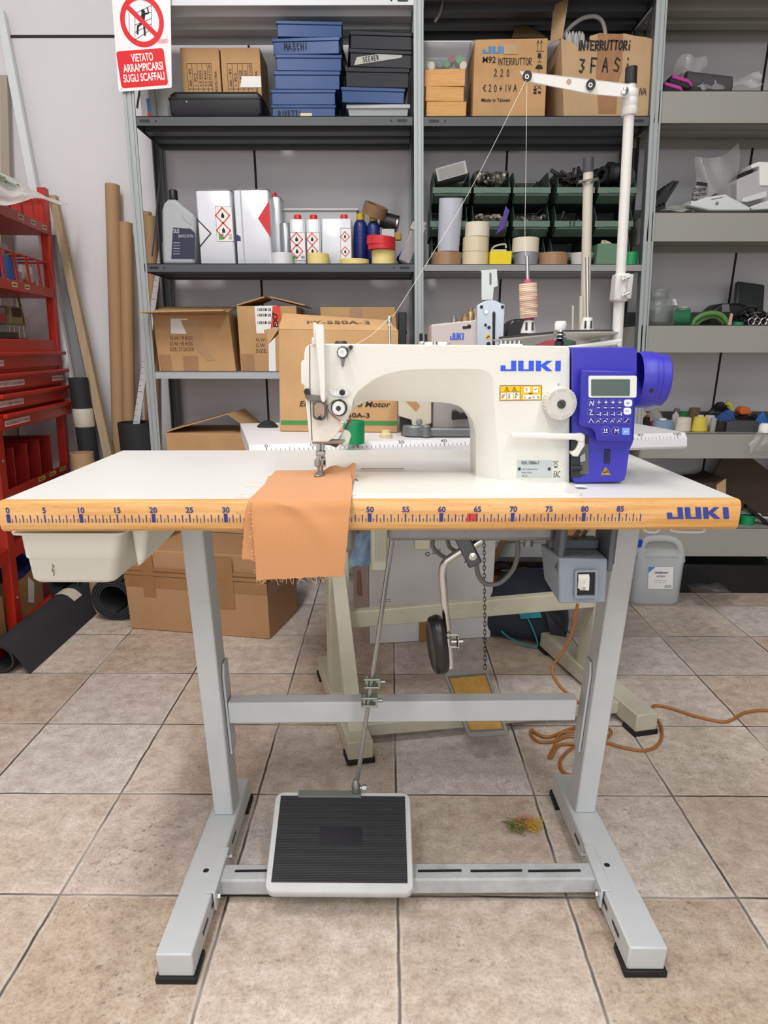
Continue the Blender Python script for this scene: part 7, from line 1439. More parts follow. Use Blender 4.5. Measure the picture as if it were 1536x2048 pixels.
blob([(1480, 822), (1486, 814), (1500, 815), (1506, 828), (1482, 830)], RY+.09, .05, mat('orange', '#d1632c', .5), 'orange_part', 'orange plastic piece on the fourth deep shelf', 'part', bevel=.005)
bag(lambda u, v: at(1470+50*u, 842-20*math.sin(math.pi*u)*v, RY+.06+.05*v), 8, 6, BLK(), 'black_cloth', 'black cloth heap under the orange piece', 'cloth', 14, .012)
bag(lambda u, v: at(1508+40*u, 862-38*math.sin(math.pi*min(1, .2+u*.8))*v, RY+.02+.05*v), 8, 6, mat('cloth_blue2', '#2d5fa8', .7), 'blue_bag', 'bright blue bundle at the right end of the fourth deep shelf', 'bag', 6, .012)
o = bag(lambda u, v: at(1508+40*u-14*v*(1-u), 868+44*v-10*math.sin(u*3), SY-.03-.02*math.sin(math.pi*v)), 10, 10, crystal, 'plastic_bag', 'clear plastic bag hanging over the lip of the fourth deep shelf', 'bag', 21, .012)
mb = MB(); p = at(1530, 858, SY-.02); mb.lathe(p, [(.022, -.012), (.022, .012), (.016, .02), (0, .02)], n=20); obj('white_cap', mb, WHT(), o)
# between fourth and fifth shelf: leaning boards and boxes
zl = ZR[4]
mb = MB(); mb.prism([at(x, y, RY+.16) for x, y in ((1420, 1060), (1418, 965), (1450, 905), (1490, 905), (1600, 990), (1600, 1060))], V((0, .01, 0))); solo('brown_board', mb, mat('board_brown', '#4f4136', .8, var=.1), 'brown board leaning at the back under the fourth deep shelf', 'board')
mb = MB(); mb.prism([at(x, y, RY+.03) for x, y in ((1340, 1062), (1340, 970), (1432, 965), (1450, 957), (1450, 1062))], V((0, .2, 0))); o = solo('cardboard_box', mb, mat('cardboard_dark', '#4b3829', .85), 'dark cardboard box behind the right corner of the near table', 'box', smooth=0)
mb = MB(); mb.prism([at(x, y, RY+.028) for x, y in ((1433, 1000), (1433, 970), (1452, 957), (1452, 1000))], V((0, .004, 0))); obj('flap_edge', mb, mat('cardboard_pale', '#b99a7a', .8), o)
mb = MB(); a, b_ = at(1495, 1010, RY-.0), at(1560, 1062, RY); mb.prism([a, b_, b_-Z*.014, a-Z*.014], V((0, .03, 0))); solo('black_bar', mb, BLK(), 'black bar slanting on the fifth deep shelf', 'bar')
gc_ = mat('lid_green2', '#0f8a55', .45)
for x0, x1, lab in ((1452, 1482, 'green tin left of the table corner gap on the fifth deep shelf'), (1484, 1512, 'green tin right of the table corner on the fifth deep shelf')):
    a, b_ = at(x0, 1060, RY), at(x1, 1060, RY); r = (b_.x-a.x)/2; mb = MB(); mb.lathe(V(((a.x+b_.x)/2, RY+r, zl)), [(r, 0), (r, .034), (r*.93, .036), (0, .036)], n=24, caps=False); solo('green_tin', mb, gc_, lab, 'tin', 'green tins')
mb = MB(); mb.box((at(1400, 1060, RY).x, RY+.01, zl), (at(1450, 1060, RY).x, RY+.1, zl+.045)); solo('brown_box', mb, mat('cardboard_dark2', '#7d5d3c', .85), 'low brown box beside the green tins', 'box')
mb = MB(); c = at(1514, 1034, RY+.03); mb.tube([c+V((.014*math.cos(t), 0, .012*math.sin(t))) for t in [2*math.pi*k/16 for k in range(16)]], .0045, 8, closed=True); mb.tube([c+X*.014, c+V((.07, 0, -.006))], .004, 6); solo('white_hook', mb, mat('hook_white', '#e3e3e0', .3), 'white ring hook by the black bar', 'hook')
mb = MB(); rn = random.Random(8)
for i in range(10): p = at(1492+rn.uniform(0, 14), 1040+rn.uniform(-6, 6), RY+.02); mb.tube([p, p+V((rn.uniform(-.03, .03), .02, rn.uniform(-.01, .015)))], .003, 5)
o = solo('wire_tangle', mb, mat('wire_greyblue', '#7f8f98', .4), 'tangle of grey wire on the green tin', 'wire', kind='stuff'); o.location.z = zl+.038
# under the fifth shelf, on the floor
bag(lambda u, v: on(1395+78*u, 1192-4*math.sin(u*3), .002+.13*math.sin(math.pi*min(1, v*1.05))*(.55+.45*math.sin(math.pi*u)))+V((0, .16*v, 0)), 12, 10, mat('bag_dark', '#8d9096', .12, trans=.8, bump=.9, bscale=50), 'plastic_bag', 'clear plastic bag on the floor under the fifth deep shelf', 'bag', 33, .02)
mb = MB(); mb.box((1.02, 2.76, .001), (1.6, 2.96, .13)); solo('shade_block', mb, BLK(), 'black block standing in for the deep shade on the floor under the fifth deep shelf', 'crate', bevel=.01)  # black block added in place of deep shade, no real crate
# ---------------- middle bay under the table
zb = ZR[4]-.06
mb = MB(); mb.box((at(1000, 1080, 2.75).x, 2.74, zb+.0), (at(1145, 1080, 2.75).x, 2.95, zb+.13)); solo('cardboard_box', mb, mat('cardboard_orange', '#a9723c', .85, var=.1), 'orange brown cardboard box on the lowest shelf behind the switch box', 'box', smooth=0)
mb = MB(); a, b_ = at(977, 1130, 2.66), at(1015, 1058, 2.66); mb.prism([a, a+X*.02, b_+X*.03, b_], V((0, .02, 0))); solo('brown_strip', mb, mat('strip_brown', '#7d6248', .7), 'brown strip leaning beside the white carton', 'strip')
mb = MB(); mb.box((at(985, 1160, 2.74).x, 2.74, .001), (at(1140, 1160, 2.74).x, 2.94, at(1050, 1152, 2.74).z)); solo('cardboard_box', mb, mat('cardboard_brown', '#8a5a30', .85, var=.12), 'brown cardboard box on the floor behind the dark backpack', 'box', smooth=0)  # plain brown board colour with slight mottling
zt_ = at(1050, 1152, 2.74).z
mb = MB(); p, q = at(1054, 1143, 2.78), at(1095, 1138, 2.78); mb.cyl(V((p.x, 2.78, zt_+.017)), V((q.x+.03, 2.79, zt_+.017)), .015, .013, n=14); o = solo('screwdriver', mb, mat('handle_blue', '#232a66', .35), 'blue handled tool lying on the brown floor box', 'tool')
mb = MB(); mb.cyl(V((p.x, 2.78, zt_+.017)), V((p.x-.11, 2.775, zt_+.012)), .0045); obj('blade', mb, STL(), o)
mb = MB(); p = at(1000, 1135, 2.79); mb.tube(cr([V((p.x-.04, 2.79, zt_+.02)), V((p.x, 2.785, zt_+.032)), V((p.x+.035, 2.79, zt_+.02))], 5), .017, 10); solo('glove', mb, mat('glove_grey', '#4c4540', .8), 'grey work glove on the brown floor box', 'glove')
# ------------------------------------------------------------------ red rack along the left wall
RA = V((-1.251, 2.202, 0)); re_ = V((-.093, .9957, 0)); rn_v = V((.9957, .093, 0))
def K(s, z, off=0): return RA+re_*(s+.05*z)+rn_v*(off+.052*z)+Z*z      # off<0 goes back towards the wall
red = mat('rack_red', '#b82412', .38, var=.06, vscale=10); redd = mat('rack_red_dark', '#92160a', .45)
rack = thing('tool_rack', 'red steel rack with bins and drawers along the left wall', 'rack', V((-1.4, 2.5, 0)))
def slab(s0, s1, z0, z1, o0, o1): return [K(s0, z0, o0), K(s1, z0, o0), K(s1, z0, o1), K(s0, z0, o1), K(s0, z1, o0), K(s1, z1, o0), K(s1, z1, o1), K(s0, z1, o1)]
def part(name, boxes, m, par=rack, bevel=.002, label=None):
    mb = MB()
    for b in boxes: mb.hexa(slab(*b))
    return obj(name, mb, m, par, bevel=bevel, label=label, smooth=0)
for s0, s1, zt in ((-.028, .022, .66), (.583, .618, 1.5)):
    for o0, o1, nm in ((-.03, 0, 'upright'), (-.34, -.31, 'upright')):
        part(nm, [(s0, s1, 0, zt if s0 > 0 else 1.62, o0, o1)], red)
part('upright', [(-.61, -.575, 0, 1.62, -.03, 0)], red)
for s0, s1, z0, z1, o0, o1 in ((.02, .6, .30, .345, -.03, 0), (-.6, -.03, .30, .345, -.03, 0), (.02, .6, .025, .06, -.03, .0), (-.6, -.03, .025, .06, -.03, 0)): part('beam', [(s0, s1, z0, z1, o0, o1)], red)
part('base_tray', [(-.6, .6, .02, .03, -.33, 0)], redd)
for z0 in (.305,): part('shelf', [(-.6, .6, z0, z0+.01, -.33, -.01)], redd)
# drawer cabinet
part('cabinet', [(-.6, .60, .715, .985, -.33, -.005)], red)
dz = ((.945, .890), (.882, .828), (.822, .770), (.764, .712))
dlab = (((-.04, .07, '  ELETTRO'),), ((-.04, .2, 'PARTI TESTA COLONNA'), (.46, .58, 'PARTI MACCHINE')), ((-.04, .16, 'VITI A BRUGOLA'),), ((-.02, .18, 'RONDELLE E DADI'),))
for i, (zt, zb) in enumerate(dz):
    of = .004+.007*i
    d = part('drawer', [(-.6, .605, zb+.003, zt, -.3, of)], red)
    part('drawer_handle', [(-.6 if i < 2 else -.03, .618, zt-.013, zt, of, of+.014)], red, d, .003)
    for s0, s1, t in dlab[i]:
        o_ = K(s0, zb+.014, of+.0012); mb = MB(); mb.face([K(s0, zb+.014, of+.001), K(s1, zb+.014, of+.001), K(s1, zb+.032, of+.001), K(s0, zb+.032, of+.001)]); lb = obj('drawer_label', mb, mat('label_pink', '#efdcdc', .6), d, smooth=0)
        mb = MB(); mb.text(t, K(s0+.006, zb+.0185, of+.0014), re_, Z, .008, w=(s1-s0)-.014, bold=.01); obj('label_text', mb, mat('label_text_red', '#96303a', .6), lb, smooth=0, recalc=False)
# bin shelves with wire dividers
ylb = mat('bin_label', '#e9dca0', .6)
for zl_, ztop, deep in ((1.345, 1.378, .2), (1.132, 1.165, .2)):
    sh = part('bin_shelf', [(-.6, .60, zl_, zl_+.004, -.3, 0), (-.6, .60, zl_, ztop, -.004, 0), (-.6, .6, zl_, ztop+.02, -.3, -.296)], red)
    nw = 8
    for k in range(nw):
        s = .57-k*.105
        a, b_ = K(s, ztop, -.003), K(s, ztop, -.25); hh = .085
        mb = MB(); mb.tube([a, a+Z*hh+re_*.0, b_+Z*hh, b_], .0032, 6); mb.tube([a+Z*hh, a+Z*hh-re_*.095, a-re_*.095], .0032, 6) if zl_ < 1.2 else None
        obj('wire_divider', mb, red, sh)
        if k in ((0, 1, 2, 4) if zl_ > 1.2 else (2, 3)):
            mb = MB(); mb.face([K(s-.052, zl_+.012, .0006), K(s-.008, zl_+.012, .0006), K(s-.008, zl_+.026, .0006), K(s-.052, zl_+.026, .0006)]); lb = obj('bin_label', mb, ylb, sh, smooth=0)
            mb = MB(); mb.stroke([(0, 0), (.028, 0)], K(s-.046, zl_+.019, .0012), re_, Z, .004); obj('label_text', mb, INK(), lb, smooth=0, recalc=False)
part('end_panel', [(.585, .61, 1.36, 1.475, -.3, -.01)], red); part('back_panel', [(-.6, .6, 1.36, 1.46, -.305, -.3)], redd)
# tall bins with sheet dividers under the cabinet
tbn = part('tall_bins', [(-.0, .6, .49, .50, -.3, 0), (.02, .59, .49, .525, -.004, 0), (.0, .6, .49, .66, -.3, -.296)], red)
for k in range(5): part('divider', [(.02+k*.115, .024+k*.115, .5, .645-.0*k, -.3, -.02)], redd, tbn); 
for k, s in enumerate((.27, .38, .49)):
    mb = MB(); mb.face([K(s, .505, .001), K(s+.07, .505, .001), K(s+.07, .52, .001), K(s, .52, .001)]); lb = obj('bin_label', mb, mat('bin_label_ochre', '#d8c264', .6), tbn, smooth=0)
    mb = MB(); mb.stroke([(.008, 0), (.05, 0)], K(s, .5125, .0012), re_, Z, .004); obj('label_text', mb, mat('label_brown', '#7a6a2a', .7), lb, smooth=0, recalc=False)
for x, y in ((6, 912), (22, 1170)):
    mb = MB(); s_z = ((.10-.02*0, .62), (.02, .17))[0 if y < 1000 else 1]; mb.lathe(K(-.003, s_z[1], .001), [(.006, 0), (.004, .003), (0, .004)], rn_v, 12, caps=False); obj('rivet', mb, STL(), rack)
# things lying on the rack
def kbox(s0, s1, z0, z1, o0, o1, m, name, label, cat, group=None, bevel=.002):
    mb = MB(); mb.hexa(slab(s0, s1, z0, z1, o0, o1)); return solo(name, mb, m, label, cat, group, bevel=bevel, smooth=0)
bl_ = mat('box_blue', '#2a6fc4', .45)
o = kbox(.17, .30, 1.137, 1.235, -.18, -.012, bl_, 'blue_box', 'blue cardboard box with white letters in the second bin row of the red rack', 'box')
mb = MB(); mb.text('FORMK', K(.285, 1.15, -.0105), Z, -re_, .018, w=.07, bold=.02); obj('printed_text', mb, WHT(), o, smooth=0, recalc=False)
kbox(.16, .28, 1.236, 1.275, -.16, -.03, mat('grey_sheet', '#a9a59e', .7), 'grey_carton', 'grey carton flap standing above the blue box on the rack', 'box'); 
o = kbox(.09, .155, 1.137, 1.22, -.15, -.015, WHT(), 'white_box', 'white box with dark print left of the blue box on the rack', 'box'); mb = MB()
for k in range(5): mb.stroke([(.005, .01+.013*k), (.055, .018+.012*k)], K(.092, 1.14, -.0135), re_, Z, .005)
obj('printed_pattern', mb, BLK(), o, smooth=0, recalc=False)
o = kbox(.355, .47, 1.137, 1.18, -.12, -.02, mat('box_red', '#c32a2a', .5), 'red_box', 'red and white packet in the second bin row of the red rack', 'packet'); 
mb = MB(); mb.hexa(slab(.36, .46, 1.18, 1.225, -.11, -.025)); obj('white_top', mb, WHT(), o); mb = MB(); mb.face([K(.38, 1.172, -.019), K(.45, 1.172, -.019), K(.45, 1.2, -.019), K(.38, 1.2, -.019)]); obj('label', mb, mat('label_beige', '#d9cdb8', .6), o, smooth=0)
o = kbox(.31, .352, 1.137, 1.2, -.12, -.02, mat('blister', '#a59a92', .3), 'packet', 'small dull packet right of the blue box on the rack', 'packet')
mb = MB(); mb.cyl(K(.2, 1.368, -.14), K(.2, 1.368, -.03), .014); solo('marker', mb, WHT(), 'white capped marker in the top bin row of the rack', 'marker')
mb = MB(); mb.cyl(K(.125, 1.378, -.16), K(.125, 1.378, -.03), .022); solo('blue_tube', mb, mat('tube_blue', '#26309a', .4), 'blue tube in the top bin row of the rack', 'tube')
kbox(.27, .47, 1.35, 1.40, -.2, -.03, mat('plastic_murky', '#8d837f', .3, trans=.3), 'parts_bag', 'murky bag of parts in the top bin row of the rack', 'bag', bevel=.015)
# bags on top of the rack
flm = mat('bag_film', '#e9e9e2', .22, trans=.2, bump=.8, bscale=40)
def filmgrid(pts_fn, name, label, seed, m=flm): return bag(pts_fn, 16, 8, m, name, label, 'bag', seed, .012)
filmgrid(lambda u, v: at(-25+157*u, (404+9*math.sin(u*8))*(1-v)+(352+54*u)*v-3*math.sin(u*14)*v*(1-u), 2.30+.50*u+.10*v), 'plastic_bag', 'large crumpled white plastic film lying on top of the red rack', 41)
filmgrid(lambda u, v: at(-30+86*u, (384-4*math.sin(u*7)-6*u)*(1-v)+(338+40*u*u)*v, 2.38+.3*u+.10*v), 'plastic_bag', 'second white plastic bag heaped at the left on top of the rack', 43)
filmgrid(lambda u, v: K(.1+.25*u, 1.462-.012*math.sin(3*u), -.05+.055*v), 'green_bag', 'green tinted bag edge under the white film on the rack', 44, mat('bag_green', '#8fc7b3', .3, trans=.3))
# small drawers box and trays on the cabinet
zc_ = .986
o = kbox(.24, .41, zc_, zc_+.045, -.22, -.04, mat('organizer_clear', '#8d8780', .2, trans=.35), 'organizer', 'smoky clear parts organizer on top of the red cabinet', 'box')
for k in range(4): mb = MB(); mb.hexa(slab(.25+k*.04, .254+k*.04, zc_+.005, zc_+.042, -.041, -.039)); obj('divider', mb, mat('organizer_edge', '#cfcac2', .3), o)
o = kbox(.30, .40, zc_+.046, zc_+.105, -.2, -.05, mat('khaki', '#8e8366', .6), 'khaki_box', 'khaki open fronted box on the smoky organizer', 'box'); mb = MB(); mb.hexa(slab(.31, .39, zc_+.072, zc_+.1, -.051, -.0495)); obj('opening', mb, mat('khaki_dark', '#3e3826', .8), o)
o = kbox(.14, .29, zc_+.046, zc_+.1, -.2, -.06, mat('organizer_clear', '#8d8780', .2, trans=.35), 'organizer', 'smoky clear box with red contents left of the khaki box', 'box'); mb = MB(); mb.hexa(slab(.22, .28, zc_+.052, zc_+.08, -.061, -.058)); obj('red_contents', mb, mat('contents_red', '#b03540', .5), o)
kbox(.0, .25, zc_, zc_+.02, -.09, -.012, BLK(), 'black_tray', 'flat black box at the front of the red cabinet top', 'box')
mb = MB(); mb.cyl(K(.43, zc_, -.05), K(.56, zc_+.15, -.12), .004); solo('dowel', mb, mat('brass_rod', '#9c8338', .4), 'thin brassy rod leaning on the red cabinet', 'rod')
kbox(.12, .19, .502, .69, -.16, -.09, mat('level_yellow', '#d09a22', .45), 'yellow_tool', 'yellow tool standing in the tall bins of the rack', 'tool', bevel=.006)
# lower contents of the rack
zq = .032
o = kbox(.06, .3, zq, .2, -.25, -.03, mat('cardboard_rack', '#a98559', .85, var=.1), 'cardboard_box', 'cardboard box with torn front at the foot of the red rack', 'box'); mb = MB(); mb.face([K(.15, .1, -.028), K(.2, .08, -.028), K(.22, .15, -.028), K(.17, .19, -.028)]); obj('torn_patch', mb, WHT(), o, smooth=0)
o = kbox(-.35, -.04, zq, .19, -.25, -.03, mat('cardboard_rack', '#a98559', .85, var=.1), 'cardboard_box', 'cardboard box with print at the left foot of the red rack', 'box'); mb = MB(); mb.text('X C', K(-.16, .095, -.0285), re_, Z, .02, bold=.03); obj('printed_text', mb, INK(), o, smooth=0, recalc=False)
for s0, lab in ((.05, 'dark blue plastic bag on the cardboard box at the foot of the rack'), (-.3, 'dark blue plastic bag on the left cardboard box in the rack')):
    bag(lambda u, v: K(s0+.22*u, (.203 if s0 > 0 else .193)+.07*math.sin(math.pi*v)*(.6+.4*math.sin(u*7)), -.22+.19*v), 10, 8, mat('bag_navy', '#1c2f78', .3, bump=.5, bscale=40), 'blue_bag', lab, 'bag', 5 if s0 > 0 else 6, .008)
kbox(.1, .2, .347, .42, -.2, -.05, mat('green_thing', '#2f6e4a', .6), 'green_box', 'green box on the middle shelf of the rack above the tray', 'box')
# ------------------------------------------------------------------ tubes and boards leaning on the back wall
tubm = mat('kraft_tube', '#b08d68', .7, var=.07, vscale=5)
def tube_(x0, y0, x1, y1, Y0, Y1, r, label, zb=0, m=tubm, hollow=True):
    t = at(x0, y0, Y0); b = at(x1, y1, Y1); d = (b-t).normalized(); k = (t.z-zb)/-d.z; e = t+d*k
    mb = MB(); ax = (t-e).normalized(); L_ = (t-e).length
    mb.lathe(e+Z*r*.15, [(r*.8, 0), (r, 0), (r, L_), (r*.86, L_), (r*.86, L_-.05), (0, L_-.05)], ax, 28, caps=False); return solo('cardboard_tube', mb, m, label, 'tube', 'cardboard tubes leaning on the back wall')
tube_(225, 372, 237, 840, 2.985, 2.93, .0265, 'tallest brown cardboard tube leaning on the white wall'); tube_(252, 448, 258, 840, 2.975, 2.92, .0245, 'second cardboard tube, close left of the shelf upright')
tube_(302, 435, 308, 840, 3.00, 3.0, .0235, 'cardboard tube seen between the left shelf upright and the jerrycan')
tube_(294, 425, 298, 840, 3.008, 3.006, .017, 'thin cardboard tube behind the one beside the jerrycan')
def board(pt, pb, wpx, Y0, Y1, th, m, label, name='board', zb=0):
    a, b_ = at(pt[0], pt[1], Y0), at(pt[0]+wpx[0], pt[1], Y0); c, d = at(pb[0], pb[1], Y1), at(pb[0]+wpx[1], pb[1], Y1)
    k = (a.z-zb)/(a.z-c.z); e, f = a+(c-a)*k, b_+(d-b_)*((b_.z-zb)/(b_.z-d.z)); e.z = f.z = zb+.001
    mb = MB(); mb.prism([a, b_, f, e], V((0, th, 0))); return solo(name, mb, m, label, 'board')
board((-10, 20), (142, 820), (16, 14), 2.995, 2.90, .02, mat('bar_white', '#dde3e4', .4), 'long white painted bar leaning across the wall behind the red rack')
o = board((96, 390), (205, 905), (14, 17), 2.93, 2.84, .03, mat('plank_beige', '#b39f80', .7, var=.15, vscale=5, stretch=(20, 20, 1)), 'beige wooden plank leaning diagonally behind the red rack')
board((98, 470), (188, 905), (12, 16), 2.968, 2.89, .014, mat('bar_grey', '#85888a', .5), 'grey flat bar leaning beside the beige plank')
board((0, 150), (2, 800), (14, 30), 2.99, 2.95, .02, mat('plank_pale', '#a89f90', .7), 'pale grey brown board at the left edge behind the rack')
def rule(): 
    a, b_ = at(322, 470, 2.99), at(331, 470, 2.99); c, d = at(268, 835, 2.86), at(281, 835, 2.86)
    k = a.z/(a.z-c.z); e, f = a+(c-a)*k, b_+(d-b_)*(b_.z/(b_.z-d.z)); e.z = f.z = .001
    mb = MB(); mb.prism([a, b_, f, e], V((0, .006, 0))); o = solo('ruler_bar', mb, mat('ruler_pale', '#cfcdd0', .4, var=.1, vscale=60), 'long pale measuring bar leaning through the left end of the shelves', 'ruler')
    mb = MB(); n_ = 60
    for i in range(n_):
        p = a.lerp(e, i/n_)+V((.0015, -.0006, 0)); q = b_.lerp(f, i/n_)+V((0, -.0006, 0)); l = .6 if i % 5 == 0 else .35; r_ = p.lerp(q, l); mb.face([p, r_, r_-Z*.0016, p-Z*.0016])
    obj('scale_marks', mb, INK(), o, smooth=0)
rule()
# black rolls
blackr = mat('black_mat', '#2b2c30', .75, bump=.15, bscale=60)
def standroll(x0, x1, yt, Y_, label, top=None):
    a, b_ = at(x0, yt, Y_), at(x1, yt, Y_); r = (b_.x-a.x)/2; c = V(((a.x+b_.x)/2, Y_+r, 0)); h = a.z
    mb = MB(); n_ = 46; P0 = []
    for k in range(n_): t = 2*math.pi*k/n_*1.0; P0.append((r*math.cos(t), r*math.sin(t)))
    mb.lathe(c, [(r*.97, 0), (r, .01), (r, h), (r*.93, h), (r*.93, .02), (0, .02)], n=40, caps=False)
    o = solo('rubber_roll', mb, blackr, label, 'roll', 'black rubber rolls'); return o, c, r, h
o, c, r, h = standroll(222, 302, 848, 2.76, 'standing open black roll behind the left end of the near table')
mb = MB(); mb.prism([c+V((r*.55, -r*.86, h-.03)), c+V((r*1.02, -r*.4, h-.01)), c+V((r*1.05, -r*.5, 0.002)), c+V((r*.5, -r*.95, .002))], V((-.004, -.003, 0))); obj('loose_end', mb, blackr, o)
o, c, r, h = standroll(129, 167, 756, 2.80, 'tall standing black roll wrapped with white tape beside the red rack')
mb = MB(); z0, z1 = at(150, 855, 2.80).z, at(150, 818, 2.80).z; mb.lathe(c, [(r*1.01, z0), (r*1.07, z0+.006), (r*1.05, z1-.006), (r*1.01, z1)], n=30, caps=False); obj('tape_wrap', mb, mat('wrap_white', '#d4cdbb', .5, bump=.8, bscale=50), o, label='wrinkled white tape wrap')
mb = MB(); a, b_ = at(131, 908, 2.50), at(176, 906, 2.50); r = (b_.x-a.x)/2; c = V(((a.x+b_.x)/2, 2.50+r, 0)); mb.lathe(c, [(r, 0), (r, a.z), (r*.88, a.z), (r*.88, a.z-.1), (0, a.z-.1)], n=30, caps=False); solo('cardboard_tube', mb, mat('kraft_tube2', '#a98a66', .7), 'short wide cardboard tube of remnants beside the red rack', 'tube')
# lying roll with white tape, free end in front
def lyingroll(p0, p1, r, label, wrap=None, flap=0, turns=1.1, shrink=.12):
    d = (p1-p0).normalized(); sx = d.cross(Z).normalized(); n_ = int(52*turns)
    outer, inner = [], []
    t0 = math.radians(62)
    for k in range(n_+1):                      # spiral starting at the tangent point of the loose end
        t = t0+2*math.pi*turns*k/n_; rr = r*(1-shrink*k/52)
        q = sx*math.cos(t)*rr+Z*(math.sin(t)*rr*.98); outer.append(q); inner.append(q*(1-.006/rr))
    if flap:                                   # sheet running down to the floor
        a0 = sx*math.cos(t0)*r+Z*math.sin(t0)*r*.98; e0 = sx*r*flap-Z*(r-.002)
        pre = [e0.lerp(a0, k/6)+Z*(.012*math.sin(math.pi*k/6)) for k in range(6)]
        outer = pre+outer; inner = [q-Z*.005-sx*.002 for q in pre]+inner
    loop = outer+inner[::-1]
    mb = MB(); mb.loft([[p0+Z*r+q for q in loop], [p1+Z*r+q for q in loop]]); o = solo('rubber_roll', mb, blackr, label, 'roll', 'black rubber rolls', smooth=45)
    if wrap:
        mb = MB(); lp = [q*1.02 for q in outer[(3 if flap else 0):]]; c = p0.lerp(p1, wrap)+Z*r
        mb.loft([[c+d*s+q*1.02+Z*.002 for q in outer[(4 if flap else 0):52]] for s in (-.035, .035)], closed=False); obj('tape_wrap', mb, mat('wrap_white', '#d4cdbb', .5, bump=.8, bscale=50), o, label='white tape wrap')
    return o
q0_, q1_ = on(22, 1348, 0), on(205, 1222, 0)
lyingroll(V((q0_.x-.03, q0_.y+.0, 0)), V((q1_.x-.10, q1_.y+.16, 0)), .052, 'long black roll with white tape band lying on the floor at the left', .68, 1.75, 1.05)
lyingroll(V((on(232, 1242, 0).x+.0, on(232, 1242, 0).y, 0)), V((on(232, 1242, 0).x+.02, 2.95, 0)), .085, 'thick black roll lying end on beside the taped cardboard box', None, 0, 3.6, .1)
lyingroll(V((on(120, 1238, 0).x, 2.52, .06)), V((on(175, 1160, 0).x, 2.95, .05)), .06, 'black roll lying behind the one with the white tape band', None, 0, 1.5)
mb = MB(); mb.grid(lambda u, v: on(52+24*u, 1252-12*v, .004+.012*math.sin(3*u)*v), 6, 4, .0012); solo('paper_scrap', mb, mat('scrap_cream', '#cfc6b2', .7), 'cream paper scrap at the foot of the red rack', 'paper')
# ------------------------------------------------------------------ things on the floor
# taped cardboard box on the left
A, B, Cc = on(262, 1257, 0), on(540, 1279, 0), on(596, 1222, 0)
zt = at(262, 1112, A.y).z; hB = at(262, 1165, A.y).z
bw = B-A; bd = (Cc-B); D_ = A+bd
mb = MB(); mb.loft([[p+Z*z for p in (A, B, Cc, D_)] for z in (.001, hB)]); 
ins = lambda P, k: [p+(sum(P, V())/len(P)-p).normalized()*k for p in P]
cbm = mat('cardboard_taped', '#b28a62', .8, var=.08, vscale=6)
bx = solo('cardboard_box', mb, cbm, 'big taped cardboard box standing on the floor behind the left table leg', 'box', smooth=0, bevel=.003)
T0 = ins([A, B, Cc, D_], .006)
def tpz(p, z): return V((p.x, p.y, z))
zl = at(290, 1100, A.y+.03).z
mb = MB(); up0 = [p+Z*(hB-.002) for p in ins([A, B, Cc, D_], .008)]; up1 = [tpz(p, zl+.012) for p in ins([A, B, Cc, D_], .014)]; mb.loft([up0, up1]); obj('upper_carton', mb, cbm, bx, bevel=.004, smooth=0)
P_ = [tpz(p, zl+.014) for p in ins([A, B, Cc, D_], .012)]
mb = MB(); mb.prism([P_[3], P_[2], P_[2]+V((-.02, .05, .09)), P_[3]+V((.03, .04, .07))], V((0, .004, 0))); obj('flap', mb, cbm, bx, smooth=0)
mb = MB(); mb.prism([P_[0]+(P_[3]-P_[0])*.15, P_[3], P_[3]+V((.10, .0, .07)), P_[0]+V((.12, .12, .075))], V((0, 0, .004))); obj('flap', mb, cbm, bx, smooth=0)
mb = MB(); mb.prism([P_[1]+(P_[2]-P_[1])*.1, P_[2], P_[2]+V((-.10, .0, .09)), P_[1]+V((-.09, .06, .085))], V((0, 0, .004))); obj('flap', mb, cbm, bx, smooth=0)
tpm = mat('tape_sheen', '#a0764c', .2, var=.1, vscale=20, coat=.5)
fx_ = bw.normalized(); nf = V((fx_.y, -fx_.x, 0))
def bq(u0, u1, z0, z1, l=.0015): return [A+fx_*u0+nf*l+Z*z0, A+fx_*u1+nf*l+Z*z0, A+fx_*u1+nf*l+Z*z1, A+fx_*u0+nf*l+Z*z1]
Lb = bw.length
for i, (u0, u1, z0, z1) in enumerate(((.0, Lb, hB-.012, hB+.03), (0, Lb, hB+.05, hB+.062), (.07, .115, hB-.045, zl), (Lb-.2, Lb-.12, hB-.07, zl), (0, Lb, hB+.033, hB+.046))):
    mb = MB(); mb.face(bq(u0, u1, z0, z1, .0012+.0006*i)); obj('packing_tape', mb, tpm, bx, smooth=0)
mb = MB(); sd = bd.normalized(); ns = V((sd.y, -sd.x, 0)); mb.face([B+ns*.0015+Z*(hB-.02), Cc+ns*.0015+Z*(hB-.03), Cc+ns*.0015+Z*(hB+.03), B+ns*.0015+Z*(hB+.03)]); obj('packing_tape', mb, tpm, bx, smooth=0)
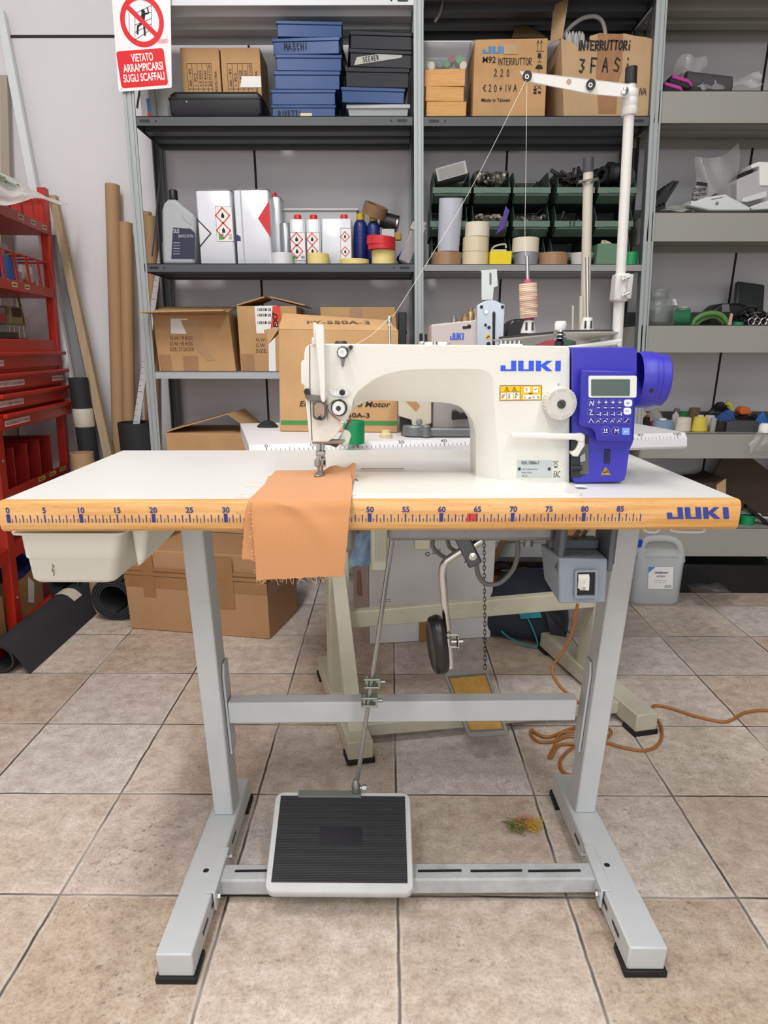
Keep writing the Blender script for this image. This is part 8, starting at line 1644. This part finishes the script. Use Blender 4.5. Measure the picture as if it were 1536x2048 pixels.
# white carton under the second table
A, B = on(740, 1289, 0), on(981, 1275, 0); A2 = on(712, 1250, 0)
bd = (A2-A)*1.0; bd = V((bd.x-.01, .24, 0)); zt = .41
mb = MB(); mb.loft([[p+Z*z for p in (A, B, B+bd, A+bd)] for z in (.001, zt)]); wcm = mat('carton_white', '#e2e2e4', .6, var=.04, vscale=8)
wc = solo('carton', mb, wcm, 'big white carton standing on the floor under the second table', 'box', smooth=0, bevel=.003)
fx_ = (B-A).normalized(); nf = V((fx_.y, -fx_.x, 0))
mb = MB(); mb.face([A+fx_*.17+nf*.0015+Z*.002, A+fx_*.205+nf*.0015+Z*.002, A+fx_*.205+nf*.0015+Z*.11, A+fx_*.17+nf*.0015+Z*.11]); obj('brown_tape', mb, TAPE(), wc, smooth=0)
mb = MB(); mb.face([A+bd*t+V((-.0015, 0, 0))+Z*z for t, z in ((.02, .002), (.98, .002), (.98, zt), (.02, zt))]); sp2 = obj('side_panel', mb, mat('carton_side', '#b9aaa0', .7), wc, smooth=0)
mb = MB(); mb.face([A+bd*t+V((-.003, 0, 0))+Z*z for t, z in ((.4, .14), (.75, .12), (.7, .21), (.5, .23))]); mb.face([A+bd*t+V((-.003, 0, 0))+Z*z for t, z in ((.35, .25), (.7, .27), (.7, .37), (.4, .36))]); obj('torn_patch', mb, mat('torn_brown', '#9a7b62', .8), sp2, smooth=0)
mb = MB()
def wt(px, py, l=.001): d = ray(px, py); t = (A-CAM).dot(nf)/d.dot(nf); return CAM+d*t+nf*l
for i in range(3): p = wt(864, 1108-3.5*i); q = wt(882, 1106-3.5*i); mb.prism([p, q, q+Z*.0016, p+Z*.0016], nf*.0003)
c = wt(855, 1108)
for k in range(3): a0 = 2*math.pi*k/3+.5; a1 = a0+1.6; p = c+fx_*.008*math.cos(a0)+Z*.008*math.sin(a0); q = c+fx_*.008*math.cos(a1)+Z*.008*math.sin(a1); mb.tube([p, q], .0013, 4)
for y in (1200, 1204): p, q = wt(758, y), wt(782, y-1); mb.prism([p, q, q+Z*.0014, p+Z*.0014], nf*.0003)
obj('printed_marks', mb, INK(), wc, smooth=0)
# snack bag on the corner of the carton
sb_ = mat('snack_blue', '#2a6fc0', .25, bump=.6, bscale=40, var=.2, vscale=8, col2='#bfe0ee')
bag(lambda u, v: at(705+43*u-6*v*(1-u), 1070+66*v-10*u*(1-v)-8*u*v, A.y-.035-.03*math.sin(math.pi*u)), 12, 12, sb_, 'snack_bag', 'blue and white crinkled plastic bag on the left corner of the white carton', 'bag', 17, .008)
# backpack
nav = mat('backpack_navy', '#262f3b', .8, bump=.2, bscale=200); tq = mat('backpack_teal', '#2a8fa0', .7)
bkc = V((.492, 2.31, 0)); bk = thing('backpack', 'dark blue backpack with teal trim on the floor behind the second table stand', 'bag', bkc)
mb = MB(); sec = []; dr = Matrix.Rotation(math.radians(-18), 3, 'Z')
for t, w_, z0, z1 in ((-.135, .03, .03, .10), (-.128, .075, .012, .17), (-.10, .1, .004, .21), (-.03, .108, .002, .235), (.05, .112, .002, .22), (.10, .105, .002, .18), (.13, .075, .004, .12), (.14, .03, .02, .07)):
    sec.append([bkc+dr @ V((t, y, 0))+Z*z for y, z in rr2(2*w_, z1-z0, min(w_, (z1-z0)/2)*.62, 6, -w_, z0)])
mb.loft(sec); obj('bag_body', mb, nav, bk, smooth=70)
def bs(px, py, off=.006): # point on the front side of the bag
    d = ray(px, py); n_ = dr @ V((0, -1, 0)); p0 = bkc+n_*(.112+off); t = (p0-CAM).dot(n_)/d.dot(n_); return CAM+d*t
mb = MB(); mb.tube(cr([bs(1050, 1226), bs(1062, 1250), bs(1071, 1272), bs(1075, 1288), bs(1068, 1295), bs(1050, 1290), bs(1020, 1276), bs(1002, 1262)], 5), .0028, 6); obj('piping', mb, tq, bk)
mb = MB(); mb.grid(lambda u, v: bs(1042+42*u-6*v, 1238-16*v-3*u, .012+.006*math.sin(3*u)), 8, 6, .002); obj('side_pocket', mb, tq, bk, smooth=60)
mb = MB(); mb.grid(lambda u, v: bs(1090+30*u+12*v, 1222+48*v+8*u, .012+.008*math.sin(3*v)), 6, 8, .003); fl_ = obj('flap', mb, mat('backpack_grey', '#34363d', .8), bk, smooth=60)
mb = MB(); mb.tube(cr([bs(1098, 1222, .02), bs(1115, 1245, .022), bs(1132, 1266, .016)], 5), .004, 6); obj('strap', mb, BLK(), bk)
# water canister
c0, c1 = on(1262, 1211, 0), on(1360, 1211, 0); wj = c1.x-c0.x; cj = (c0+c1)/2; cj.y += .07
hj = at(1315, 1070, c0.y).z; jm = mat('jug_plastic', '#f0f5f8', .2, trans=.72)
def jr(w_, d_, z, r, dx=0): return [cj+V((x-w_/2+dx, y-d_/2, z)) for x, y in rr2(w_, d_, r, 5)]
zs_ = at(1315, 1118, c0.y).z
mb = MB(); mb.loft([jr(wj*.92, .13, .001, .03), jr(wj, .15, .012, .035), jr(wj, .15, zs_-.02, .035), jr(wj*.96, .14, zs_+.012, .035), jr(wj*.7, .1, zs_+.028, .03)])
jug = solo('water_canister', mb, jm, 'clear plastic water canister with white label and blue cap on the floor at the right', 'canister', smooth=45)
mb = MB(); zw = at(1315, 1128, c0.y).z; mb.loft([jr(wj*.9, .125, .006, .03), jr(wj*.965, .14, .014, .033), jr(wj*.965, .14, zw, .033)]); obj('water', mb, mat('water', '#d0dae2', .1, trans=.6), jug, smooth=45)
mb = MB(); hp = [(1281, 1120), (1283, 1100), (1290, 1082), (1304, 1077), (1335, 1077), (1354, 1084), (1362, 1102), (1364, 1124)]; mb.tube(cr([at(x, y, cj.y-.01) for x, y in hp], 5), [.012]*36, 10) if False else mb.tube(cr([at(x, y, cj.y-.01) for x, y in hp], 5), .0125, 10); obj('handle', mb, jm, jug)
mb = MB(); p = at(1281, 1092, cj.y); p.z = zs_+.02; mb.lathe(V((at(1280, 1090, cj.y).x-.012, cj.y, zs_+.015)), [(.02, 0), (.02, .02)], n=20); obj('neck', mb, jm, jug)
mb = MB(); mb.lathe(V((at(1280, 1090, cj.y).x-.012, cj.y, zs_+.033)), [(.0225, 0), (.0225, .024), (.02, .026), (0, .026)], n=24, caps=False); obj('cap', mb, mat('cap_blue', '#1f33b8', .4), jug, label='blue screw cap')
yl = cj.y-.0765
def jl(x, y, l=0): return at(x, y, yl-l)
mb = MB(); mb.face([jl(1296, 1178), jl(1345, 1178), jl(1347, 1134), jl(1297, 1134)]); lb = obj('label', mb, WHT(), jug, label='white label', smooth=0)
mb = MB(); mb.text('Undimont', jl(1309, 1147, .0006), X, Z, .0085, w=.052, bold=.03); mb.text('ACQUA', jl(1313, 1154, .0006), X, Z, .006, w=.034, bold=.02); obj('label_text', mb, mat('label_navytext', '#3c4a86', .5), lb, smooth=0, recalc=False)
mb = MB(); mb.face([jl(1297, 1146, .0006), jl(1297, 1134, .0006), jl(1311, 1134, .0006)]); obj('label_corner', mb, mat('label_blue', '#4a8fd0', .5), lb, smooth=0)
mb = MB()
for k in range(8): p = jl(1329+1.8*k, 1176, .0006); mb.face([p, p+X*.0018, p+X*.0018+Z*.012, p+Z*.012])
for k in range(2): p = jl(1309, 1161+4*k, .0006); mb.face([p, p+X*.045, p+X*.045+Z*.0012, p+Z*.0012])
obj('barcode', mb, mat('print_grey2', '#85868c', .6), lb, smooth=0)
# orange power cable
ocm = mat('orange_cable', '#a0672f', .45)
def oc(pts, r=.0042): return cr(pts, 6)
pts = [at(1155, 1208, 1.72), at(1146, 1260, 1.72), at(1128, 1300, 1.72), at(1107, 1330, 1.72), at(1106, 1350, 1.70), at(1122, 1375, 1.68), at(1143, 1393, 1.66), on(1170, 1418, .09), on(1195, 1440, .03), on(1216, 1456, .0045), on(1222, 1466, .0045), on(1206, 1478, .0045), on(1170, 1476, .0045), on(1135, 1473, .0045), on(1110, 1482, .0045), on(1080, 1484, .0045), on(1063, 1472, .0045), on(1063, 1460, .0045), on(1072, 1466, .006), on(1095, 1474, .006), on(1130, 1462, .006), on(1160, 1452, .006), on(1180, 1456, .006), on(1168, 1466, .013), on(1135, 1463, .012), on(1118, 1470, .006), on(1110, 1490, .0045), on(1099, 1513, .0045), on(1103, 1513, .0045), on(1120, 1490, .0045), on(1160, 1490, .0045), on(1146, 1495, .0045), on(1130, 1508, .0045), on(1120, 1525, .0045), on(1128, 1545, .0045), on(1160, 1550, .0045), on(1190, 1520, .0045), on(1200, 1490, .0045), on(1215, 1486, .0045), on(1250, 1496, .0045), on(1290, 1501, .0045), on(1315, 1490, .0045), on(1324, 1470, .0045), on(1320, 1448, .0045), on(1306, 1428, .0045), on(1303, 1416, .0045), on(1312, 1411, .0045), on(1340, 1416, .0045), on(1390, 1432, .0045), on(1440, 1443, .0045), on(1462, 1440, .0045), on(1490, 1425, .0045), on(1536, 1421, .0045), on(1640, 1430, .0045)]
mb = MB(); mb.tube(cr(pts, 6), .0042, 8); solo('power_cable', mb, ocm, 'orange brown power cable running down from the switch box and across the floor', 'cable')
# scrap of coloured threads
for i, (col, cx, cy, rx, lab) in enumerate((('#6a7a2a', 1030, 1658, .021, 'olive green tangle of thread ends on the floor'), ('#c98a6a', 1047, 1655, .021, 'pink tangle of thread ends on the floor'), ('#cba52a', 1066, 1656, .017, 'yellow tangle of thread ends on the floor'))):
    rn = random.Random(i+50); mb = MB()
    for k in range(16):
        c = on(cx, cy, .002)+V((rn.uniform(-.006, .006), rn.uniform(-.01, .012), .002+.0009*k*.5)); a = rn.uniform(.5, 1.1)*rx; b_ = rn.uniform(.5, 1)*rx; ph = rn.uniform(0, 6)
        mb.tube([c+V((a*math.cos(t+ph), b_*math.sin(t*1.0), .003*math.sin(2*t+ph)+.003)) for t in [1.7*math.pi*q/12 for q in range(13)]], .0006, 4)
    solo('thread_scrap', mb, mat('scrap_'+col[1:], col, .8), lab, 'thread', 'thread scraps on the floor', kind='stuff')
